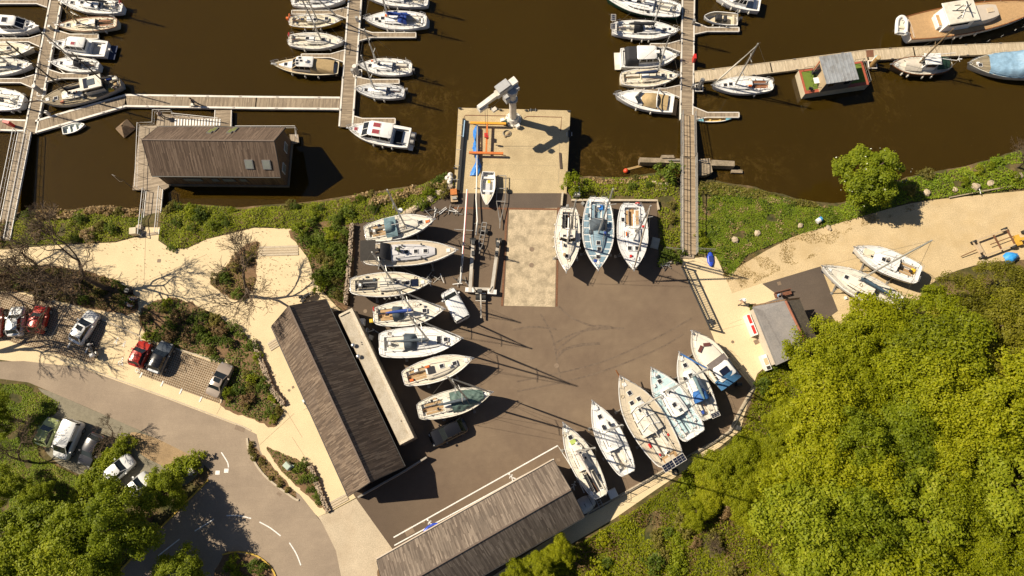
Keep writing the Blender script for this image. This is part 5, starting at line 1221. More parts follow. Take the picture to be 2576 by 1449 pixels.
sailboat('cream classic sailing boat with varnished brown cockpit', (143, 66), (295, 57), 42, hm=CREAM, dm=CREAM, ckm=WOOD, mast=(200, 61), mtop=(150, 5), cabin=(.34, .70), extras=cushions(WOOD), mastm=mat('wooden_mast', (.36, .24, .09), .5, .15, 4), rail=WOOD, fend=(.2, .4), fside=1, boom=False)
motorboat('white cabin motor boat with navy swim platform', (132, 112), (268, 124), 48, cab=(.34, .72), roofh=((.50, .3, .6, .5, REDPANE),), hatches=((.82, 0),), swim=.85, swimm=NAVY, ckm=OFFW, ws=.9, ob=((0, WHITE2, .8),), fend=(.5,), fside=1)
sailboat('small white sailing boat with black spray hood on the left pontoon', (128, 158), (249, 167), 41, mast=(195, 162), hood=BLACK, cover=None, hatches=((.76, 0),), cabin=(.38, .72))
def ketch(t, i):
    X, z0, z, B = i['X'], i['z0'], i['z'], i['B']
    wx = X(.30); zz = i['zb'](wx)
    wh = MB().loft([[(wx - 1.1, -B * .27, zz), (wx + 1.2, -B * .25, zz), (wx + 1.2, B * .25, zz), (wx - 1.1, B * .27, zz)], [(wx - 1.05, -B * .25, zz + 1.35), (wx + 1.0, -B * .23, zz + 1.35), (wx + 1.0, B * .23, zz + 1.35), (wx - 1.05, B * .25, zz + 1.35)]]).build('wheelhouse', GLASS, t)
    rbox((wx - .05, 0, zz + 1.35), (2.6, B * .62, .12), .05).build('roof', OFFW, wh)
    for s in (-1, 1): MB().box((wx, s * B * .265, zz + .35), (2.35, .05, .7)).build('side', OFFW, wh)
    MB().box((wx - .1, 0, zz + 1.49), (.9, .8, .06)).build('canvas_hatch', SLATEC, wh); MB().box((wx + .55, 0, zz + 1.49), (.5, 1.3, .05)).build('solar_panel', SOLAR, wh)
    MB().tube((X(.98), 0, z0 + z(1) + .1), (X(1.0) + 1.5, 0, z0 + z(1) + .45), .1, .07, 8).build('bowsprit', DKWOOD, t)
    mx, h = X(.16), 7.4; zz2 = z0 + z(.16); MB().tube((mx, 0, zz2), (mx, 0, zz2 + h), .085, .06, 8).build('mizzen_mast', mat('dark_spar', (.10, .075, .045), .5, .2, 4), t)
    MB().path([(mx - .1, 0, zz2 + 1.5), (mx - 1.6, .1, zz2 + 1.6)], [.14, .09], 8).build('mizzen_cover', BLACK, t)
    rg = MB()
    for s in (-1, 1): rg.tube((mx, 0, zz2 + h), (mx, s * i['w'](.16), zz2), .014, n=4)
    rg.tube((mx, 0, zz2 + h), (X(.5), 0, zz2 + 8), .012, n=4); rg.build('mizzen_rigging', WIRE, t)
    for q, y, m in ((.06, .3, TAN), (.05, -.5, OFFW), (.12, .8, YELLOW), (.13, -.8, BLUE)): rbox((X(q), y, z0 + z(q) + .03), (.6, .4, .3), .08).build('deck_box', m, t)
    for s in (-1, 1): MB().path([(X(.5), s * (i['w'](.5) - .25), zz + .35), (X(.75), s * (i['w'](.75) - .25), zz + .4)], .07, 6).build('stowed_spar', BLACK, t)
sailboat('old wooden ketch with grey teak deck and bowsprit', (103, 258), (303, 207), 58, fb=1.15, hm=mat('grey_hull', (.42, .40, .37), .5, .1, 2), dm=GREYT, rm=OFFW, rail=mat('worn_bulwark', (.36, .29, .19), .7, .2, 3), mast=(176, 234), mtop=(20, 99), mastm=mat('dark_spar', (.10, .075, .045), .5, .2, 4), cabin=(.46, .72), cabh=.4, ws=.45, tm=.48, pb=2.6, ck=(.03, .1), boom=True, cover=BLACK, hatches=((.80, .1), (.62, 0), (.55, .2)), ckm=GREYT, extras=both(ketch, clutter(8, 5, (BLACK, ORANGE, SLATEC))), sheer=.3, genoa=None, name='wooden_ketch', sprd=1)
def rowboat(label, bow, stern, bpx, zw=ZW, fb=.42, hm=WHITE, inm=WHITE, ws=.8, extras=None, name='rowing_dinghy', cat='dinghy', zl=0, benches=(.28, .55, .8), pb=2.2):
    zd = zw + zl + fb; c, L, rz = place(bow, stern, zd); B = bpx / (F / ((H - zd) * 1.09)); t = thing(name, label, cat, (c.x, c.y, zw), rz)
    w, z = hfun(L, B, ws, .4, pb, .25, fb); hull(t, L, w, z, .12, hm, zl, .05); X = lambda q: -L / 2 + L * q
    ts = [q for q in stations(14) if q < .97]; o = MB()
    for s in (1, -1):
        r = [[(X(q) + (.05 if q == 0 else 0), s * max(.01, w(q) - .05), zl + z(q) - .01), (X(q) + (.05 if q == 0 else 0), s * max(.01, w(q) * .8 - .05), zl + .1), (X(q) + (.05 if q == 0 else 0), 0, zl + .07)] for q in ts]; o.loft(r if s > 0 else [a[::-1] for a in r], False, False)
    o.build('inner_shell', inm, t); toerail(t, L, w, z, zl, hm, .03, .07, name='gunwale')
    for q in benches: MB().box((X(q), 0, zl + fb * .68), (.24, 2 * w(q) - .12, .04)).build('thwart', inm, t)
    if extras: extras(t, dict(L=L, B=B, w=w, z=z, z0=zl, X=X, fb=fb))
    return t
rowboat('small white rowing dinghy tied to the slanting pontoon', (214, 313), (157, 329), 25, inm=mat('pale_green_white', (.66, .70, .66), .5, .06, 3))
# --- central pontoon, left side
sailboat('white yacht cut by the top edge left of the central pontoon', (871, -2), (734, 1), 46, mast=(800, -6), cover=OFFW, hatches=((.78, 0),))
sailboat('yellow-hulled sailing boat with cream deck on the central pontoon', (860, 52), (728, 54), 39, hm=mat('yellow_gelcoat', (.62, .33, .03), .35, .06, 2), dm=CREAM, mast=(798, 47), life=(ORANGE, .5), ckm=CREAM, hatches=((.72, .1), (.5, -.1)), ob=(.4, ORANGE), teakck=False, extras=clutter(5, 8, (NAVY, GREYD)), genoa=OFFW, fend=(.3, .5, .6), fside=-1)
sailboat('white sailing boat with red life ring below the yellow one', (866, 105), (726, 101), 47, dm=OFFW, mast=(809, 103), mtop=(762, -14), life=(RED, .5), hatches=((.64, 0), (.36, 0)), ckm=OFFW, teakck=False, fend=(.3, .75), fside=-1, wheel=False)
def tan_cover(x0, x1, m=TAN):
    def f(t, i): 
        zt = i['ztop'] - .35 if 'ztop' in i else i['zc'] + .9
        soft_cover(t, 'cockpit_cover', m, i['X'](x0), i['X'](x1), lambda u: i['B'] * .44 * (.92 + .08 * u), lambda u, v: i['zc'] + .12 + (zt - i['zc']) * (.45 + .5 * u) * max(0, 1 - abs(v) ** 4) ** .5, 12, 12, .05)
    return f
motorboat('classic launch with white wheelhouse and tan cockpit cover', (687, 164), (852, 171), 46, fb=.95, hm=mat('black_hull', (.02, .02, .022), .3, .1, 2), dm=mat('sand_deck', (.56, .42, .25), .6, .08, 3), roofm=WHITE, trunkm=WHITE, cab=(.38, .68), cabw=.70, roofh=((.58, .35, .45, .4, PANE), (.585, -.02, .45, .36, PANE), (.525, -.02, .45, .36, PANE), (.55, -.4, .45, .36, PANE)), hatches=((.79, 0),), ws=.72, ck=(.03, .36), ckm=BLACK, extras=tan_cover(.06, .40), radar=True, rail=CREAM, fend=(.3, .5, .7), fside=1)
# --- central pontoon, right side
sailboat('white yacht cut by the top edge right of the central pontoon', (915, -12), (1077, 4), 46, mast=(975, -10), cover=WHITE2, wheel=True, fend=(.45, .6), fside=1)
def deck_tender(t, i): MB().path([(i['X'](.05), .2, i['zc'] + .7), (i['X'](.05), .9, i['zc'] + .7)], .16, 8).build('rolled_tender', WHITE2, t)
sailboat('large white yacht with royal blue sprayhood and sail cover', (917, 49), (1073, 52), 54, mast=(978, 41), cover=BLUE, hood=BLUE, hatches=((.80, 0), (.70, 0)), wheel=True, extras=both(deck_tender, clutter(8, 12, (WHITE2, ORANGE, BLACK, NAVY))), fend=(.35, .5, .62), fside=1, ckm=OFFW, rev_tr=.05)
def turbine(t, i):
    X, z0 = i['X'], i['z0']; p = (X(.03), i['w'](.03) * .75, z0 + i['fb']); MB().tube(p, (p[0], p[1], p[2] + 2.4), .03, n=6).build('turbine_pole', CHROME, t)
    o = MB(); 
    for k in range(3): a = k * 2.09 + .4; o.loft([[(p[0] + .12, p[1] + r * math.cos(a) - b * math.sin(a), p[2] + 2.4 + r * math.sin(a) + b * math.cos(a)) for r, b in ((.04, -.04), (.04, .04), (.5, .02), (.5, -.02))], [(p[0] + .14, p[1] + r * math.cos(a) - b * math.sin(a), p[2] + 2.4 + r * math.sin(a) + b * math.cos(a)) for r, b in ((.04, -.04), (.04, .04), (.5, .02), (.5, -.02))]])
    o.tube((p[0] - .25, p[1], p[2] + 2.4), (p[0] + .18, p[1], p[2] + 2.4), .07, n=8); o.build('wind_turbine', WHITE2, t)
sailboat('white sailing boat with small wind turbine on its stern', (902, 165), (1036, 171), 48, mast=(950, 160), mtop=(915, 71), cover=None, hatches=((.78, 0),), ob=(.3, STEEL), extras=both(turbine, clutter(6, 21, GEAR)), dm=WHITE, windows=1, ckm=OFFW)
sailboat('small pale grey sailing boat nearest the crane side of the pontoon', (895, 226), (1017, 233), 41, dm=GREYD, rm=WHITE, mast=(943, 222), mtop=(909, 136), hatches=((.78, 0),), windows=1, fend=(.4, .6), fside=1, teakck=False, ckm=GREYD, ob=(-.4, STEEL))
def aft_deck(t, i):
    for y in (-.55, .45): pass
    X = i['X']; MB().box((X(.06), 0, i['zc'] + .02), (.8, i['B'] * .5, .12)).build('stern_seat', GREYD, t); MB().path([(X(.02), i['B'] * .4, i['zc']), (X(.02), i['B'] * .4, i['zc'] + .8), (X(.16), i['B'] * .42, i['zc'] + .85)], .025, 5).build('stern_rail', CHROME, t)
motorboat('large white motor boat with two red roof hatches and outboards', (876, 325), (1030, 348), 58, fb=1.1, cab=(.28, .74), cabw=.76, cabh=1.35, roofh=((.50, .42, .95, .62, REDPANE), (.50, -.42, .95, .62, REDPANE)), hatches=((.86, 0),), pane=REDPANE, ob=((-.35, STEEL, 1.5), (.45, STEEL, 1.5)), ws=.92, ck=(.03, .26), ckm=BLACK, extras=aft_deck, swim=.5, fend=(.25, .4, .55), fside=1, radar=False)
# --- right pontoon, left side
sailboat('dark green-hulled yacht with white deck at the top edge', (1522, -6), (1712, 27), 60, fb=1.05, hm=mat('bottle_green_hull', (.012, .07, .045), .25, .1, 2), mast=(1620, 8), cover=None, genoa=mat('rolled_sail', (.5, .42, .33), .7), wheel=True, windows=4, cabw=.7, fend=(.3, .5, .65), fside=-1, extras=clutter(8, 31, (WHITE2, BLACK, ORANGE)), hatches=((.8, 0), (.68, 0), (.55, 0)))
sailboat('white yacht with black sail cover and stern solar panels', (1709, 78), (1541, 71), 53, mast=(1642, 70), cover=BLACK, hood=BLACK, hatches=((.78, 0), (.60, 0)), solar=((-.005, .75, .55, .85, 1.1), (-.005, -.45, .55, .75, 1.1)), ckm=OFFW, extras=clutter(6, 33, (BLACK, NAVY, WHITE2)), fend=(.3, .45, .55), fside=-1)
def dark_hood(t, i): pass
motorboat('white motor cruiser with black aft canopy on the right pontoon', (1704, 143), (1562, 146), 57, fb=1.05, cab=(.30, .70), cabw=.74, roofm=WHITE, hatches=(), canopy=(BLACK, .06, .30), swim=.7, swimm=OFFW, roofh=((.62, 0, .5, .4, WHITE2),), ws=.92, tm=.4, fend=(.3, .6), fside=-1, radar=False)
sailboat('cream sailing boat with dark sail cover above the tan-covered cruiser', (1708, 191), (1561, 198), 51, hm=CREAM, dm=mat('cream_deck', (.70, .63, .50), .5, .06, 3), mast=(1650, 188), mtop=(1677, 88), cover=NAVY, hatches=((.72, 0), (.86, 0)), windows=2, ckm=OFFW, teakck=False, fend=(.4, .55, .75), fside=-1, cabw=.66)
def arch(t, i):
    X = i['X']; x = X(.30); o = MB(); o.path([(x - .9, -i['B'] * .43, i['zc']), (x - .1, -i['B'] * .42, i['zc'] + .95), (x, 0, i['zc'] + 1.1), (x - .1, i['B'] * .42, i['zc'] + .95), (x - .9, i['B'] * .43, i['zc'])], .11, 8, True, .6); o.build('radar_arch', WHITE, t, True)
    soft_cover(t, 'tan_cover', TAN, X(.28), X(.56), lambda u: i['B'] * .38 * (1 - .25 * u ** 2), lambda u, v: i['zc'] + .15 + .85 * (1 - abs(v) ** 2.5) * math.sin(math.pi * (.25 + .72 * u)), 12, 12, .06)
    soft_cover(t, 'stern_cover', TAN, X(.10), X(.28), lambda u: i['B'] * .38, lambda u, v: i['zc'] + .1 + .2 * (1 - v * v), 6, 8, .04)
    wsn = MB().loft([[(X(.60), -i['B'] * .30, i['zc'] + .2), (X(.68), 0, i['zc'] + .2), (X(.60), i['B'] * .30, i['zc'] + .2)], [(X(.54), -i['B'] * .27, i['zc'] + .75), (X(.61), 0, i['zc'] + .75), (X(.54), i['B'] * .27, i['zc'] + .75)]], False, False); wsn.build('windscreen', GLASS, t)
motorboat('white sports cruiser with tan cover and radar arch', (1545, 240), (1694, 262), 55, fb=1.0, cab=None if False else (.30, .56), cabw=.6, cabh=.2, hatches=((.84, 0),), foredeck=True, ck=(.06, .28), ckm=TEAKO, swim=.55, swimm=TEAKO, ws=.86, tm=.36, pb=2.2, extras=arch, fend=(.35, .6), fside=1)
# --- right pontoon, right side
motorboat('white launch with tall guard rails cut by the top edge', (1800, -10), (1912, 12), 46, cab=(.30, .60), fend=(.2, .4, .6, .8), fside=1, roofh=())
def console(t, i):
    X = i['X']; rbox((X(.56), 0, .35), (.75, .75, .65), .15).build('console', BLACK, t); rbox((X(.36), 0, .35), (.35, .8, .5), .1).build('seat', BLACK, t); outboard(t, X(0) - .2, 0, .55, BLACK, 1.2, .8)
    o = MB(); o.path([(X(.1), -i['w'](.1), .6), (X(.06), -i['w'](.1), 1.5), (X(.06), i['w'](.1), 1.5), (X(.1), i['w'](.1), .6)], .03, 6); o.build('roll_bar', CHROME, t); fenders(t, i['L'], i['w'], i['z'], 0, (.3, .5, .7), 1)
rowboat('white open boat with black console and outboard motor', (1770, 42), (1856, 49), 37, fb=.65, inm=mat('sand_inner', (.62, .54, .40), .5, .08, 3), ws=.9, extras=console, name='open_motor_boat', cat='motor boat', benches=(.12,), pb=3.0)
def canoe_x(t, i):
    for q0, q1 in ((-.02, .2), (.82, .985)):
        o = MB(); ts = [q0 + (q1 - q0) * k / 4 for k in range(5)]; o.loft([[(i['X'](q), -i['w'](max(0, q)), i['z'](max(0, q)) + .035), (i['X'](q), 0, i['z'](max(0, q)) + .09), (i['X'](q), i['w'](max(0, q)), i['z'](max(0, q)) + .035)] for q in ts], False, False); o.build('end_deck', mat('canoe_blue', (.22, .50, .60), .4, .1, 3), t)
rowboat('slim white canoe with pale blue ends under the lowest finger', (1753, 304), (1843, 296), 15, fb=.32, ws=.12, inm=mat('canoe_inner', (.60, .42, .14), .5, .1, 3), extras=canoe_x, name='canoe', cat='canoe', benches=(.35, .62))
# --- along the pale pontoon
sailboat('white sailing boat moored at the start of the pale pontoon', (1790, 216), (1944, 213), 48, mast=(1849, 215), mtop=(1908, 112), dm=WHITE, hatches=((.78, 0), (.70, 0)), ckm=WOOD, boom=False, fend=(.3,), fside=1, windows=1, genoa=OFFW, extras=clutter(4, 41, (BLACK, WHITE2, ORANGE)))
def fishing(t, i):
    X, z0, z, B = i['X'], i['z0'], i['z'], i['B']; wx = X(.40); zz = i['zb'](wx)
    wh = MB().loft([[(wx - .8, -B * .28, zz), (wx + .9, -B * .26, zz), (wx + .9, B * .26, zz), (wx - .8, B * .28, zz)], [(wx - .8, -B * .26, zz + 1.5), (wx + .6, -B * .24, zz + 1.5), (wx + .6, B * .24, zz + 1.5), (wx - .8, B * .26, zz + 1.5)]]).build('wheelhouse', WHITE, t)
    for s in (-1, 1): MB().box((wx - .1, s * B * .268, zz + 1.05), (1.1, .03, .5)).build('window', GLASS, wh)
    MB().box((wx + .78, 0, zz + 1.05), (.03, B * .4, .5)).build('window', GLASS, wh); rbox((wx - .1, 0, zz + 1.5), (1.9, B * .6, .1), .04).build('roof', WHITE, wh)
    soft_cover(t, 'green_tarpaulin', DKGREEN, X(.06), wx - .85, lambda u: i['w'](.1 + .2 * u) * .8, lambda u, v: zz + .3 + 1.1 * (1 - v * v * .6) * (.6 + .4 * u), 8, 8, .04)
    soft_cover(t, 'white_sheet', mat('translucent_sheet', (.62, .56, .47), .4, .12, 3), X(.50), X(.78), lambda u: i['w'](.5 + .28 * u) * .72, lambda u, v: zz + .25 + .5 * (1 - v * v), 8, 8, .05)
    for q in (-1, 1): MB().tube((X(.62), 0, zz + 2.2), (X(.05), q * .5, zz + 2.0), .04, n=5).build('boom', WHITE2, t)
    turbine(t, i); MB().path([(X(-.01), .25 * math.cos(a), z0 + 1.2 + .25 * math.sin(a)) for a in np.linspace(0, 5, 9)], .06, 6).build('life_ring', CREAM, t)
sailboat('fishing sailing boat with white wheelhouse and green tarpaulin', (2238, 166), (2388, 165), 52, fb=1.0, hm=mat('dark_fishing_hull', (.05, .035, .025), .5, .2, 2), dm=OFFW, rail=WOOD, ws=.55, pb=2.6, mast=(2307, 164), mtop=(2397, 71), boom=False, cabin=(.5, .74), cabh=.25, ck=(.05, .1), fend=(.3, .45, .7, .8), fside=1, extras=fishing, hatches=(), mastm=mat('brown_spar', (.22, .15, .08), .5, .2, 4), name='fishing_boat', cat='fishing boat', sprd=1, sheer=.35)
def blue_wrap(t, i):
    X = i['X']; zz = i['z0'] + i['fb']
    soft_cover(t, 'blue_tarpaulin', SKYB, X(.02), X(.80), lambda u: i['w'](.02 + .78 * u) * 1.0, lambda u, v: zz + .1 + (1.75 if u < .55 else (1.75 - 6 * (u - .55) if u < .68 else .97 - 1.6 * (u - .68))) * (1 if abs(v) < .62 else max(0, 1 - ((abs(v) - .62) / .38) ** 1.6)), 30, 18, .13, 5)
    for q, y in ((.35, .5), (.5, -.4), (.2, .2)): rbox((X(q), y, zz + 1.72), (.7, .16, .1), .04).build('weight_bag', mat('taupe_canvas', (.17, .14, .13), .7, .15, 3), t)
sailboat('cream cabin boat wrapped in a light blue tarpaulin at the right edge', (2432, 161), (2690, 168), 74, fb=1.1, hm=OFFW, dm=GREYT, rail=OFFW, ws=.8, pb=2.5, cabin=(.3, .7), cabh=.7, extras=blue_wrap, hatches=((.88, .2),), name='tarped_boat', cat='boat')
def yacht(t, i):
    X, z0, z, B, w = i['X'], i['z0'], i['z'], i['B'], i['w']; zb = z0 + z(.3)
    aft = MB(); aft.loft([[(X(.20), -B * .30, zb), (X(.40), -B * .32, zb), (X(.40), B * .32, zb), (X(.20), B * .30, zb)], [(X(.225), -B * .28, zb + 1.9), (X(.40), -B * .3, zb + 1.9), (X(.40), B * .3, zb + 1.9), (X(.225), B * .28, zb + 1.9)]]); wh = aft.build('wheelhouse', WHITE, t)
    o = rbox((X(.31), 0, zb + 1.9), (i['L'] * .215, B * .74, .14), .06); o.build('wheelhouse_roof', OFFW, wh)
    MB().loft([[(X(.40), -B * .31, zb + .9), (X(.425), 0, zb + .9), (X(.40), B * .31, zb + .9)], [(X(.40), -B * .3, zb + 1.85), (X(.412), 0, zb + 1.85), (X(.40), B * .3, zb + 1.85)]], False, False).build('windscreen', GLASS, wh)
    for s in (-1, 1): MB().box((X(.30), s * B * .312, zb + 1.3), (i['L'] * .13, .03, .5)).build('window', GLASS, wh)
    fc = house_loft(X(.40), X(.60), lambda u: B * .30 * (1 - .35 * u ** 4), lambda u: .85, lambda x: z0 + z((x + i['L'] / 2) / i['L']), 8, .03, .96).build('forward_cabin', mat('beige_cabin_top', (.52, .45, .37), .6, .05, 2), t, 'auto')
    for q, y in ((.44, .3), (.55, .1)): MB().box((X(q), y, zb + 1.0), (.75, .6, .08)).build('roof_panel', mat('tan_panel', (.58, .46, .32), .6), fc)
    r = random.Random(4)
    for k in range(9): MB().tube((X(.24 + r.uniform(0, .12)), r.uniform(-1.1, 1.1), zb + 2.1), (X(.24 + r.uniform(0, .13)), r.uniform(-1.1, 1.1), zb + 2.15), r.uniform(.03, .07), n=5).build('roof_gear', (WHITE2, OFFW, DSTEEL)[k % 3], t)
    MB().tube((X(.33), 0, zb + 2), (X(.33), 0, zb + 3.4), .05, n=6).build('signal_mast', DSTEEL, t); MB().box((X(.33), 0, zb + 2.9), (.1, 1.4, .08)).build('radar_bar', DSTEEL, t)
    bx = rbox((X(.195), 0, zb), (.5, B * .42, .75), .08).build('aft_seat', WHITE, t); MB().box((X(.195), 0, zb + .78), (.35, B * .36, .06)).build('cushion', TEAKO, bx)
    for q, y in ((.92, 0), (.88, .5), (.86, -.6)): rbox((X(q), y, z0 + z(q)), (.35, .3, .3), .08).build('windlass', WHITE2, t)
    for s in (-1, 1): MB().tube((X(.0), s * .8, zb + .2), (X(0) - 1.0, s * .8, zb + .9), .05, n=6).build('davit', WHITE2, t)
motorboat('large motor yacht with orange teak deck and white wheelhouse', (2640, 12), (2283, 72), 84, fb=1.5, cab=None, foredeck=False, hm=mat('yacht_hull', (.66, .63, .58), .35, .05, 2), dm=TEAKO, rail=WOOD, ck=(.02, .03), ws=.78, tm=.35, pb=2.3, extras=yacht, sheer=.3, railz=.9, fend=(.3, .35, .45), fside=-1, name='motor_yacht', cat='yacht')
def tender(label, u, v, zz, rz):
    p = W(u, v, zz); t = thing('inflatable_tender', label, 'dinghy', p, rz)
    pts = [(-1.1, -.55, 0), (.6, -.55, 0), (1.15, -.3, .12), (1.3, 0, .16), (1.15, .3, .12), (.6, .55, 0), (-1.1, .55, 0)]; MB().path([(p_[0], p_[1], p_[2]) for p_ in [(*q, 0) for q in smoothline([(a, b) for a, b, _ in pts], 4)]], .22, 8).build('tube', WHITE, t, True)
    MB().box((-.05, 0, -.1), (2.2, .9, .08)).build('floor', OFFW, t); MB().box((-1.0, 0, .05), (.1, .9, .4)).build('transom', GREYD, t); rbox((-.2, 0, .05), (.3, .9, .08)).build('thwart', CREAM, t)
tender('white inflatable tender hung across the stern of the motor yacht', 2268, 66, .3, R(80))
# --- houseboat
zd_ = -.4; hq = [W(u, v, zd_) for u, v in ((2008, 178), (2170, 154), (2184, 212), (2026, 238))]
hc = sum(hq, Vector()) / 4; hr = math.atan2((hq[1] - hq[0]).y, (hq[1] - hq[0]).x)
hb_ = thing('houseboat', 'square houseboat with corrugated metal roof and green turf deck', 'houseboat', (hc.x, hc.y, ZW), hr)
HL, HB = ((hq[1] - hq[0]).length + (hq[2] - hq[3]).length) / 2, ((hq[3] - hq[0]).length + (hq[2] - hq[1]).length) / 2
HC = mat('cream_barge_steel', (.58, .50, .36), .5, .06, 2, dirt=(.3, .22, .13), dirt_amt=.4)
dz = zd_ - ZW
MB().loft([[(-HL / 2, -HB / 2, -.5), (HL / 2, -HB / 2, -.5), (HL / 2, HB / 2, -.5), (-HL / 2, HB / 2, -.5)], [(-HL / 2, -HB / 2, dz), (HL / 2, -HB / 2, dz), (HL / 2, HB / 2, dz), (-HL / 2, HB / 2, dz)]]).build('hull', HC, hb_)
TURF = mat('artificial_turf', (.13, .19, .025), .95, .12, 6, fine=30)
MB().box((0, 0, dz + .01), (HL - .5, HB - .5, .03)).build('turf_deck', TURF, hb_)
REDD = mat('red_deck_edge', (.36, .085, .045), .6, .12, 3)
o = MB()
for x, y, a, b in ((-HL / 2 + .14, 0, .24, HB), (HL / 2 - .12, 0, .24, HB), (0, -HB / 2 + .2, HL - .5, .4), (0, HB / 2 - .12, HL - .5, .24)): o.box((x, y, dz + .03), (a, b, .08))
o.build('deck_border', REDD, hb_)
_r = [to_local(hc, hr, W(u, v, 2.1)) for u, v in ((2064, 140), (2142, 132), (2157, 201), (2080, 209))]
cx0, cx1 = (_r[0][0] + _r[3][0]) / 2 + .1, (_r[1][0] + _r[2][0]) / 2 - .15; cym = (_r[0][1] + _r[1][1] + _r[2][1] + _r[3][1]) / 4; cy = (_r[0][1] + _r[1][1] - _r[2][1] - _r[3][1]) / 4 - .25; HH = 2.35
cbn = MB().box(((cx0 + cx1) / 2, cym, dz + 1.17), (cx1 - cx0, cy * 2, HH)).build('cabin', mat('dark_cabin', (.13, .12, .11), .6, .15, 3), hb_)
wl_ = MB().box((cx0 - .03, cym, dz + 1.17), (.06, cy * 2 + .1, HH + .01)).build('front_wall', mat('plywood', (.46, .35, .22), .7, .12, 3), cbn)
MB().box((cx0 - .07, cym + .7, dz + 1.0), (.04, .9, 1.8)).build('door', GLASS, cbn)
MB().box((cx0 - .075, cym + cy - .2, dz + 1.1), (.06, .12, 2.1)).build('corner_post', REDD, cbn)
for x in (cx0 + .8, cx1 - .7): MB().box((x, cym - cy - .02, dz + 1.5), (.6, .05, .5)).build('window', GLASS, cbn)
nr = 9; rw = (cx1 - cx0 + .5) / nr; ZINC = mat('zinc_roof', (.44, .46, .48), .4, .1, 2, metal=.35, dirt=(.2, .17, .14), dirt_scale=1.2, dirt_amt=.6)
for k in range(nr):
    xx = cx0 - .2 + rw * (k + .5); o = MB().box((xx, cym, dz + 2.42), (rw - .05, cy * 2 + .5, .05)); o.box((xx - rw / 2 + .03, cym, dz + 2.455), (.07, cy * 2 + .5, .09)); o.build('roof_sheet', ZINC, hb_)
for k in range(4):
    x = -HL / 2 + 1.0 + k * (HL - 2) / 3; MB().tube((x, -HB / 2 - .04 + .05, dz - .3), (x, -HB / 2 + .1, dz - .3), .17, n=12).build('porthole', mat('blue_glass', (.05, .1, .18), .2), hb_)
for x0_, x1_, y in ((HL / 2 - .1, HL / 2 - .1, None), (-HL / 2 + .5, -HL / 2 + 1.6, HB / 2 - .15), (-HL / 2 + .5, -HL / 2 + 1.9, -HB / 2 + .15), (HL * .34, HL / 2 - .1, HB / 2 - .15)):
    pts = [(x0_, -HB / 2 + .1, dz), (x0_, HB / 2 - .1, dz)] if y is None else [(x0_, y, dz), (x1_, y, dz)]
    railing(hb_, 'railing', pts, .9, DSTEEL if y else STEEL, 1.2, .025)
def small(name, label, cat, p, rz, parts):
    t = thing(name, label, cat, p, rz)
    for nm, o, m in parts: o.build(nm, m, t)
    return t
q = hb_.location + Vector((math.cos(hr) * (-HL * .31) - math.sin(hr) * (-HB * .12), math.sin(hr) * (-HL * .31) + math.cos(hr) * (-HB * .12), dz + .03))
small('deck_table', 'small white table on the green houseboat deck', 'table', q, hr, [('top', MB().box((0, 0, .7), (.75, .75, .04)), WHITE2)] + [('leg', MB().tube((x, y, 0), (x, y, .7), .025, n=5), DSTEEL) for x in (-.3, .3) for y in (-.3, .3)])
for k, (dx, dy) in enumerate(((-.2, 1.1), (-.7, -.9))):
    q2 = q + Vector((dx, dy, 0)); small('folding_chair', ('dark chair above the table on the houseboat deck', 'dark chair at the corner of the houseboat deck')[k], 'chair', q2, k * 1.2, [('seat', MB().box((0, 0, .42), (.42, .42, .04)), BLACK), ('backrest', MB().box((-.2, 0, .7), (.04, .42, .4)), BLACK)] + [('leg', MB().tube((x, y, 0), (x, y, .42), .02, n=5), DSTEEL) for x in (-.18, .18) for y in (-.18, .18)])
q3 = q + Vector((.95, -.55, 0)); small('flower_pot', 'terracotta pot beside the houseboat cabin', 'pot', q3, 0, [('pot', MB().tube((0, 0, 0), (0, 0, .35), .16, .22, 10), RIDGE), ('soil', MB().tube((0, 0, .3), (0, 0, .352), .2, .2, 10), BED)])
# ================================================================ boats ashore
def tarp_over(m, q0, q1, h=.55, wr=.07, seed=1, wf=.96):
    def f(t, i):
        zz = i['z0'] + i['fb']
        soft_cover(t, 'tarpaulin', m, i['X'](q0), i['X'](q1), lambda u: i['w'](q0 + (q1 - q0) * u) * wf, lambda u, v: zz + .12 + h * max(0, 1 - abs(v) ** 2.2) * (1 - .55 * u ** 2) + .06, 26, 16, wr, seed)
    return f
sailboat('white yacht with faded teal spray cover at the top of the row', (1094, 553), (918, 588), 60, True, mast=(1018, 565), mtop=(970, 478), hood=TEALC, radar=True, dm=OFFW, cabin=(.36, .76), hatches=((.80, 0),), extras=both(lambda t, i: soft_cover(t, 'loose_cover', TEALC, i['X'](.30), i['X'](.46), lambda u: i['B'] * .42, lambda u, v: i['zc'] + .45 + .3 * (1 - v * v), 8, 10, .08), clutter(6, 51, GEAR)), cover=None, wheel=True, ckm=TEAK)
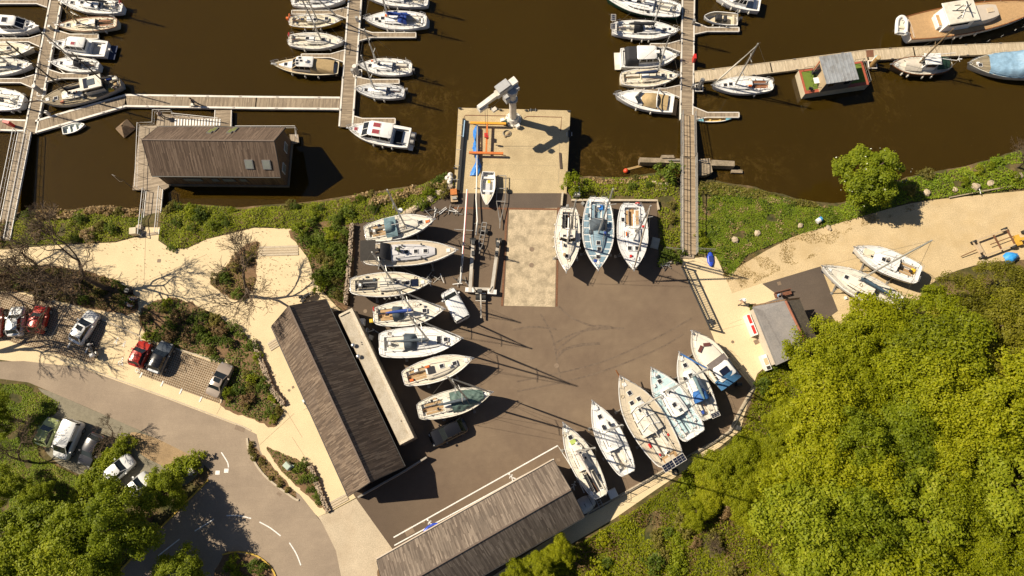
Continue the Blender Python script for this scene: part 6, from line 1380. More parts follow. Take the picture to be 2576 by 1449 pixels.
def saloon(t, i):
    X, B, zc = i['X'], i['B'], i['zc']
    bt = soft_cover(t, 'dark_bimini', mat('brown_black_canvas', (.035, .03, .025), .85, .2, 4), X(.0), X(.16), lambda u: B * .40, lambda u, v: zc + 1.75 + .1 * (1 - v * v), 6, 6, .02)
    soft_cover(t, 'dark_dodger', BLACK, X(.20), X(.30), lambda u: B * .33, lambda u, v: zc + 1.5 - .8 * u ** 2 - .25 * v * v, 6, 8, .02)
    o = MB()
    for q in (.01, .15): o.path([(X(q), -B * .4, zc), (X(q), -B * .4, zc + 1.72), (X(q), B * .4, zc + 1.72), (X(q), B * .4, zc)], .025, 5)
    o.build('frame', WHITE2, bt)
    for q, y in ((.42, .7), (.62, .75), (.36, -.75), (.62, -.75)): MB().tube((X(q), y, i['rz'](q) - .02), (X(q), y, i['rz'](q) + .22), .09, .11, 8).build('dorade_vent', DSTEEL, t)
    for q, y in ((.40, .45), (.5, .45), (.40, -.5), (.52, -.5)): MB().box((X(q), y, i['rz'](q) + .03), (.7, .05, .05)).build('grab_bar', WHITE2, t)
sailboat('broad grey-decked motor sailer with dark canopy and no mast', (1152, 630), (915, 642), 63, True, fb=1.15, dm=mat('sand_sidedeck', (.50, .42, .31), .6, .1, 3), rm=mat('lavender_grey_roof', (.56, .55, .57), .55, .04, 3), cabin=(.30, .76), cabw=.70, cabh=.5, ck=(.04, .27), hatches=((.46, 0), (.56, 0), (.66, 0)), windows=3, rail=WHITE, ws=.7, tm=.45, pb=2.3, extras=saloon, ckm=BLACK, boom=False, panel=None)
sailboat('cream yacht with wide teak side decks and deck solar panel', (1084, 710), (881, 720), 60, True, hm=OFFW, dm=mat('cream_deck2', (.62, .55, .42), .6, .1, 3), rm=OFFW, mast=(991, 707), mtop=(939, 627), cabin=(.38, .74), cover=None, hatches=((.72, 0), (.60, .1)), wheel=True, fend=(.42, .48, .56, .62), fside=-1, extras=both(clutter(9, 52, (WHITE2, BLACK, SLATEC)), lambda t, i: MB().box((i['X'](.80), 0, i['z0'] + i['z'](.8) + .1), (.75, .8, .05)).build('solar_panel', SOLAR, t)), ckm=BLACK, genoa=None)
sailboat('white yacht with royal blue sail cover and grey round hood', (1119, 778), (940, 796), 62, True, mast=(1041, 782), mtop=(995, 726), cover=BLUE, hood=SLATEC, genoa=OFFW, hatches=((.72, 0),), dm=OFFW, rm=mat('warm_white', (.74, .68, .58), .5, .06, 3), life=(RED, .7), extras=both(cushions(TEAKO), clutter(6, 53, (YELLOW, WHITE2, BLACK)), lambda t, i: rbox((i['X'](-.03), -.5, i['zc']), (.4, .4, .3)).build('yellow_bag', YELLOW, t)), cabin=(.34, .72), ckm=TEAKO)
sailboat('long white yacht with slate sail cover and twin dark hoods', (1164, 852), (954, 867), 72, True, fb=1.1, mast=(1079, 857), mtop=(1025, 794), cover=SLATEC, hood=SLATEC, genoa=OFFW, hatches=((.72, .2), (.72, -.2), (.80, 0)), cabin=(.36, .80), cabw=.55, cabh=.36, ws=.78, tm=.42, wheel=True, extras=clutter(6, 54, (WHITE2, BLACK)), rev_tr=.04)
sailboat('cream sailing boat without mast between two masted yachts', (1190, 902), (1014, 953), 58, True, dm=mat('pale_cream_deck', (.70, .63, .51), .5, .05, 3), hatches=((.74, 0), (.56, .1)), cabin=(.34, .78), cabw=.7, windows=1, ckm=TEAK, extras=both(clutter(7, 55, (BLACK, WHITE2, ORANGE)), lambda t, i: MB().box((i['c0'] + .5, 0, i['rz'](.38) + .05), (.75, .75, .05)).build('open_hatch', BLACK, t)))
sailboat('sailing boat with foredeck under a grey-green tarpaulin', (1239, 987), (1051, 1036), 60, True, dm=OFFW, mast=(1178, 1010), mtop=(1114, 966), genoa=OFFW, cover=SLATEC, cabin=(.36, .7), hatches=(), extras=both(tarp_over(GREENC, .45, .88, .65, .16, 3, .80), clutter(6, 56, (WHITE2, TEAKO, BLACK))), ckm=TEAK, boom=True, rail=OFFW)
# trio right of the pad
def tall_windscreen(t, i):
    X = i['X']; q = .52; o = MB(); o.loft([[(X(q), -i['B'] * .3, i['rz'](q) - .1), (X(q + .045), 0, i['rz'](q) - .1), (X(q), i['B'] * .3, i['rz'](q) - .1)], [(X(q - .035), -i['B'] * .28, i['rz'](q) + .35), (X(q), 0, i['rz'](q) + .35), (X(q - .035), i['B'] * .28, i['rz'](q) + .35)]], False, False); o.build('windscreen', GLASS, t)
    MB().loft([[(X(.36), -i['B'] * .29, i['rz'](.36) + .3), (X(.49), -i['B'] * .28, i['rz'](.5) + .34), (X(.52), 0, i['rz'](.5) + .36), (X(.49), i['B'] * .28, i['rz'](.5) + .34), (X(.36), i['B'] * .29, i['rz'](.36) + .3)], [(X(.36), -i['B'] * .29, i['rz'](.36) + .36), (X(.49), -i['B'] * .28, i['rz'](.5) + .40), (X(.52), 0, i['rz'](.5) + .42), (X(.49), i['B'] * .28, i['rz'](.5) + .40), (X(.36), i['B'] * .29, i['rz'](.36) + .36)]]).build('cabin_top', mat('warm_white', (.74, .68, .58), .5, .06, 3), t)
    for y in (-.35, .35): hatch(t, X(.47), y, i['rz'](.47) + .38, .35, .45, PANE)
sailboat('cream motor sailer nearest the concrete pad with boxy outboard', (1424, 686), (1430, 524), 61, True, hm=OFFW, dm=mat('warm_white', (.74, .68, .58), .5, .06, 3), mast=(1427, 612), mtop=(1429, 500), cabin=(.34, .76), cabw=.66, hatches=((.76, 0),), boom=True, cover=None, ob=(-.1, STEEL), extras=both(tall_windscreen, clutter(5, 61, (BLACK, TEAK))), fend=(.25, .45, .6, .75), ckm=BLACK, ws=.66)
sailboat('blue-grey decked yacht in the middle of the three', (1504, 681), (1505, 497), 77, True, dm=WHITE, rm=BLUEG, panel=BLUEG, mast=(1505, 588), mtop=(1514, 465), hood=SLATEC, cabin=(.38, .74), cabw=.52, hatches=((.64, 0), (.72, .1), (.82, 0)), ckm=BLUEG, extras=both(clutter(9, 62, (WHITE2, BLUE, SLATEC)), lambda t, i: rbox((i['X'](.14), .3, i['zc'] - .2), (.6, .5, .4)).build('blue_box', TARPB, t)), boom=False, wheel=True, ws=.62)
sailboat('white racing yacht with red stern rail, outermost of the three', (1594, 681), (1589, 512), 75, True, dm=mat('cool_white_deck', (.68, .68, .68), .5, .05, 3), mast=(1596, 605), mtop=(1607, 500), life=(RED, .6), cabin=(.38, .72), cabw=.56, cabh=.3, hatches=((.68, .4), (.68, -.4)), ckm=TEAKO, cover=None, boom=True, genoa=mat('rolled_sail', (.5, .42, .33), .7), extras=both(clutter(9, 63, (RED, WHITE2, BLACK, ORANGE))), ws=.66, pb=2.1)
# row along the promenade
sailboat('slim cream sailing boat with red-lined cover beside the bottom shed', (1416, 1064), (1512, 1250), 58, True, dm=OFFW, hm=OFFW, rm=mat('warm_white', (.74, .68, .58), .5, .06, 3), mast=(1440, 1140), mtop=(1483, 1124), cover=mat('white_red_cover', (.66, .58, .52), .7, .15, 4), cabin=(.38, .76), hatches=((.80, 0), (.60, 0)), pane=PANE, extras=both(clutter(9, 71, (RED, WHITE2, BLACK)), lambda t, i: MB().box((i['X'](.74), 0, i['rz'](.74) + .06), (.45, .6, .1)).build('lime_cushion', mat('lime', (.4, .5, .12), .7), t)), ckm=BLACK)
sailboat('white sailing boat with plain deck second in the promenade row', (1489, 1009), (1580, 1192), 62, True, dm=WHITE, mast=(1524, 1084), mtop=(1556, 1052), cabin=(.34, .72), cover=None, hatches=((.78, 0),), ckm=OFFW, teakck=False, extras=clutter(6, 72, (BLACK, WHITE2)), boom=False)
def big_beige(t, i):
    X = i['X']; MB().tube((X(.98), 0, i['z0'] + i['z'](1)), (X(1) + .7, 0, i['z0'] + i['z'](1) + .25), .09, .06, 6).build('bowsprit', WOOD, t)
    for y in (-.55, .35): MB().box((X(.05), y, i['zc'] + .03), (.65, .7, .05)).build('teak_grating', TEAKO, t)
    for q in (.62, .5, .4): MB().path([(X(q), -i['B'] * .26, i['rz'](q) + .02), (X(q + .03), 0, i['rz'](q) + .03), (X(q), i['B'] * .26, i['rz'](q) + .02)], .05, 4).build('cabin_moulding', WHITE, t)
    MB().tube((X(.64), -.5, i['rz'](.64)), (X(.64), -.5, i['rz'](.64) + .12), .28, .24, 12).build('life_raft', GREYD, t)
sailboat('largest beige yacht of the promenade row with stern solar panels', (1557, 947), (1690, 1162), 88, True, fb=1.3, hm=OFFW, dm=mat('beige_deck', (.56, .48, .36), .6, .07, 3), rm=OFFW, mast=(1605, 1024), mtop=(1663, 1003), cabin=(.34, .68), cabw=.62, cabh=.5, hatches=((.80, 0), (.70, .35), (.70, -.5), (.60, 0)), pane=PANE, windows=3, solar=((-.01, .65, .75, 1.25, .9), (-.01, -.65, .75, 1.25, .9)), wheel=True, extras=both(big_beige, clutter(9, 73, (BLACK, WHITE2, RED))), ckm=OFFW, ws=.7, boom=True, cover=None, mastm=mat('cream_mast', (.58, .54, .47), .45, .06, 4), radar=False)
def glyph(strokes, name, m, parent, loc, rz, size, w=.13):
    """flat painted letter made of strokes on a unit box"""
    o = MB()
    for k, pl in enumerate(strokes): o.strip([(p[0] * size, p[1] * size) for p in pl], w * size, .0 + .001 * k, .006 + .001 * k)
    return o.build(name, m, parent, loc=loc, rz=rz)
GL = {'D': [[(0, 0), (0, 1)], [(0, .94), (.4, .9), (.6, .5), (.4, .1), (0, .06)]], 'T': [[(.3, 0), (.3, 1)], [(0, .94), (.6, .94)]], 'A': [[(0, 0), (.3, 1)], [(.3, 1), (.6, 0)], [(.12, .36), (.48, .36)]]}
def stencil(t, i):
    for k, s in enumerate('DTA'): glyph(GL[s], 'lettering', DSTEEL, t, (i['X'](.60), i['B'] * .27 - k * .5, i['rz'](.62) + .05), R(-90), .55)
sailboat('pale blue decked yacht fourth in the promenade row', (1637, 926), (1748, 1098), 74, True, dm=WHITE, rm=WHITE, mast=(1678, 982), mtop=(1726, 950), cabin=(.32, .68), cabw=.58, panel=mat('pale_blue_panel', (.50, .66, .69), .6, .08, 3), hatches=((.46, .1), (.80, 0)), ckm=PALEB, extras=both(clutter(10, 74, (BLACK, WHITE2, SLATEC)), stencil), ws=.78, boom=False)
sailboat('white sailing boat with blue hood and solar panel in the promenade row', (1707, 887), (1787, 1052), 64, True, dm=OFFW, rm=WHITE, mast=(1743, 946), mtop=(1784, 922), hood=mat('mid_blue_canvas', (.03, .13, .38), .7, .2, 4), cover=TEALC, hatches=((.80, 0), (.64, 0)), solar=((.02, -.45, .5, .9, .7),), genoa=mat('mid_blue_canvas', (.03, .13, .38), .7, .2, 4), ckm=OFFW, teakck=False, extras=clutter(6, 75, (WHITE2, BLUE, BLACK)), cabin=(.32, .72))
def blue_aft(t, i):
    soft_cover(t, 'blue_aft_cover', mat('blue_aft_canvas', (.05, .16, .32), .7, .2, 3), i['X'](.0), i['X'](.17), lambda u: i['B'] * .44, lambda u, v: i['zc'] + .3 + 1.0 * (1 - abs(v) ** 3) * (.5 + .5 * u), 8, 10, .06)
    MB().box((i['X'](.22), 0, i['ztop'] + .06), (.7, 1.0, .05)).build('solar_panel', SOLAR, t); soft_cover(t, 'grey_awning', mat('taupe_canvas', (.17, .14, .13), .7, .15, 3), i['X'](.34), i['X'](.45), lambda u: i['B'] * .38, lambda u, v: i['ztop'] - .1 + .1 * (1 - v * v), 4, 8, .03)
    for s in (-1, 1): MB().box((i['X'](.70), s * .42, i['zb'](i['X'](.7)) + .36), (.35, .75, .05), s * .5).build('windscreen_cover', mat('maroon_cover', (.12, .035, .03), .7), t)
motorboat('cream motor boat with blue aft cover beside the promenade gate', (1738, 835), (1838, 966), 66, True, fb=1.15, hm=OFFW, dm=mat('warm_white', (.74, .68, .58), .5, .06, 3), cab=(.14, .42), cabw=.72, cabh=1.0, roofm=WHITE, hatches=((.60, 0), (.52, 0)), ck=(.03, .14), extras=blue_aft, rail=OFFW, ws=.74, tm=.45, pb=2.4)
# two on the track
sailboat('white sailing boat on the dirt track, farther from the kiosk', (2147, 623), (2313, 692), 62, True, zlift=1.3, dm=WHITE, cabin=(.34, .70), hatches=((.56, .1), (.50, .1)), windows=1, ckm=TEAK, extras=both(clutter(5, 81, (BLACK, WHITE2)), lambda t, i: rbox((i['X'](.1), -.2, i['zc'] - .1), (.5, .5, .2), .08).build('yellow_buoy', YELLOW, t), lambda t, i: MB().box((i['X'](.78), 0, i['z0'] + i['z'](.78) + .06), (1.1, .9, .03)).build('foredeck_mat', CREAM, t)), ws=.8)
sailboat('cream yacht on the dirt track, partly under the trees, tall mast', (2066, 670), (2268, 768), 64, True, zlift=1.3, dm=OFFW, rm=mat('warm_white', (.74, .68, .58), .5, .06, 3), mast=(2164, 692), mtop=(2340, 570), cover=mat('steel_blue_cover', (.05, .09, .13), .8, .2, 4), hatches=((.70, 0),), cabin=(.36, .72), extras=clutter(7, 82, (SLATEC, BLACK, WHITE2)), ckm=OFFW, fend=(.5, .7), fside=-1, sprd=1)
# dinghy on the slip and others
def dink(t, i):
    X = i['X']; rbox((X(.28), .1, .3 + .35), (.5, .35, .1), .04).build('yellow_rope_pile', YELLOW, t)
    MB().box((X(.52), 0, .35 + .4), (i['L'] * .40, .5, .03)).build('floor_board', GREYD, t); house_loft(X(.68), X(.95), lambda u: max(.05, i['w'](.68 + .27 * u) - .08), lambda u: .12, lambda x: .35 + i['fb'] - .02, 5).build('foredeck', CREAM, t)
rowboat('white sailing dinghy with cream foredeck parked on the slip', (1224, 518), (1229, 432), 37, 0.0, .6, WHITE, WHITE, .8, dink, 'sailing_dinghy', 'dinghy', .35, (.16, .55), 2.0)
def kayak(label, a, b, w_, m, z=.12):
    p, q = W(*a, z), W(*b, z); d = q - p; t = thing('blue_kayak', label, 'kayak', (p + q) / 2 - Vector((0, 0, z)), math.atan2(d.y, d.x)); L = d.length
    o = MB().loft([[(x * L / 2, -ww * w_ / 2, .06 + .16 * s_), (x * L / 2, -ww * w_ * .35, 0), (x * L / 2, ww * w_ * .35, 0), (x * L / 2, ww * w_ / 2, .06 + .16 * s_), (x * L / 2, ww * w_ * .3, .2 + .1 * s_), (x * L / 2, -ww * w_ * .3, .2 + .1 * s_)][::-1] for x, ww, s_ in ((-1, .12, .9), (-.8, .6, .7), (-.35, .98, .5), (.35, .98, .5), (.8, .6, .7), (1, .12, .9))]); o.build('hull', m, t, True)
    MB().box((0, 0, .265), (L * .4, w_ * .5, .02)).build('cockpit', mat('kayak_dark', (.02, .04, .2), .5), t)
KB = mat('kayak_blue', (.03, .08, .55), .35, .12, 2)
kayak('bright blue kayak lying at the foot of the footbridge', (1786, 634), (1789, 671), .8, KB); kayak('bright blue kayak poking out beneath the bottom shed eave', (1064, 1339), (1104, 1318), .7, KB, .6)
# ================================================================ yard gear
def trailer(name, label, px_a, px_b, w_, parts=3, m=STEEL, z=.5, tow=.3, wheels=True):
    a, b = W(*px_a, z), W(*px_b, z); d = b - a; L = d.length; t = thing(name, label, 'trailer', (a.x, a.y, 0), math.atan2(d.y, d.x))
    for s in (-1, 1): MB().path([(0, s * w_ / 2, z), (L * (1 - tow), s * w_ / 2, z), (L, 0, z)], .05, 5).build('side_rail', m, t)
    for k in range(parts): MB().box((L * (1 - tow) * k / max(1, parts - 1), 0, z), (.08, w_, .08)).build('crossbar', m, t)
    MB().tube((L * .9, 0, z), (L * 1.12, 0, z - .05), .05, n=6).build('tow_bar', m, t)
    if wheels:
        for s in (-1, 1): MB().tube((L * .3, s * (w_ / 2 + .1), .3), (L * .3, s * (w_ / 2 + .28), .3), .3, n=14).build('wheel', RUBBER, t)
    return t
trailer('boat_trailer', 'long dark boat trailer beside the white sailing dinghy', (1262, 442), (1258, 560), 1.0, 3, STEEL, .45, .45); trailer('small_trailer', 'narrow ladder-frame trailer left of the hydraulic trailer', (1219, 560), (1207, 630), .5, 6, STEEL, .5, .25)
ht = thing('hydraulic_boat_trailer', 'U-shaped hydraulic boat trailer with two long arms and tow bar', 'trailer')
PALEST = mat('pale_trailer_paint', (.50, .46, .40), .5, .15, 2, dirt=(.25, .2, .15), dirt_amt=.5)
for px in (((1190, 605), (1182, 735)), ((1254, 605), (1236, 737))): MB().strip(wpoly(px, .7), .36, .45, .75).build('arm', PALEST, ht)
MB().strip(wpoly(((1176, 726), (1242, 728)), .6), .3, .4, .7).build('rear_beam', PALEST, ht)
for u, v in ((1182, 730), (1238, 735)): p = W(u, v, .5); MB().box((p.x, p.y, .5), (1.0, .5, .45), R(-4)).build('end_block', WHITE2, ht)
for u, v in ((1191, 612), (1252, 618), (1191, 640), (1250, 640)): 
    p = W(u, v, .6); MB().box((p.x, p.y, .95), (.35, .5, .5)).build('support_pad', DSTEEL, ht)
for u, v in ((1186, 606), (1194, 606), (1250, 607), (1259, 607), (1200, 748), (1206, 748), (1213, 748), (1219, 748)):
    p = W(u, v, .3); MB().tube((p.x - .14, p.y, .35), (p.x + .14, p.y, .35), .35, n=14).build('wheel', RUBBER, ht)
MB().strip(wpoly(((1209, 728), (1210, 800)), .7), .14, .6, .75).build('tow_bar', PALEST, ht); MB().strip(wpoly(((1196, 738), (1222, 738)), .7), .1, .6, .72).build('axle_frame', PALEST, ht); MB().strip(wpoly(((1196, 756), (1222, 757)), .7), .1, .6, .72).build('axle_frame', PALEST, ht)
for px in (((1189, 722), (1196, 735)), ((1238, 720), (1230, 733))): MB().strip(wpoly(px, .75), .1, .75, .85).build('brace', PALEST, ht)
p = W(1207, 733, .8); MB().box((p.x, p.y, .9), (.5, .4, .5)).build('pump_box', DSTEEL, ht)
def spar(label, pts, r, m, z, stands=()):
    t = thing('lying_mast', label, 'mast'); MB().path([W(u, v, z) for u, v in pts], r, 8, True, .7).build('spar', m, t, True)
    for u, v in stands:
        p = W(u, v, z); o = MB()
        for s in (-.35, .35): o.tube((p.x + s, p.y, 0), (p.x, p.y, z - r), .03, n=5)
        o.tube((p.x - .35, p.y, .05), (p.x + .35, p.y, .05), .03, n=5); o.build('trestle', STEEL, t)
    return t
t = spar('long white mast with a red stripe lying on trestles', [(1175, 476), (1170, 560), (1164, 640), (1158, 712)], .11, WHITE, .95, ((1172, 530), (1166, 610), (1159, 700)))
MB().path([W(1177, 480, 1.04), W(1165, 640, 1.04)], .03, 5).build('red_stripe', RED, t); MB().path([W(1163, 650, 1.06), W(1160, 685, 1.06)], .05, 5).build('black_band', BLACK, t); MB().path([W(1143, 577, .98), W(1190, 580, .98)], .035, 6).build('spreader', ALU, t)
t = spar('grey mast half wrapped in crumpled cloth beside the white one', [(1201, 318), (1200, 430), (1198, 500), (1201, 555), (1197, 592)], .09, ALU, .55, ((1200, 470), (1199, 560)))
soft_cover(t, 'cloth_wrap', mat('tan_cloth', (.34, .26, .19), .9, .2, 4), 0, 1, lambda u: 0, lambda u, v: 0, 1, 1, 0) if False else None
bt_ = thing('blue_tarp', 'long crumpled blue tarpaulin laid over a mast on the quay', 'tarpaulin')
rings = []
for k in range(31):
    f = k / 30; u = 1200 - 4 * math.sin(f * 5) - (12 * max(0, f - .75) * 4 if f > .75 else 0); v = 318 + 122 * f; p = W(u, v, .3); ww = .30 + .10 * math.sin(f * 17) + (.3 * (f - .75) * 4 if f > .75 else 0); r = []
    for j in range(11):
        s = -1 + 2 * j / 10; n_ = mnoise.noise(Vector((f * 22, s * 4, 1))) * .13; r.append((p.x + s * ww + n_, p.y + n_ * .5, .05 + .55 * max(0, 1 - abs(s) ** 1.3) * (1 if f < .78 else .35) + abs(n_)))
    rings.append(r)
MB().loft(rings, False, False).build('sheet', TARPB, bt_, True)
lb = thing('lifting_frame', 'orange H-shaped lifting frame hanging just above the quay', 'lifting frame')
OR_ = mat('orange_frame_paint', (.62, .17, .03), .5, .15, 3, dirt=(.35, .1, .03), dirt_amt=.4); YO = mat('yellow_orange_paint', (.75, .34, .03), .5, .12, 3)
for px, m in ((((1183, 309), (1273, 311)), YO), (((1180, 384), (1266, 386)), OR_)): MB().strip(wpoly(px, .75), .26, .6, .85).build('beam', m, lb)
MB().strip(wpoly(((1226, 313), (1223, 384)), .72), .2, .62, .8).build('spine', OR_, lb)
p = W(1223, 341, .9); MB().box((p.x, p.y, .95), (.4, .5, .3)).build('lifting_eye', RED, lb)
for u, v in ((1190, 310), (1265, 311), (1186, 385), (1260, 386)): p = W(u, v, .3); MB().tube((p.x, p.y, 0), (p.x, p.y, .6), .05, n=6).build('leg', DSTEEL, lb)
p = W(1275, 336, 0); tag(MB().path([(p.x + .5 * math.cos(a) * (1 - .01 * a), p.y + .38 * math.sin(a), .04 + .008 * a) for a in np.linspace(0, 18, 50)], .03, 5).build('hose_coil', mat('grey_hose', (.3, .27, .22), .7)), 'coiled grey hose on the quay near the crane', 'hose')
tag(MB().strip(wpoly(((1270, 346), (1284, 332)), 0), .16, .01, .12).build('loose_plank', mat('dolphin_timber', (.22, .15, .09), .85, .3, 4)), 'short loose plank beside the hose coil', 'plank')
for k, (u, v) in enumerate(((1133, 441), (1126, 449), (1134, 451), (1131, 459))):
    p = W(u, v, .2); o = MB().ball((p.x, p.y, .3), (.33, .33, .3), 12, 8); o.tube((p.x, p.y, .55), (p.x, p.y, .68), .06, n=6); tag(o.build('mooring_buoy', FENDER, None, True), ('uppermost round buoy of the pile at the quay corner', 'leftmost round buoy of the pile at the quay corner', 'middle round buoy of the pile at the quay corner', 'lowest round buoy of the pile at the quay corner')[k], 'buoy', 'round buoys piled at the quay corner')
p = W(1574, 431, ZW); o = MB().ball((p.x, p.y, ZW + .15), .3, 12, 8); tag(o.build('red_buoy', mat('red_orange_buoy', (.70, .08, .03), .4, .1, 3), None, True), 'red buoy floating by the old jetty', 'buoy')
tag(MB().strip(wpoly(((1576, 427), (1624, 415)), ZW), .25, ZW - .2, ZW + .1).build('floating_beam', mat('wet_timber', (.36, .24, .1), .7, .2, 3)), 'wet beam slanting between red buoy and old jetty', 'beam')
g = thing('workshop_cart', 'cart with orange box beside the boulder wall', 'cart', W(1143, 497), R(5))
MB().box((0, .45, .6), (.75, .7, .25)).build('orange_box', mat('orange_box', (.5, .16, .03), .6, .2, 4), g); MB().box((0, -.3, .45), (.8, .8, .1)).build('tray', mat('tan_tray', (.42, .3, .18), .7, .2, 4), g); MB().box((.05, -.3, .6), (.5, .3, .25)).build('machine', STEEL, g)
for x in (-.42, .42):
    for y in (-.5, .5): MB().tube((x - .05, y, .2), (x + .05, y, .2), .2, n=12).build('wheel', RUBBER, g)
def props_heap(label, u, v, n, seed):
    r = random.Random(seed); t = thing('prop_heap', label, 'boat props', W(u, v))
    for k in range(n):
        a = r.uniform(0, 3.1); c = (r.uniform(-.9, .9), r.uniform(-.35, .35), .1 + .05 * k); d = Vector((math.cos(a), math.sin(a), r.uniform(-.1, .3))) * .55
        MB().tube(Vector(c) - d, Vector(c) + d, .045, n=6).build('prop', (STEEL, WHITE2, DSTEEL)[k % 3], t)
props_heap('heap of steel boat props under the boulder wall', 1096, 536, 9, 1); props_heap('steel boat props beside the cart', 1135, 532, 8, 2); props_heap('boat props at the bow of the cream yacht', 1098, 702, 7, 3); props_heap('jumble of props and boxes behind the annex', 936, 840, 9, 4); props_heap('steel stand near the lowest trailer post', 1163, 712, 6, 5); props_heap('steel stand at the corner of the small hedge', 1665, 668, 7, 6)
for k, (u, v, d, m, lab, nm, ct_) in enumerate(((912, 812, (.7, .7, .8), WHITE2, 'white bin beside the annex parapet', 'waste_bin', 'bin'), (937, 811, (.5, .3, .3), STEEL, 'grey crate near the yellow bag', 'crate', 'crate'), (920, 834, (.9, .4, .25), STEEL, 'grey pallet beside the annex', 'pallet', 'pallet'), (934, 850, (.5, .5, .5), OFFW, 'pale box behind the annex', 'box', 'box'), (1449, 488, (1.0, .8, 1.1), WHITE2, 'white utility box behind the cream motor sailer', 'utility_box', 'box'), (1540, 1241, (.9, .9, .7), WHITE2, 'white tank beside the promenade fence', 'tank', 'tank'), (1466, 514, (.4, .35, .4), STEEL, 'grey box on the pale wall', 'box', 'box'), (1853, 1078, (.5, .5, 1.0), DSTEEL, 'dark bin on the promenade corner', 'waste_bin', 'bin'), (1855, 968, (.6, .4, .9), DSTEEL, 'dark cabinet at the stern of the cream motor boat', 'cabinet', 'cabinet'), (489, 1183, (.7, .9, 1.1), STEEL, 'grey street cabinet at the hedge end', 'street_cabinet', 'cabinet'), (728, 1172, (.6, .8, .9), mat('pale_green_box', (.42, .5, .42), .5), 'pale green utility cabinet in the small bed', 'utility_cabinet', 'cabinet'), (739, 1172, (.25, .4, .6), mat('pale_green_box', (.42, .5, .42), .5), 'small pale green post beside the utility cabinet', 'utility_post', 'post'), (2127, 750, (.35, .25, .2), WHITE2, 'small white block at the edge of the tarmac patch', 'block', 'block'), (2470, 658, (.5, .35, .3), mat('tan_block', (.5, .4, .28), .8), 'tan block beside the scrub on the track', 'block', 'block'), (2086, 577, (.35, .25, .2), KERB, 'pale brick at the edge of the track', 'brick_block', 'block'), (1648, 612, (.9, 1.3, .12), mat('pale_slab', (.5, .45, .36), .85, .1, 2), 'pale concrete slab beside the outermost yacht', 'slab', 'slab'))):
    p = W(u, v, 0); tt = thing(nm, lab, ct_, p, .4 * k); rbox((0, 0, 0), d, .05).build('body', m, tt); MB().box((0, 0, d[2] + .012), (d[0] * .8, d[1] * .8, .03)).build('lid', m, tt)
rb_ = thing('covered_tender', 'round white tender under a roped cover behind the bottom shed', 'dinghy', W(1470, 1270), .5)
soft_cover(rb_, 'cover', mat('white_cover', (.66, .63, .60), .6, .12, 3, bump=.5), -1.15, 1.15, lambda u: .85 * math.sin(math.pi * (.08 + .84 * u)) ** .5, lambda u, v: .15 + .65 * max(0, 1 - v * v) ** .5 * math.sin(math.pi * (.1 + .8 * u)) ** .5, 14, 10, .06)
for k in range(3): MB().path([(-.7 + .7 * k, -.8, .3), (-.7 + .7 * k, 0, .9), (-.7 + .7 * k, .8, .3)], .025, 5).build('lashing', BLACK, rb_)
ld = thing('lying_ladder', 'grey aluminium ladder lying beside the promenade fence', 'ladder', W(1504, 1257, .1), R(-65))
for y in (-.2, .2): MB().box((0, y, .3), (2.0, .05, .07)).build('stile', ALU, ld)
for k in range(8): MB().tube((-.9 + k * .257, -.2, .3), (-.9 + k * .257, .2, .3), .02, n=5).build('rung', ALU, ld)
p = W(1698, 1187); o = MB().path([(p.x + .28 * math.cos(a), p.y + .28 * math.sin(a), .12) for a in np.linspace(0, 2 * math.pi, 17)], .11, 8); tag(o.build('old_tyre', RUBBER, None, True), 'old black tyre lying on the promenade', 'tyre')
# right: scaffolding cart, yellow machine, tarp, pipe
fc = W(2500, 612, .5); ct2 = thing('flatbed_cart', 'empty rusty trailer frame on the dirt track', 'trailer', (fc.x, fc.y, 0), R(20))
TIM = mat('pale_timber_frame', (.50, .38, .24), .8, .15, 3)
for y in (-.95, .95): MB().box((0, y, .55), (4.2, .16, .14)).build('side_beam', TIM, ct2)
for x in (-2.1, -1.6, .4, 2.1): MB().box((x, 0, .545), (.14, 2.0, .12)).build('crossbeam', TIM if x < 0 else RUST, ct2)
for x, y in ((2.0, 1.1), (2.0, -1.1), (-1.9, -.95), (-1.9, .95)): MB().tube((x, y - .1, .35), (x, y + .1, .35), .35, n=14).build('wheel', RUBBER, ct2)
MB().tube((-2.1, 0, .5), (-4.0, -.1, .3), .05, n=6).build('tow_bar', RUST, ct2); MB().box((-1.85, 0, .65), (.4, 1.0, .1)).build('board', TIM, ct2); MB().tube((-.5, 0, .6), (2.4, 0, .6), .05, n=6).build('centre_bar', RUST, ct2)
ym = thing('yellow_machine', 'yellow tracked machine at the right edge of the track', 'machine', W(2588, 598), R(15))
YM = mat('machine_yellow', (.62, .36, .05), .5, .15, 3, dirt=(.3, .2, .08), dirt_amt=.5)
rbox((.6, 0, .6), (2.2, 1.3, .9), .1).build('body', YM, ym); MB().box((-1.0, 0, .7), (1.4, .3, .25)).build('boom', YM, ym); MB().box((-1.6, 0, .4), (.4, 1.2, .5)).build('bucket', YM, ym)
for y in (-.75, .75): rbox((.6, y, 0), (2.4, .35, .6), .2).build('track', RUBBER, ym)
bt2 = thing('blue_tarp', 'bright blue tarpaulin bundle on the scrub at the right edge', 'tarpaulin', W(2541, 648, .2), .3)
soft_cover(bt2, 'sheet', mat('cyan_tarpaulin', (.04, .30, .72), .45, .3, 3, bump=.8), -.85, .85, lambda u: .6 * (.7 + .4 * math.sin(u * 4)), lambda u, v: .1 + .55 * max(0, 1 - v * v) * math.sin(math.pi * (.1 + .8 * u)), 12, 10, .14)
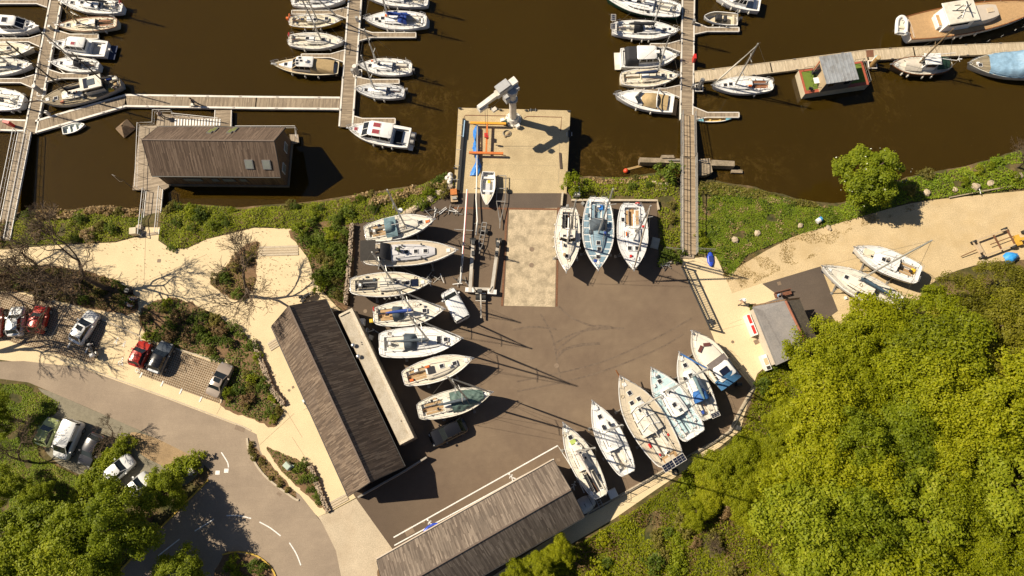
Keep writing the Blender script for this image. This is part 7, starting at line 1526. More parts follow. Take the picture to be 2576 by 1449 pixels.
pp_ = thing('rusty_pipe', 'long pale pipe lying along the edge of the track', 'pipe'); MB().path([W(2388, 497, .2), W(2460, 483, .25), W(2548, 468, .3)], .07, 7).build('pipe', mat('pale_pipe', (.42, .34, .23), .7, .2, 3), pp_); MB().tube(W(2463, 472, .1), W(2467, 487, .5), .05, n=6).build('post', WHITE2, pp_)
bb = thing('blue_white_drum', 'blue and white drum tipped on the lawn edge', 'drum', W(2058, 556), .6); MB().tube((-.35, 0, .3), (.1, 0, .35), .28, n=12).build('white_end', WHITE2, bb); MB().tube((.1, 0, .35), (.35, 0, .38), .29, .25, 12).build('blue_end', mat('drum_blue', (.06, .3, .6), .4), bb)
# ================================================================ vehicles
CARGLASS = mat('car_glass', (.018, .022, .024), .05, .1, 1, spec=.7)
def paint(name, c, rough=.25): return mat(name, c, rough, .04, 1.0, coat=.6, metal=.1)
TYRE = RUBBER; RIM = mat('alloy_rim', (.45, .45, .44), .35, .1, 5, metal=.6)
def car(label, front, rear, body, W_=1.78, kind='hatch', roof=None, h=1.5, sunroof=False, name='parked_car', cat='car', group='cars parked on the site', rearm=None, ribs=False):
    a, b = W(*rear, .8), W(*front, .8); d = b - a; L = d.length; c = (a + b) / 2
    t = thing(name, label, cat, (c.x, c.y, 0), math.atan2(d.y, d.x), group); hl, hw = L / 2, W_ / 2
    van = kind == 'van'
    zh = {'hatch': .95, 'sedan': .92, 'van': 1.15, 'pickup': .98}[kind]; zt = {'hatch': .98, 'sedan': 1.0, 'van': 1.2, 'pickup': 1.0}[kind]
    st = [(-1, .66, .42, zt * .74), (-.975, .84, .34, zt * .9), (-.92, .94, .28, zt * .975), (-.8, 1, .24, zt), (-.3, 1, .22, zt + .02), (.3, 1, .22, zh + .03), (.62, .985, .24, zh - .02), (.82, .95, .27, zh * .88), (.92, .87, .30, zh * .79), (.975, .72, .35, zh * .68), (1, .50, .42, zh * .58)]
    rings = []
    for x, k, z0, z1 in st:
        w_ = hw * k; rings.append([(x * hl, -w_ * .9, z0), (x * hl, -w_, z0 + (z1 - z0) * .35), (x * hl, -w_ * .985, z1 - .14), (x * hl, -w_ * .86, z1), (x * hl, 0, z1 + .03), (x * hl, w_ * .86, z1), (x * hl, w_ * .985, z1 - .14), (x * hl, w_, z0 + (z1 - z0) * .35), (x * hl, w_ * .9, z0)][::-1])
    MB().loft(rings).build('body', body, t, 'auto')
    g = {'hatch': (-.86, .42, -.62, .06), 'sedan': (-.62, .40, -.36, .06), 'van': (-.97, .66, -.93, .30), 'pickup': (-.40, .50, -.28, .16)}[kind]
    x0, x1, r0, r1 = [q * hl for q in g]; wb, wt = hw * .86, hw * .70; zb = zt - .03
    if van: wt = hw * .8
    ring = lambda xa, xb, w1, w2, z: [(xa, -w1, z), (xb, -w2, z), (xb, w2, z), (xa, w1, z)]
    gl = MB().loft([ring(x0, x1, wb, wb * .93, zb), ring(r0, r1, wt, wt * .95, h - .05)]).build('glasshouse', CARGLASS, t)
    rp = lambda k, z: [(r0 - .05 + (.06 * (1 - k)), -wt * .93 * k, z), (r0 + .25, -wt * 1.04 * k, z), (r1 - .15, -wt * 1.02 * k, z), (r1 + .08, -wt * .8 * k, z), (r1 + .08, wt * .8 * k, z), (r1 - .15, wt * 1.02 * k, z), (r0 + .25, wt * 1.04 * k, z), (r0 - .05, wt * .93 * k, z)]
    ro = MB().loft([rp(1, h - .07), rp(1, h - .03), rp(.9, h)]).build('roof', roof or body, t, 'auto')
    if sunroof: MB().box((r0 + (r1 - r0) * .75, 0, h + .005), (.5, .8, .012)).build('sunroof', CARGLASS, ro)
    for s in (-1, 1):
        for (xa, xb, rr) in ((x1, r1, .045), (x0, r0, .07)): MB().tube((xa, s * (wb * (.93 if xa == x1 else 1)), zb), (xb, s * wt * .97, h - .05), rr, n=5).build('pillar', body, t)
        xm = (x0 + x1) / 2; MB().tube((xm, s * wb * .97, zb), ((r0 + r1) / 2, s * wt * .98, h - .05), .04, n=5).build('pillar', BLACK, t)
        if van: MB().box(((x0 + x1) / 2 - .6, s * (wb + wt) / 2 * 1.02, (zb + h) / 2), (abs(x1 - x0) * .5, .08, (h - zb) * .8)).build('side_panel', body, t)
        MB().box((x1 - .35, s * (hw + .08), zh + .05), (.16, .2, .13)).build('mirror', body, t)
        MB().box((hl * .90, s * hw * .60, zh * .78), (.2, .28, .08), s * -.3).build('headlight', mat('headlight_glass', (.2, .2, .2), .12, .05, 2), t); MB().box((-hl * .955, s * hw * .62, zt * .80), (.1, .28, .16)).build('tail_light', mat('tail_red', (.35, .015, .015), .25), t)
        for x in (.60, -.60):
            wh = MB().tube((x * hl, s * (hw - .2), .31), (x * hl, s * (hw + .005), .31), .31, n=16).build('wheel', TYRE, t); MB().tube((x * hl, s * (hw + .004), .31), (x * hl, s * (hw + .02), .31), .2, n=12).build('rim', RIM, wh)
    if kind == 'pickup':
        MB().box((-hl * .70, 0, zt + .3), (hl * .56, hw * 1.72, .6)).build('canopy', body, t)
        for k in range(4): MB().box((-hl * .70, -.45 + .3 * k, zt + .615), (hl * .45, .06, .02)).build('canopy_rib', body, t)
        ro2 = MB().box((hl * -.02, 0, h + .005), (.2, hw * 1.3, .03)).build('roof_bar', body, t)
    if ribs:
        for k in range(5): MB().box((-hl * .3, -.5 + .25 * k, h + .005), (hl * .95, .05, .025)).build('roof_rib', body, t)
    if rearm: MB().box((-hl * .83, 0, zt + .035), (hl * .22, hw * 1.3, .03)).build('rear_panel', rearm, t)
    return t
P_W, P_R, P_B, P_DB, P_T, P_G, P_GR = paint('white_car_paint', (.75, .75, .74)), paint('red_car_paint', (.48, .035, .02)), paint('black_car_paint', (.012, .012, .014), .15), paint('dark_blue_grey_paint', (.05, .065, .085)), paint('taupe_car_paint', (.33, .27, .22)), paint('pale_green_paint', (.42, .48, .20)), paint('dark_grey_paint', (.035, .035, .042))
car('white hatchback with black sunroof on the paver bays', (236, 784), (186, 862), P_W, sunroof=True)
car('red hatchback parked beside the black-roofed car', (366, 858), (337, 922), P_R, 1.68)
car('dark car with black roof and silver tail beside the red hatchback', (421, 860), (385, 938), P_DB, 1.84, roof=P_B, rearm=paint('silver_paint', (.5, .52, .55)))
car('taupe saloon with sunroof at the end of the paver bays', (572, 914), (532, 997), P_T, 1.74, 'sedan', sunroof=True, h=1.42)
car('white car under the bare branches at the far left', (43, 770), (35, 846), P_W, 1.72); car('red car under the bare branches beside the white one', (106, 767), (86, 838), P_R, 1.75)
car('dark red car cut by the left edge', (-14, 772), (-18, 850), paint('dark_red_paint', (.2, .02, .015)), 1.75)
car('pale green hatchback on the gravel verge', (134, 1052), (102, 1122), P_G, 1.68); car('white van with side windows on the gravel verge', (149, 1155), (192, 1058), P_W, 1.9, 'van', h=1.95)
car('dark grey car beside the white van', (208, 1172), (248, 1092), P_GR, 1.8); car('white car between hedge and leafy tree', (330, 1151), (268, 1206), P_W, 1.75); car('white car half hidden under the leafy tree', (374, 1196), (318, 1248), P_W, 1.72)
car('white van with ribbed roof parked among the boats', (1124, 729), (1166, 806), P_W, 1.86, 'van', h=1.8, ribs=True); car('black estate car at the foot of the green-tarped boat', (1082, 1109), (1172, 1064), P_B, 1.84)
def motorbike(label, u, v, rz, white=True):
    t = thing('motorbike', label, 'motorbike', W(u, v), rz)
    for x in (-.68, .7): 
        wh = MB().path([(x + .29 * math.cos(a), 0, .32 + .29 * math.sin(a)) for a in np.linspace(0, 2 * math.pi, 17)], .055, 6).build('wheel', RUBBER, t); MB().tube((x, -.05, .32), (x, .05, .32), .16, n=10).build('hub', RIM, wh)
    MB().loft([[(x, -w_, z - h_), (x, w_, z - h_), (x, w_ * .8, z + h_), (x, -w_ * .8, z + h_)] for x, w_, z, h_ in ((-.55, .1, .8, .06), (-.1, .16, .78, .1), (.15, .17, .85, .16), (.45, .1, .8, .1))]).build('tank', BLACK, t); MB().box((0, 0, .45), (.5, .32, .35)).build('engine', DSTEEL, t); MB().box((-.4, 0, .86), (.6, .26, .08)).build('seat', BLACK, t)
    MB().tube((.7, 0, .32), (.45, 0, 1.0), .05, n=6).build('fork', CHROME, t); MB().path([(.35, -.38, 1.05), (.45, 0, 1.0), (.35, .38, 1.05)], .02, 5).build('handlebar', DSTEEL, t)
    if white: rbox((-.75, 0, .9), (.38, .42, .32), .08).build('top_box', WHITE2, t); rbox((.5, 0, .95), (.2, .3, .35), .08).build('fairing', WHITE2, t)
    for s in (-1, 1): rbox((-.6, s * .33, .5), (.45, .2, .35), .05).build('pannier', STEEL if white else BLACK, t)
motorbike('black touring motorbike with white boxes beside the white hatchback', 241, 881, R(110)); motorbike('black motorbike parked against the north end of the long shed', 776, 748, R(35), False)
def bicycle(label, u, v, rz, lean=.15):
    t = thing('bicycle', label, 'bicycle', W(u, v), rz)
    for x in (-.52, .52): MB().path([(x + .33 * math.cos(a), lean * (.34 + .33 * math.sin(a)), .35 + .33 * math.sin(a)) for a in np.linspace(0, 2 * math.pi, 19)], .022, 5).build('wheel', RUBBER, t)
    f = MB()
    for a, b in (((-.52, .35), (-.1, .3)), ((-.1, .3), (-.18, .85)), ((-.18, .78), (.38, .8)), ((-.1, .3), (.38, .75)), ((.38, .9), (.52, .35)), ((-.52, .35), (-.18, .78))): f.tube((a[0], lean * a[1], a[1]), (b[0], lean * b[1], b[1]), .02, n=5)
    f.build('frame', mat('dark_maroon_frame', (.10, .03, .02), .4), t); rbox((-.18, lean * .9, .88), (.26, .14, .06), .03).build('saddle', BLACK, t); MB().path([(.36, -.28, .95), (.4, .12, .95), (.36, .42, .95)], .018, 5).build('handlebar', DSTEEL, t); rbox((-.5, .12, .5), (.36, .25, .35), .06).build('pannier', WHITE2, t)
bicycle('touring bicycle with white pannier leaning on the long shed', 772, 1022, R(-60)); bicycle('bicycle wheeled along the path by the person in blue', 338, 762, R(25), .02)
# ================================================================ people
SKIN = mat('skin_tone', (.50, .31, .22), .6, .06, 6)
def person(label, p, rz, pose, top, leg, hair=(.06, .04, .03), hat=None, scale=1.0):
    t = thing('person', label, 'person', p, rz)
    J = {'pelvis': (0, 0, .95), 'chest': (.0, 0, 1.28), 'neck': (.0, 0, 1.48), 'head': (.02, 0, 1.60), 'crown': (.02, 0, 1.70)}
    for s, n in ((1, 'l'), (-1, 'r')):
        J['sh' + n] = (0, s * .18, 1.42); J['el' + n] = (-.03, s * .26, 1.14); J['wr' + n] = (.08, s * .26, .90); J['ha' + n] = (.1, s * .26, .82)
        J['hip' + n] = (0, s * .1, .92); J['kn' + n] = (.03, s * .1, .5); J['an' + n] = (-.02, s * .1, .08); J['to' + n] = (.14, s * .11, .04)
    if pose == 'walk':
        J.update(knl=(.2, .1, .52), anl=(.22, .1, .08), tol=(.38, .11, .06), knr=(-.05, -.1, .5), anr=(-.32, -.1, .14), tor=(-.2, -.11, .04), ell=(-.16, .25, 1.16), wrl=(-.12, .25, .92), hal=(-.1, .25, .84), elr=(.1, -.25, 1.15), wrr=(.28, -.24, .98), har=(.34, -.24, .93))
    if pose == 'sit':
        for k in ('pelvis', 'chest', 'neck', 'head', 'crown', 'shl', 'shr', 'ell', 'elr', 'hipl', 'hipr'): x, y, z = J[k]; J[k] = (x, y, z - .45)
        J.update(knl=(.44, .13, .50), anl=(.46, .13, .08), tol=(.6, .14, .05), knr=(.44, -.13, .50), anr=(.42, -.13, .08), tor=(.58, -.14, .05), wrl=(.24, .18, .58), hal=(.32, .15, .57), wrr=(.24, -.18, .58), har=(.32, -.15, .57))
    if pose == 'crouch':
        for k in ('pelvis', 'hipl', 'hipr'): x, y, z = J[k]; J[k] = (x - .15, y, z - .4)
        for k in ('chest', 'neck', 'head', 'crown', 'shl', 'shr'): x, y, z = J[k]; J[k] = (x + .2, y, z - .52)
        J.update(knl=(.25, .14, .48), anl=(-.05, .12, .08), tol=(.1, .13, .04), knr=(.25, -.14, .48), anr=(-.05, -.12, .08), tor=(.1, -.13, .04), ell=(.35, .25, .62), wrl=(.52, .2, .42), hal=(.58, .18, .36), elr=(.35, -.25, .62), wrr=(.52, -.2, .42), har=(.58, -.18, .36))
    RAD = dict(pelvis=.14, chest=.15, neck=.055, head=.1, crown=.075, sh=.065, el=.048, wr=.034, ha=.036, hip=.09, kn=.062, an=.045, to=.04)
    BON = [('pelvis', 'chest'), ('chest', 'neck'), ('neck', 'head'), ('head', 'crown')] + [e for n in 'lr' for e in (('chest', 'sh' + n), ('sh' + n, 'el' + n), ('el' + n, 'wr' + n), ('wr' + n, 'ha' + n), ('pelvis', 'hip' + n), ('hip' + n, 'kn' + n), ('kn' + n, 'an' + n), ('an' + n, 'to' + n))]
    def skin(name, keys, bones, m, grow, root, fingers=False):
        V = [J[k] for k in keys]; E = [(keys.index(a), keys.index(b)) for a, b in bones]; rad = [RAD.get(k, RAD.get(k[:-1], .05)) + grow for k in keys]
        if fingers:
            for n, s in (('l', 1), ('r', -1)):
                hk = keys.index('ha' + n); h = Vector(J['ha' + n]); d = (h - Vector(J['wr' + n])).normalized()
                side = Vector((1, 0, 0)) if abs(d.z) > .7 else Vector((0, 1, 0))
                for f, ln in ((-.03, .075), (-.01, .085), (.01, .08), (.03, .065)):
                    V.append(tuple(h + side * f + d * ln * .5)); rad.append(.010); V.append(tuple(h + side * f * 1.1 + d * ln + Vector((.01, 0, 0)))); rad.append(.008); E += [(hk, len(V) - 2), (len(V) - 2, len(V) - 1)]
                V.append(tuple(h - d * .03 + side * .05)); rad.append(.011); V.append(tuple(h + d * .02 + side * .065)); rad.append(.009); E += [(hk, len(V) - 2), (len(V) - 2, len(V) - 1)]
        me = bpy.data.meshes.new(name); me.from_pydata([tuple(c * scale for c in v) for v in V], E, []); me.materials.append(m)
        o = bpy.data.objects.new(name, me); col.objects.link(o); o.parent = t
        o.modifiers.new('Skin', 'SKIN'); sv = me.skin_vertices[0].data
        for k, r_ in enumerate(rad): sv[k].radius = (r_ * scale, r_ * scale)
        for k in range(len(V)): sv[k].use_root = (k == keys.index(root))
        o.modifiers['Skin'].use_smooth_shade = True; o.modifiers.new('Sub', 'SUBSURF').levels = 1; o.modifiers['Sub'].render_levels = 1
        return o
    ks = list(J); skin('body', ks, BON, SKIN, 0, 'pelvis', True)
    kt = ['pelvis', 'chest', 'shl', 'ell', 'shr', 'elr', 'wrl', 'wrr']; skin('shirt', kt, [('pelvis', 'chest'), ('chest', 'shl'), ('shl', 'ell'), ('chest', 'shr'), ('shr', 'elr'), ('ell', 'wrl'), ('elr', 'wrr')], top, .025, 'pelvis')
    kl = ['pelvis', 'hipl', 'knl', 'anl', 'hipr', 'knr', 'anr']; skin('trousers', kl, [('pelvis', 'hipl'), ('hipl', 'knl'), ('knl', 'anl'), ('pelvis', 'hipr'), ('hipr', 'knr'), ('knr', 'anr')], leg, .022, 'pelvis')
    h = Vector(J['head']) * scale; c = h + Vector((-.015, 0, .06)) * scale
    MB().ball(tuple(c), (.115 * scale, .1 * scale, .10 * scale), 10, 6, True).build('hair', mat('hair_%d' % int(hair[0] * 100), hair, .8), t, True)
    fo = MB(); fo.ball(tuple(h + Vector((.11, 0, .0)) * scale), (.02, .014, .022), 6, 4); 
    fo.build('nose', SKIN, t, True)
    for s in (-1, 1): MB().ball(tuple(h + Vector((.092, s * .035, .03)) * scale), .013, 6, 4).build('eye', BLACK, t); MB().ball(tuple(h + Vector((0, s * .1, 0)) * scale), (.02, .012, .03), 6, 4).build('ear', SKIN, t)
    MB().box(tuple(h + Vector((.095, 0, -.045)) * scale), (.012, .045, .01)).build('mouth', mat('lip', (.35, .14, .12), .6), t)
    for n in 'lr':
        a, b = Vector(J['an' + n]) * scale, Vector(J['to' + n]) * scale; MB().loft([[(q.x, q.y - .045, q.z - .045), (q.x, q.y + .045, q.z - .045), (q.x, q.y + .04, q.z + .04), (q.x, q.y - .04, q.z + .04)] for q in (a - (b - a) * .35, b + (b - a) * .1)]).build('shoe', BLACK, t)
    if hat: o = MB().tube(tuple(c + Vector((0, 0, .02))), tuple(c + Vector((0, 0, .035))), .19, .19, 14); o.ball(tuple(c + Vector((0, 0, .03))), (.12, .11, .1), 10, 5, True); o.build('hat', hat, t)
    return t
CL = lambda n, c: mat('cloth_' + n, c, .85, .1, 6)
person('person in dark clothes walking on the horizontal pontoon', W(493, 264, ZP + .05), R(10), 'walk', CL('dark', (.05, .04, .04)), CL('grey', (.2, .19, .18)))
box_on('cool_box', 'pale box standing beside the walker on the pontoon', 'box', 487, 266, (.45, .3, .35), OFFW, ZP + .05)
person('person in pale top at the head of the clubhouse ramp', W(412, 296, ZD), R(-20), 'stand', CL('pale', (.55, .5, .45)), CL('grey', (.2, .19, .18)))
yb = W(1002, 630, 2.95 + .35); person('person in dark green crouching on the grey-decked motor sailer', (yb.x, yb.y, 1.55 + 1.15 + .56), R(-10), 'crouch', CL('green', (.09, .11, .05)), CL('navy', (.03, .035, .05)))
person('person in grey shirt and white hat walking on the promenade', W(1862, 762, .02), R(-150), 'walk', CL('lightgrey', (.5, .48, .48)), CL('tan', (.42, .28, .18)), hat=WHITE2)
bd = R(14); person('person in light blue sitting at the left end of the bench', W(1954, 746, .02) + Vector((.1, .05, 0)), bd - R(90), 'sit', CL('lightblue', (.22, .36, .55)), CL('navy', (.03, .035, .05)))
person('person in dark blue jacket pushing a bicycle on the path', W(343, 756, .02), R(30), 'walk', CL('darkblue', (.03, .05, .13)), CL('lightgrey', (.5, .48, .48)))
person('person in white shirt walking beside the bicycle', W(337, 772, .02), R(30), 'walk', CL('white', (.65, .65, .66)), CL('brown', (.25, .14, .09)))
sg = thing('notice_board', 'dark notice board on posts at the edge of the sandy path', 'sign', W(326, 722, 0), R(-25)); MB().box((0, 0, 1.1), (1.3, .06, .8)).build('panel', DSTEEL, sg)
for x in (-.55, .55): MB().tube((x, 0, 0), (x, 0, 1.5), .04, n=6).build('post', DSTEEL, sg)
bn = thing('litter_bin', 'black litter bin beside the notice board', 'bin', W(329, 735)); MB().tube((0, 0, 0), (0, 0, .85), .26, .3, 12).build('drum', BLACK, bn); MB().tube((0, 0, .85), (0, 0, .92), .31, .28, 12).build('lid', DSTEEL, bn)
# ================================================================ vegetation
L_FOREST = leafmat('spring_leaves', [(.05, (.09, .115, .004)), (.4, (.23, .265, .006)), (.72, (.36, .375, .010)), (1.0, (.48, .46, .018))], .12, .44)
L_GREEN = leafmat('fresh_green_leaves', [(.05, (.08, .115, .006)), (.4, (.20, .25, .010)), (.75, (.31, .35, .016)), (1.0, (.44, .45, .03))], .3, .44)
L_DARK = leafmat('dark_shrub_leaves', [(.05, (.035, .055, .006)), (.45, (.095, .14, .012)), (.8, (.16, .21, .02)), (1.0, (.25, .29, .035))], .5, .32)
L_OLIVE = leafmat('olive_scrub_leaves', [(.05, (.06, .055, .010)), (.45, (.14, .125, .022)), (.8, (.22, .19, .035)), (1.0, (.31, .25, .06))], .5, .26)
L_BROWN = leafmat('brown_twig_leaves', [(.05, (.06, .035, .012)), (.5, (.14, .085, .032)), (1.0, (.26, .17, .07))], .6, .15)
L_DRY = leafmat('dry_reed', [(.05, (.16, .10, .04)), (.5, (.30, .20, .09)), (1.0, (.46, .34, .18))], .8, .15)
L_LAWN = leafmat('lawn_blades', [(.05, (.07, .12, .006)), (.4, (.15, .23, .010)), (.75, (.25, .32, .018)), (1.0, (.40, .37, .06))], .35, .3)
L_YELLOW = leafmat('yellow_blossom', [(0, (.45, .26, .02)), (1, (.7, .45, .03))], .6, .2)
BARK = mat('grey_brown_bark', (.10, .07, .045), .9, .3, 4, bump=.6)
TWIG = mat('pale_twig_bark', (.15, .105, .065), .9, .25, 5)
def leaf_mesh(name, C, N, S, m, asp=.62, rng=RNG):
    n = len(C); N = N / np.linalg.norm(N, axis=1, keepdims=True)
    A = rng.normal(size=(n, 3)); U = A - N * (A * N).sum(1, keepdims=True); U /= np.linalg.norm(U, axis=1, keepdims=True); V = np.cross(N, U); S = S[:, None]
    v = np.stack([C - U * S * .5, C - V * S * .5 * asp + N * S * .08, C + U * S * .5, C + V * S * .5 * asp + N * S * .08], 1).reshape(-1, 3)
    me = bpy.data.meshes.new(name); me.vertices.add(4 * n); me.vertices.foreach_set('co', v.astype(np.float32).ravel())
    me.loops.add(4 * n); me.loops.foreach_set('vertex_index', np.arange(4 * n, dtype=np.int32)); me.polygons.add(n); me.polygons.foreach_set('loop_start', np.arange(0, 4 * n, 4, dtype=np.int32))
    at = me.attributes.new('tone', 'FLOAT', 'FACE'); at.data.foreach_set('value', rng.random(n).astype(np.float32))
    me.materials.append(m); me.update(calc_edges=True); me.validate(); return me
def clumpy(seed, R_, Hh, ncl, nlf, cr, ls, z0=0.0, shell=.55, lk=1.0):
    """leaf positions: clumps spread through an uneven dome, leaves round each clump"""
    rg = np.random.default_rng(seed); C, N = [], []
    for k in range(ncl):
        a = rg.random() * 2 * math.pi; ph = math.acos(rg.uniform(-.25, 1)); rr = rg.uniform(shell, 1.0) ** .6
        lob = 1 + lk * (.28 * math.sin(a * 3 + seed) + .18 * math.sin(a * 5 + 2 * seed)) + rg.normal() * .07
        c = np.array([math.sin(ph) * math.cos(a) * R_ * rr * lob, math.sin(ph) * math.sin(a) * R_ * rr * lob, z0 + Hh * .45 + math.cos(ph) * Hh * .55 * rr * (1 + .15 * math.sin(4 * a + seed))])
        d = rg.normal(size=(nlf, 3)); d /= np.linalg.norm(d, axis=1, keepdims=True); r_ = cr * rg.uniform(.6, 1.25) * rg.random((nlf, 1)) ** .45
        d[:, 2] *= .75; C.append(c + d * r_); N.append(d * .8 + np.array([-.25, .08, .9]) + rg.normal(size=(nlf, 3)) * .45)
    C, N = np.concatenate(C), np.concatenate(N); S = ls * rg.uniform(.65, 1.35, len(C)); return C, N, S, rg
def crown_mesh(name, seed, m, **kw):
    C, N, S, rg = clumpy(seed, **kw); return leaf_mesh(name, C, N, S, m, rng=rg)
def limb_mesh(name, seed, h, R_, m=BARK, n=7, r0=.22):
    r = random.Random(seed); o = MB(); top = h * .62; bend = (r.uniform(-.4, .4), r.uniform(-.4, .4))
    o.path([(0, 0, -.3), (bend[0] * .3, bend[1] * .3, top * .5), (bend[0], bend[1], top), (bend[0], bend[1], h * .9)], [r0 * 1.25, r0, r0 * .7, r0 * .2], 7)
    for k in range(n):
        a = k * 2.4 + r.random(); z = top * r.uniform(.45, 1.0); f = R_ * r.uniform(.5, .85); o.path([(bend[0] * z / top, bend[1] * z / top, z), (f * .5 * math.cos(a), f * .5 * math.sin(a), z + h * .12), (f * math.cos(a), f * math.sin(a), z + h * .24)], [r0 * .5, r0 * .3, r0 * .08], 5)
    return o.mesh(name, m, True)
TREES = {}
def tree_kinds(key, m, n, R_, h, ncl, nlf, cr, ls):
    TREES[key] = [(crown_mesh('crown', 100 + 17 * k + hash(key) % 1, m, R_=R_, Hh=h * .68, ncl=ncl, nlf=nlf, cr=cr, ls=ls, z0=h * .32), limb_mesh('trunk', k, h, R_)) for k in range(n)]
tree_kinds('forest', L_FOREST, 5, 3.6, 8.0, 170, 120, .86, .22); tree_kinds('leafy', L_GREEN, 3, 3.4, 8.5, 160, 115, .80, .225)
L_BUD = leafmat('budding_leaves', [(.05, (.07, .072, .006)), (.4, (.17, .165, .012)), (.75, (.27, .25, .02)), (1.0, (.37, .33, .03))], .3, .38)
tree_kinds('bud', L_BUD, 2, 3.6, 8.0, 150, 95, .8, .2)
def tree(key, label, u, v, zc, rad, ht, k=0, group=None, ground=0.0, cat='tree', name='leafy_tree'):
    """crown middle seen at (u, v) at height zc above the ground"""
    p = W(u, v, zc); cm, tm_ = TREES[key][k % len(TREES[key])]; R0, H0 = (3.4, 8.5) if key in ('leafy', 'river') else (3.6, 8.0); rz = k * 1.9
    t = thing(name, label, cat, (p.x, p.y, ground), rz, group); s = (rad / R0, rad / R0, ht / H0)
    inst('trunk', tm_, t, sc=s); inst('crown', cm, t, sc=s); return t
# forest on the slope at the right
FOR = [(2050, 930), (2100, 860), (2170, 835), (2250, 830), (2310, 790), (2380, 760), (2470, 745), (2600, 715), (2760, 700), (2780, 1560), (1990, 1560), (2060, 1400), (2000, 1330), (2080, 1250), (2010, 1150), (2080, 1100), (2000, 990)]
pts = []; rr = random.Random(11); tries = 0
while len(pts) < 74 and tries < 6000:
    tries += 1; u, v = rr.uniform(1980, 2790), rr.uniform(640, 1570)
    if not inside(np.array([[u, v]]), FOR)[0]: continue
    p = W(u, v, 5.0)
    if all((p.x - q[0]) ** 2 + (p.y - q[1]) ** 2 > 3.7 ** 2 for q in pts): pts.append((p.x, p.y, u, v))
kinds_ = ['forest', 'forest', 'leafy', 'forest', 'forest', 'forest', 'leafy', 'forest']
FL = ['spring-green oak in the wood beside the kiosk', 'yellow-green oak deep in the wood at the lower right', 'spring-green oak at the top of the wood by the dirt track', 'yellow-green oak at the bottom right corner of the wood']
for k, (x, y, u, v) in enumerate(pts):
    lab = FL[0] if u < 2250 and v < 1150 else (FL[2] if v < 900 else (FL[3] if v > 1200 else FL[1])); g = float(terrain_z([(x, y)])[0])
    edge_d = min(abs(u - 2030), 200) / 200
    kd = ('bud' if k % 2 else 'forest') if (u > 2290 and v < 940) else kinds_[k % 8]
    if kd == 'bud': lab = 'olive-brown oak just coming into leaf in the wood'
    if kd == 'leafy': lab = 'deeper green tree among the yellow-green oaks'
    tree(kd, lab, u, v, g + 4.6, rr.uniform(2.3, 4.3), rr.uniform(6, 11) if v > 860 else rr.uniform(5, 6.5), k, (['spring-green oaks near the kiosk', 'yellow-green oaks deep in the wood', 'spring-green oaks by the track', 'yellow-green oaks of the corner'][FL.index(lab)] if lab in FL else kd + ' trees of the wood'), g, name='oak_tree')
# small yellowish trees of the scrub edge
for k, (u, v, r_) in enumerate(((1800, 1180, 1.9), (1870, 1150, 2.0), (1930, 1200, 2.2), (1790, 1240, 1.8), (1860, 1240, 2.1), (1950, 1290, 2.0), (1750, 1290, 1.4), (1950, 1130, 1.7), (1900, 1310, 1.6), (1410, 1385, 1.3), (1360, 1420, 1.4), (1980, 1050, 1.7), (1300, 1440, 1.3))):
    tree('forest', ('low yellow-green tree in the scrub below the promenade' if u > 1500 else 'small green tree behind the bottom shed'), u, v, 2.4, r_, 3.8, k, 'low trees of the scrub edge' if u > 1500 else 'small trees behind the bottom shed', 0.0, name='young_tree')
# trees at the lower left
for k, (u, v, zc, r_, h_, lab) in enumerate(((40, 1360, 5, 3.6, 8, 'large leafy tree at the left edge below the cars'), (175, 1365, 6, 3.6, 9, 'large leafy tree in the middle of the lower left wood'), (295, 1318, 6.5, 3.3, 10, 'large leafy tree that shades the road bend'), (140, 1430, 6, 3.8, 9, 'large leafy tree in the bottom left corner'), (262, 1390, 5, 2.8, 8.5, 'leafy tree by the yellow kerb'), (10, 1440, 6, 3.6, 9, 'leafy tree cut by the bottom left corner'), (412, 1235, 3.0, 1.9, 5, 'pale leafy tree hanging over the white cars'), (10, 1225, 3, 1.8, 4.6, 'leafy tree at the left edge beside the verge'), (90, 1250, 2.5, 1.5, 4, 'low leafy tree between verge and large trees'), (460, 1445, 3, 2.4, 5.5, 'leafy tree in the island at the bottom edge'), (-20, 1050, 3.5, 2.0, 5.5, 'dark leafy tree cut by the left edge'))):
    tree('leafy', lab, u, v, zc, r_, h_, k)
# tree on the river bank
TREES['river'] = [(crown_mesh('crown', 911, L_GREEN, R_=3.4, Hh=6.4, ncl=210, nlf=120, cr=.66, ls=.23, z0=1.0, shell=.4, lk=.35), limb_mesh('trunk', 5, 8.5, 3.4))]
rt = tree('river', 'round leafy tree with white blossom on the river bank', 2184, 444, 3.8, 3.35, 8.0, 0, name='blossoming_tree')
C_, N_, S_, rg_ = clumpy(77, 3.3, 6.2, 40, 1, .7, .17, 1.3, .9); inst('blossom', leaf_mesh('blossom', C_, N_, S_, mat('white_blossom', (.75, .74, .6), .7)), rt)
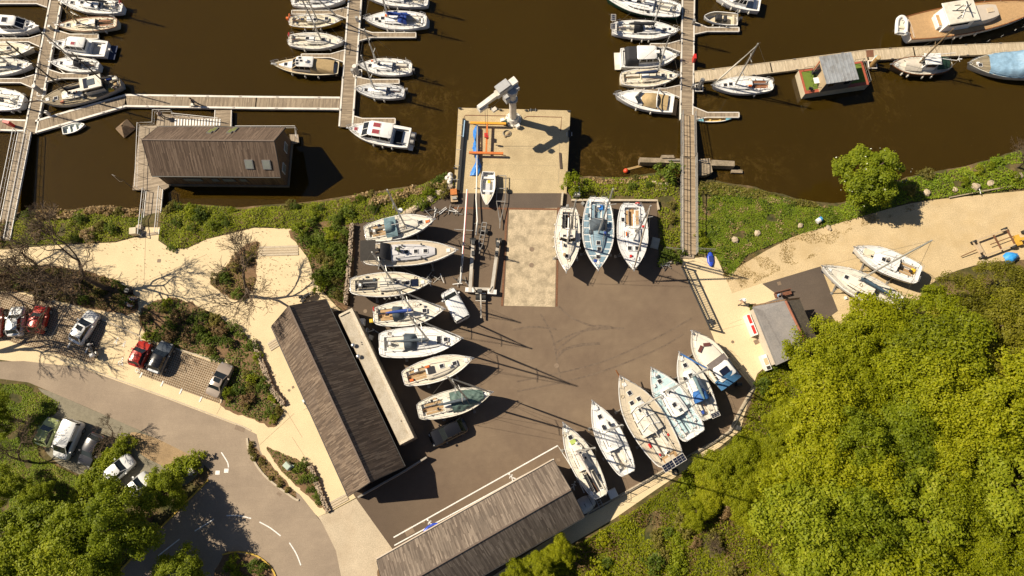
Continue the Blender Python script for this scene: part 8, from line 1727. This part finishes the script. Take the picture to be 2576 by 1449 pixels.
# shrubs
SHR = {k: [crown_mesh('foliage', 300 + 7 * j + ord(k[0]), m, R_=.85, Hh=1.25, ncl=30, nlf=26, cr=.30, ls=.17) for j in range(3)] for k, m in (('green', L_GREEN), ('dark', L_DARK), ('olive', L_OLIVE), ('brown', L_BROWN), ('dry', L_DRY), ('lawn', L_LAWN), ('yellow', L_YELLOW), ('forest', L_FOREST))}
STEM = MB(); 
for k in range(4): STEM.tube((0, 0, -.1), (.3 * math.cos(k * 1.6), .3 * math.sin(k * 1.6), .55), .03, .012, 4)
STEM = STEM.mesh('stems', BARK)
SN = [0]
def shrub(kind, label, u, v, s, group, zz=None, h=1.0):
    p = W(u, v, .4 * s); SN[0] += 1; k = SN[0]
    g = float(terrain_z([(p.x, p.y)])[0]) if zz is None else zz
    t = thing('shrub', label, 'shrub', (p.x, p.y, max(g, -1.55)), k * 2.1, group); inst('stems', STEM, t, sc=(s, s, s * h)); inst('foliage', SHR[kind][k % 3], t, sc=(s, s, s * h)); return t
def shrubs_in(poly, n, kinds, smin, smax, label, group, seed, sep=.8, h=1.0):
    r = random.Random(seed); got = []; xs = [p[0] for p in poly]; ys = [p[1] for p in poly]; tr = 0
    while len(got) < n and tr < 4000:
        tr += 1; u, v = r.uniform(min(xs), max(xs)), r.uniform(min(ys), max(ys))
        if not inside(np.array([[u, v]]), poly)[0] or any((u - a) ** 2 + (v - b) ** 2 < (sep * 20) ** 2 for a, b in got): continue
        got.append((u, v)); k = kinds[len(got) % len(kinds)]
        shrub(k, label[k] if isinstance(label, dict) else label, u, v, r.uniform(smin, smax), (group + ', ' + k) if isinstance(label, dict) else group, h=h)
def cover(name, label, poly, dens, size, hmax, m, seed, cat='ground cover', up=.9, patch=2.0, thr=-.6, base=None):
    """low plants nobody could count, as one mass of leaf faces that follows the ground"""
    rg = np.random.default_rng(seed); P = np.array([W2(u, v) for u, v in poly]); lo, hi = P.min(0), P.max(0); A = (hi - lo).prod()
    X = rg.uniform(lo, hi, size=(int(A * dens), 2)); X = X[inside(X, [tuple(p) for p in P])]
    nz = vnoise(X, patch, seed); keep = nz > thr; X, nz = X[keep], nz[keep]
    z = terrain_z(X); k2 = z > ZW - .1; X, nz, z = X[k2], nz[k2], z[k2]
    if base is not None: z = np.full(len(X), base)
    mound = np.clip(.45 + nz * 1.1 + .5 * vnoise(X, patch * .35, seed + 3), .06, 1.3)
    zz = z + .02 + hmax * mound * rg.random(len(X)) ** .55
    N = rg.normal(size=(len(X), 3)) * .6; N[:, 2] = np.abs(N[:, 2]) + up
    o = inst(name, leaf_mesh(name, np.column_stack([X, zz]), N, size * rg.uniform(.6, 1.4, len(X)), m, rng=rg)); return tag(o, label, cat, None, 'stuff')
def bed(px):
    pts = smoothline([W2(u, v) for u, v in px], 9, True); pts = [(x + .28 * mnoise.noise(Vector((x * 1.7, y * 1.7, 0))) + random.uniform(-.05, .05), y + .28 * mnoise.noise(Vector((x * 1.7, y * 1.7, 7))) + random.uniform(-.05, .05)) for x, y in pts]
    return tag(MB().sheet(pts, .018).build('planting_bed', BED), kind='structure')
BANKL = [(-120, 565), (0, 545), (90, 528), (250, 516), (352, 524), (356, 590), (290, 607), (150, 613), (-120, 622)]
BANKM = [(400, 600), (410, 500), (600, 518), (740, 506), (850, 494), (980, 475), (1130, 437), (1148, 470), (1080, 520), (1000, 548), (884, 565), (735, 577), (640, 570), (520, 600), (470, 624), (430, 626)]
BEDB = [(736, 577), (884, 568), (874, 770), (830, 748), (795, 700), (775, 650), (745, 608)]
BEDC = [(532, 715), (548, 690), (585, 652), (612, 620), (650, 610), (645, 660), (640, 722), (602, 758), (570, 745)]
BEDD = [(352, 790), (380, 762), (450, 752), (540, 790), (600, 830), (636, 862), (660, 920), (690, 990), (712, 1022), (692, 1070), (640, 1055), (556, 1016), (578, 916), (470, 885), (375, 852)]
BEDE = [(671, 1127), (700, 1136), (755, 1160), (780, 1172), (796, 1210), (824, 1284), (800, 1270), (745, 1222), (700, 1175)]
BEDF = [(624, 1104), (645, 1128), (690, 1180), (745, 1240), (742, 1252), (700, 1225), (660, 1185), (632, 1140)]
BEDG = [(-120, 690), (60, 668), (180, 676), (280, 700), (336, 735), (330, 790), (180, 765), (40, 732), (-120, 735)]
TRIO = [(1422, 448), (1500, 440), (1700, 432), (1712, 520), (1712, 632), (1660, 628), (1656, 505), (1440, 503)]
LAWN = [(1752, 452), (1900, 470), (1975, 490), (2060, 505), (2120, 512), (2140, 552), (1990, 596), (1880, 640), (1835, 700), (1800, 645), (1752, 636)]
BANKR = [(2110, 512), (2180, 486), (2290, 440), (2400, 422), (2576, 372), (2800, 310), (2800, 455), (2576, 474), (2450, 488), (2290, 508), (2130, 556)]
SCRUB = [(1905, 945), (1950, 905), (2040, 920), (2010, 1000), (2080, 1100), (2010, 1150), (2080, 1250), (2000, 1330), (2060, 1400), (1990, 1560), (1180, 1560), (1260, 1480), (1400, 1398), (1550, 1312), (1655, 1240), (1815, 1130), (1868, 1085), (1890, 1005)]
VERGE = [(-120, 965), (60, 966), (150, 1012), (140, 1040), (90, 1085), (100, 1150), (200, 1200), (260, 1230), (200, 1330), (-120, 1340)]
for b_ in (BEDC, BEDD, BEDE, BEDF, BEDG, BEDB, [(1884, 772), (1900, 770), (1912, 820), (1897, 832)], [(1925, 905), (1940, 890), (1955, 915), (1930, 930)], [(560, 1400), (600, 1393), (650, 1405), (690, 1445), (700, 1600), (500, 1600)], [(950, 1440), (985, 1425), (1000, 1470), (955, 1480)]): bed(b_)
mat_dry = leafmat('dry_turf', [(.05, (.20, .13, .04)), (.5, (.30, .21, .07)), (1.0, (.40, .30, .11))], .8, .15)
cover('bank_ground_cover', 'low green plants covering the river bank left of the clubhouse', BANKL, 120, .15, .4, L_GREEN, 1); cover('bank_ground_cover', 'dense green plants covering the river bank below the clubhouse', BANKM, 120, .16, .55, L_GREEN, 2, thr=-.75)
cover('bed_ground_cover', 'leafy planting in the bed left of the boat yard', BEDB, 80, .19, .6, L_DARK, 3); cover('bed_ground_cover', 'leafy planting round the lone bare tree', BEDC, 60, .17, .4, L_OLIVE, 4, thr=-.2); cover('bed_ground_cover', 'leafy planting in the long bed beside the parking bays', BEDD, 65, .18, .5, L_DARK, 5, thr=-.35); cover('bed_ground_cover', 'leafy planting in the small pointed bed', BEDE, 60, .15, .3, L_DARK, 6, thr=-.2); cover('bed_ground_cover', 'thin planting along the road kerb', BEDF, 60, .15, .25, L_OLIVE, 7, thr=-.2); cover('bed_ground_cover', 'scrubby planting under the bare trees', BEDG, 70, .18, .45, L_OLIVE, 8, thr=-.5)
cover('bank_grass', 'rough grass and plants between yard and footbridge', TRIO, 75, .19, .4, L_GREEN, 9, thr=-.25); cover('lawn_grass', 'bright green lawn below the footbridge', LAWN, 330, .11, .2, L_LAWN, 10, thr=-.5); cover('bank_grass', 'lush green plants along the bank of the dirt track', BANKR, 95, .2, .55, L_LAWN, 11, thr=-.5)
cover('scrub_ground_cover', 'mixed green and brown scrub on the slope below the promenade', SCRUB, 140, .18, .75, L_FOREST, 12, thr=-.45, patch=3.0); cover('scrub_brown_cover', 'brown dead growth among the scrub below the promenade', SCRUB, 50, .18, .7, L_BROWN, 13, thr=.08, patch=2.5)
cover('lawn_tufts', 'rough darker tufts and dry patches in the lawn below the footbridge', LAWN, 45, .2, .35, L_DARK, 41, thr=.12, patch=1.5); cover('lawn_dry_patches', 'dry straw patches in the lawn below the footbridge', LAWN, 60, .14, .22, L_DRY, 42, thr=.22, patch=1.1)
cover('verge_grass', 'green grass on the verge at the lower left', VERGE, 200, .13, .22, L_LAWN, 14, thr=-.35)
cover('forest_floor', 'undergrowth beneath the wood', FOR, 22, .3, .8, L_OLIVE, 15)
for k, (pl, d_, nm) in enumerate((([(640, 650), (740, 640), (800, 745), (700, 780), (620, 770)], 9, 'scattered dead leaves on the path by the lone bare tree'), ([(330, 640), (540, 640), (560, 800), (350, 770)], 5, 'scattered dead leaves on the path by the big bare tree'), ([(150, 600), (360, 585), (380, 630), (150, 650)], 5, 'scattered dead leaves along the path edge below the bank'), ([(400, 625), (640, 570), (740, 575), (740, 600), (640, 600), (430, 650)], 6, 'scattered dead leaves along the upper path edge'), ([(600, 830), (720, 1010), (740, 1030), (640, 840)], 7, 'scattered dead leaves beside the curved gabion'), ([(250, 840), (340, 860), (330, 930), (240, 920)], 6, 'scattered dead leaves in the disabled bays'), ([(380, 860), (560, 915), (555, 940), (370, 890)], 7, 'scattered dead leaves along the parking kerb'))): cover('leaf_litter', nm, pl, d_, .11, .02, L_BROWN, 60 + k, 'leaf litter', up=3.0, thr=-.15, base=.03, patch=1.2)
cover('reed_bed', 'dry tan reeds at the water edge below the clubhouse', [(850, 490), (900, 476), (985, 470), (1060, 452), (1130, 436), (1130, 460), (1060, 490), (980, 512), (900, 528), (850, 520)], 110, .26, .8, L_DRY, 16, up=.25, thr=-.1); cover('reed_bed', 'dry tan reeds at the water edge on the far left', [(80, 522), (170, 518), (260, 510), (352, 520), (352, 545), (250, 548), (90, 552)], 110, .26, .8, L_DRY, 17, up=.25, thr=-.15); cover('reed_bed', 'dry tan growth along the water right of the quay', [(1438, 438), (1560, 440), (1712, 432), (1712, 455), (1560, 462), (1440, 462)], 90, .24, .5, L_DRY, 18, up=.3, thr=-.05); cover('dry_grass', 'dry yellow grass along the upper edge of the dirt track', [(1815, 690), (1890, 640), (2000, 594), (2140, 553), (2300, 512), (2300, 528), (2140, 578), (2060, 640), (1960, 680), (1850, 738)], 150, .10, .08, mat_dry, 19, up=.6, thr=.0, patch=1.6); cover('bank_growth', 'grey-green growth at the water edge right of the footbridge', [(1752, 448), (1900, 466), (1975, 486), (2060, 503), (2060, 520), (1960, 512), (1860, 495), (1752, 490)], 100, .22, .6, L_OLIVE, 20)
shrubs_in(BANKL, 16, ['dark', 'olive', 'dry'], .5, .95, {'dark': 'dark green shrub on the bank left of the clubhouse gangway', 'olive': 'olive shrub on the bank left of the clubhouse gangway', 'dry': 'tan dry bush on the bank left of the clubhouse gangway'}, 'bank shrubs left of the gangway', 1)
shrubs_in(BANKM, 34, ['dark', 'green', 'dark', 'olive'], .45, .85, {'dark': 'dark green shrub on the bank below the clubhouse', 'green': 'fresh green shrub on the bank below the clubhouse', 'olive': 'olive shrub on the bank below the clubhouse'}, 'bank shrubs below the clubhouse', 2, .7)
shrubs_in(BEDB, 24, ['dark', 'green', 'dark', 'dark', 'olive'], .6, 1.1, {'dark': 'dark green shrub in the bed left of the boat yard', 'green': 'fresh green shrub in the bed left of the boat yard', 'olive': 'olive shrub in the bed left of the boat yard'}, 'shrubs left of the boat yard', 3, .75)
shrubs_in(BEDC, 10, ['dark', 'olive', 'brown'], .45, .8, {'dark': 'dark shrub at the foot of the lone bare tree', 'olive': 'olive shrub at the foot of the lone bare tree', 'brown': 'brown shrub at the foot of the lone bare tree'}, 'shrubs round the lone bare tree', 4, .7)
shrubs_in(BEDD, 40, ['dark', 'green', 'brown', 'dark', 'olive'], .45, .9, {'dark': 'dark green shrub in the long bed by the parking bays', 'green': 'fresh green shrub in the long bed by the parking bays', 'brown': 'brown twiggy shrub in the long bed by the parking bays', 'olive': 'olive shrub in the long bed by the parking bays'}, 'shrubs in the long bed', 5, .7)
shrubs_in([(740, 1155), (775, 1168), (815, 1265), (800, 1265), (755, 1200)], 9, ['dark'], .4, .6, 'dark green shrub in the small pointed bed', 'shrubs in the small pointed bed', 6, .55); shrubs_in(BEDF, 7, ['olive'], .3, .5, 'low shrub along the road kerb', 'shrubs along the road kerb', 7, .6)
shrubs_in(BEDG, 26, ['olive', 'dark', 'brown'], .5, .95, {'olive': 'olive shrub under the bare trees', 'dark': 'dark shrub under the bare trees', 'brown': 'brown twiggy shrub under the bare trees'}, 'shrubs under the bare trees', 8, .8)
shrubs_in(TRIO, 10, ['olive', 'dark'], .4, .7, {'olive': 'olive shrub between yard and footbridge', 'dark': 'dark shrub between yard and footbridge'}, 'shrubs between yard and footbridge', 9, .9)
shrubs_in([(1652, 635), (1712, 632), (1708, 660), (1660, 664)], 6, ['dark'], .45, .65, 'dark hedge shrub at the foot of the footbridge', 'hedge shrubs at the footbridge foot', 10, .6); shrubs_in([(1886, 775), (1898, 772), (1910, 820), (1899, 828)], 4, ['dark'], .35, .5, 'small shrub in the strip bed beside the kiosk', 'shrubs beside the kiosk', 11, .5)
shrubs_in([(1755, 590), (1790, 590), (1790, 622), (1755, 622)], 2, ['green'], .6, .75, 'green bush against the foot of the footbridge railing', 'bushes by the footbridge railing', 12, .8)
shrubs_in(BANKR, 20, ['lawn', 'olive', 'green'], .5, .95, {'lawn': 'bright green plant clump on the bank of the dirt track', 'olive': 'olive bush on the bank of the dirt track', 'green': 'fresh green bush on the bank of the dirt track'}, 'bushes on the track bank', 13, .9)
shrubs_in(SCRUB, 92, ['forest', 'olive', 'brown', 'forest', 'green', 'dark'], .6, 1.35, {'forest': 'yellow-green bush in the scrub below the promenade', 'olive': 'olive bush in the scrub below the promenade', 'brown': 'brown dead bush in the scrub below the promenade', 'green': 'fresh green bush in the scrub below the promenade', 'dark': 'dark bush in the scrub below the promenade'}, 'bushes in the scrub', 14, .9)
shrubs_in([(2040, 1035), (2060, 1030), (2062, 1062), (2042, 1064)], 1, ['yellow'], .7, .8, 'yellow flowering bush at the edge of the wood', 'yellow bushes', 15)
shrubs_in([(560, 1405), (600, 1398), (650, 1410), (690, 1450), (690, 1500), (540, 1500)], 9, ['dark', 'green'], .6, .9, {'dark': 'dark shrub in the road island', 'green': 'green shrub in the road island'}, 'shrubs in the road island', 16, .9)
shrubs_in([(955, 1440), (983, 1430), (990, 1460), (960, 1470)], 2, ['green'], .4, .5, 'green shrub at the corner of the bottom shed', 'shrubs by the bottom shed', 17, .5)
shrub('green', 'round bright green bush at the right corner of the quay', 1443, 466, 1.55, None, 0.0, 1.1); shrub('dark', 'round dark green bush beside the footbridge and old jetty', 1684, 430, 1.5, None, -.9, 1.2)
def hedge(label, a, b, n, s, kind='green'):
    t = thing('clipped_hedge', label, 'hedge')
    for k in range(n):
        f = k / max(1, n - 1); p = W(a[0] + (b[0] - a[0]) * f, a[1] + (b[1] - a[1]) * f, .5); inst('foliage', SHR[kind][k % 3], t, (p.x, p.y, 0), k * 1.7, (s, s, s * .95))
hedge('hedge between the dark grey car and the white cars', (320, 1114), (200, 1238), 13, 1.1); hedge('hedge ending at the grey street cabinet beside the road', (392, 1218), (494, 1162), 9, 1.2, 'green')
# ---- bare trees
def bare_mesh(seed, h, spread, depth=6, m_=BARK):
    r = random.Random(seed); big, tw = MB(), MB()
    def grow(p, d, ln, rad, lev):
        n = 3; pts = [p]; q = p.copy(); dd = d.copy()
        for k in range(n):
            dd = (dd + Vector((r.gauss(0, .14), r.gauss(0, .14), r.gauss(.04, .08)))).normalized(); q = q + dd * ln / n; pts.append(q.copy())
        (big if lev < 3 else tw).path(pts, [rad * (1 - .13 * i) for i in range(n + 1)], 6 if lev < 2 else (4 if lev < 4 else 3), False)
        if lev >= depth: return
        for k in range(2 if lev == 0 else r.choice((2, 3, 3, 3))):
            a = r.uniform(0, 6.28); sp = spread * r.uniform(.6, 1.25); ax = Vector((math.cos(a), math.sin(a), 0)); nd = (dd + ax * sp).normalized()
            grow(pts[-1] if k < 2 else pts[-2], nd, ln * r.uniform(.68, .88), max(.02, rad * r.uniform(.55, .7)), lev + 1)
    grow(Vector((0, 0, -.2)), Vector((r.uniform(-.1, .1), r.uniform(-.1, .1), 1)), h * .28, .026 * h, 0)
    return big.mesh('limbs', BARK, True), tw.mesh('twigs', TWIG)
BARE = [bare_mesh(k + 3, 10, .62, 7) for k in range(4)]
def bare(label, u, v, k, s=1.0, lean=(0, 0), name='bare_tree'):
    p = W(u, v, 0); t = thing(name, label, 'tree', (p.x, p.y, 0), k * 1.3); t.rotation_euler = (lean[0], lean[1], k * 1.3); inst('trunk', BARE[k % 4][0], t, sc=s); inst('crown', BARE[k % 4][1], t, sc=s)
bare('big bare tree with dark limbs at the end of the sandy path', 282, 728, 0, 1.35, (.16, -.2)); bare('bare tree behind the big one above the white hatchback', 205, 706, 1, 1.1, (.15, -.2)); bare('bare tree over the red and white cars at far left', -35, 735, 2, .8, (.1, -.1)); bare('bare tree at the left edge that shades the road', -75, 870, 3, 1.4); bare('bare tree at the left edge above the path', -20, 700, 0, 1.25)
bare('lone bare tree in the round bed on the sandy path', 622, 748, 2, .95, (.12, -.12)); bare('bare tree beside the grassy verge at the lower left', 70, 1160, 3, .6); bare('small bare tree over the dark grey car', 300, 1108, 0, .45)
bare('pale bare tree standing in the scrub below the promenade', 1800, 1375, 1, .4); bare('pale bare tree at the left edge of the oak wood', 2010, 1330, 2, .6); bare('pale bare tree inside the oak wood', 2220, 1180, 3, .75)
bare('leafless bush at the water edge on the far left', 120, 590, 0, .45); bare('leafless bush at the right end of the river bank', 2560, 420, 1, .5)
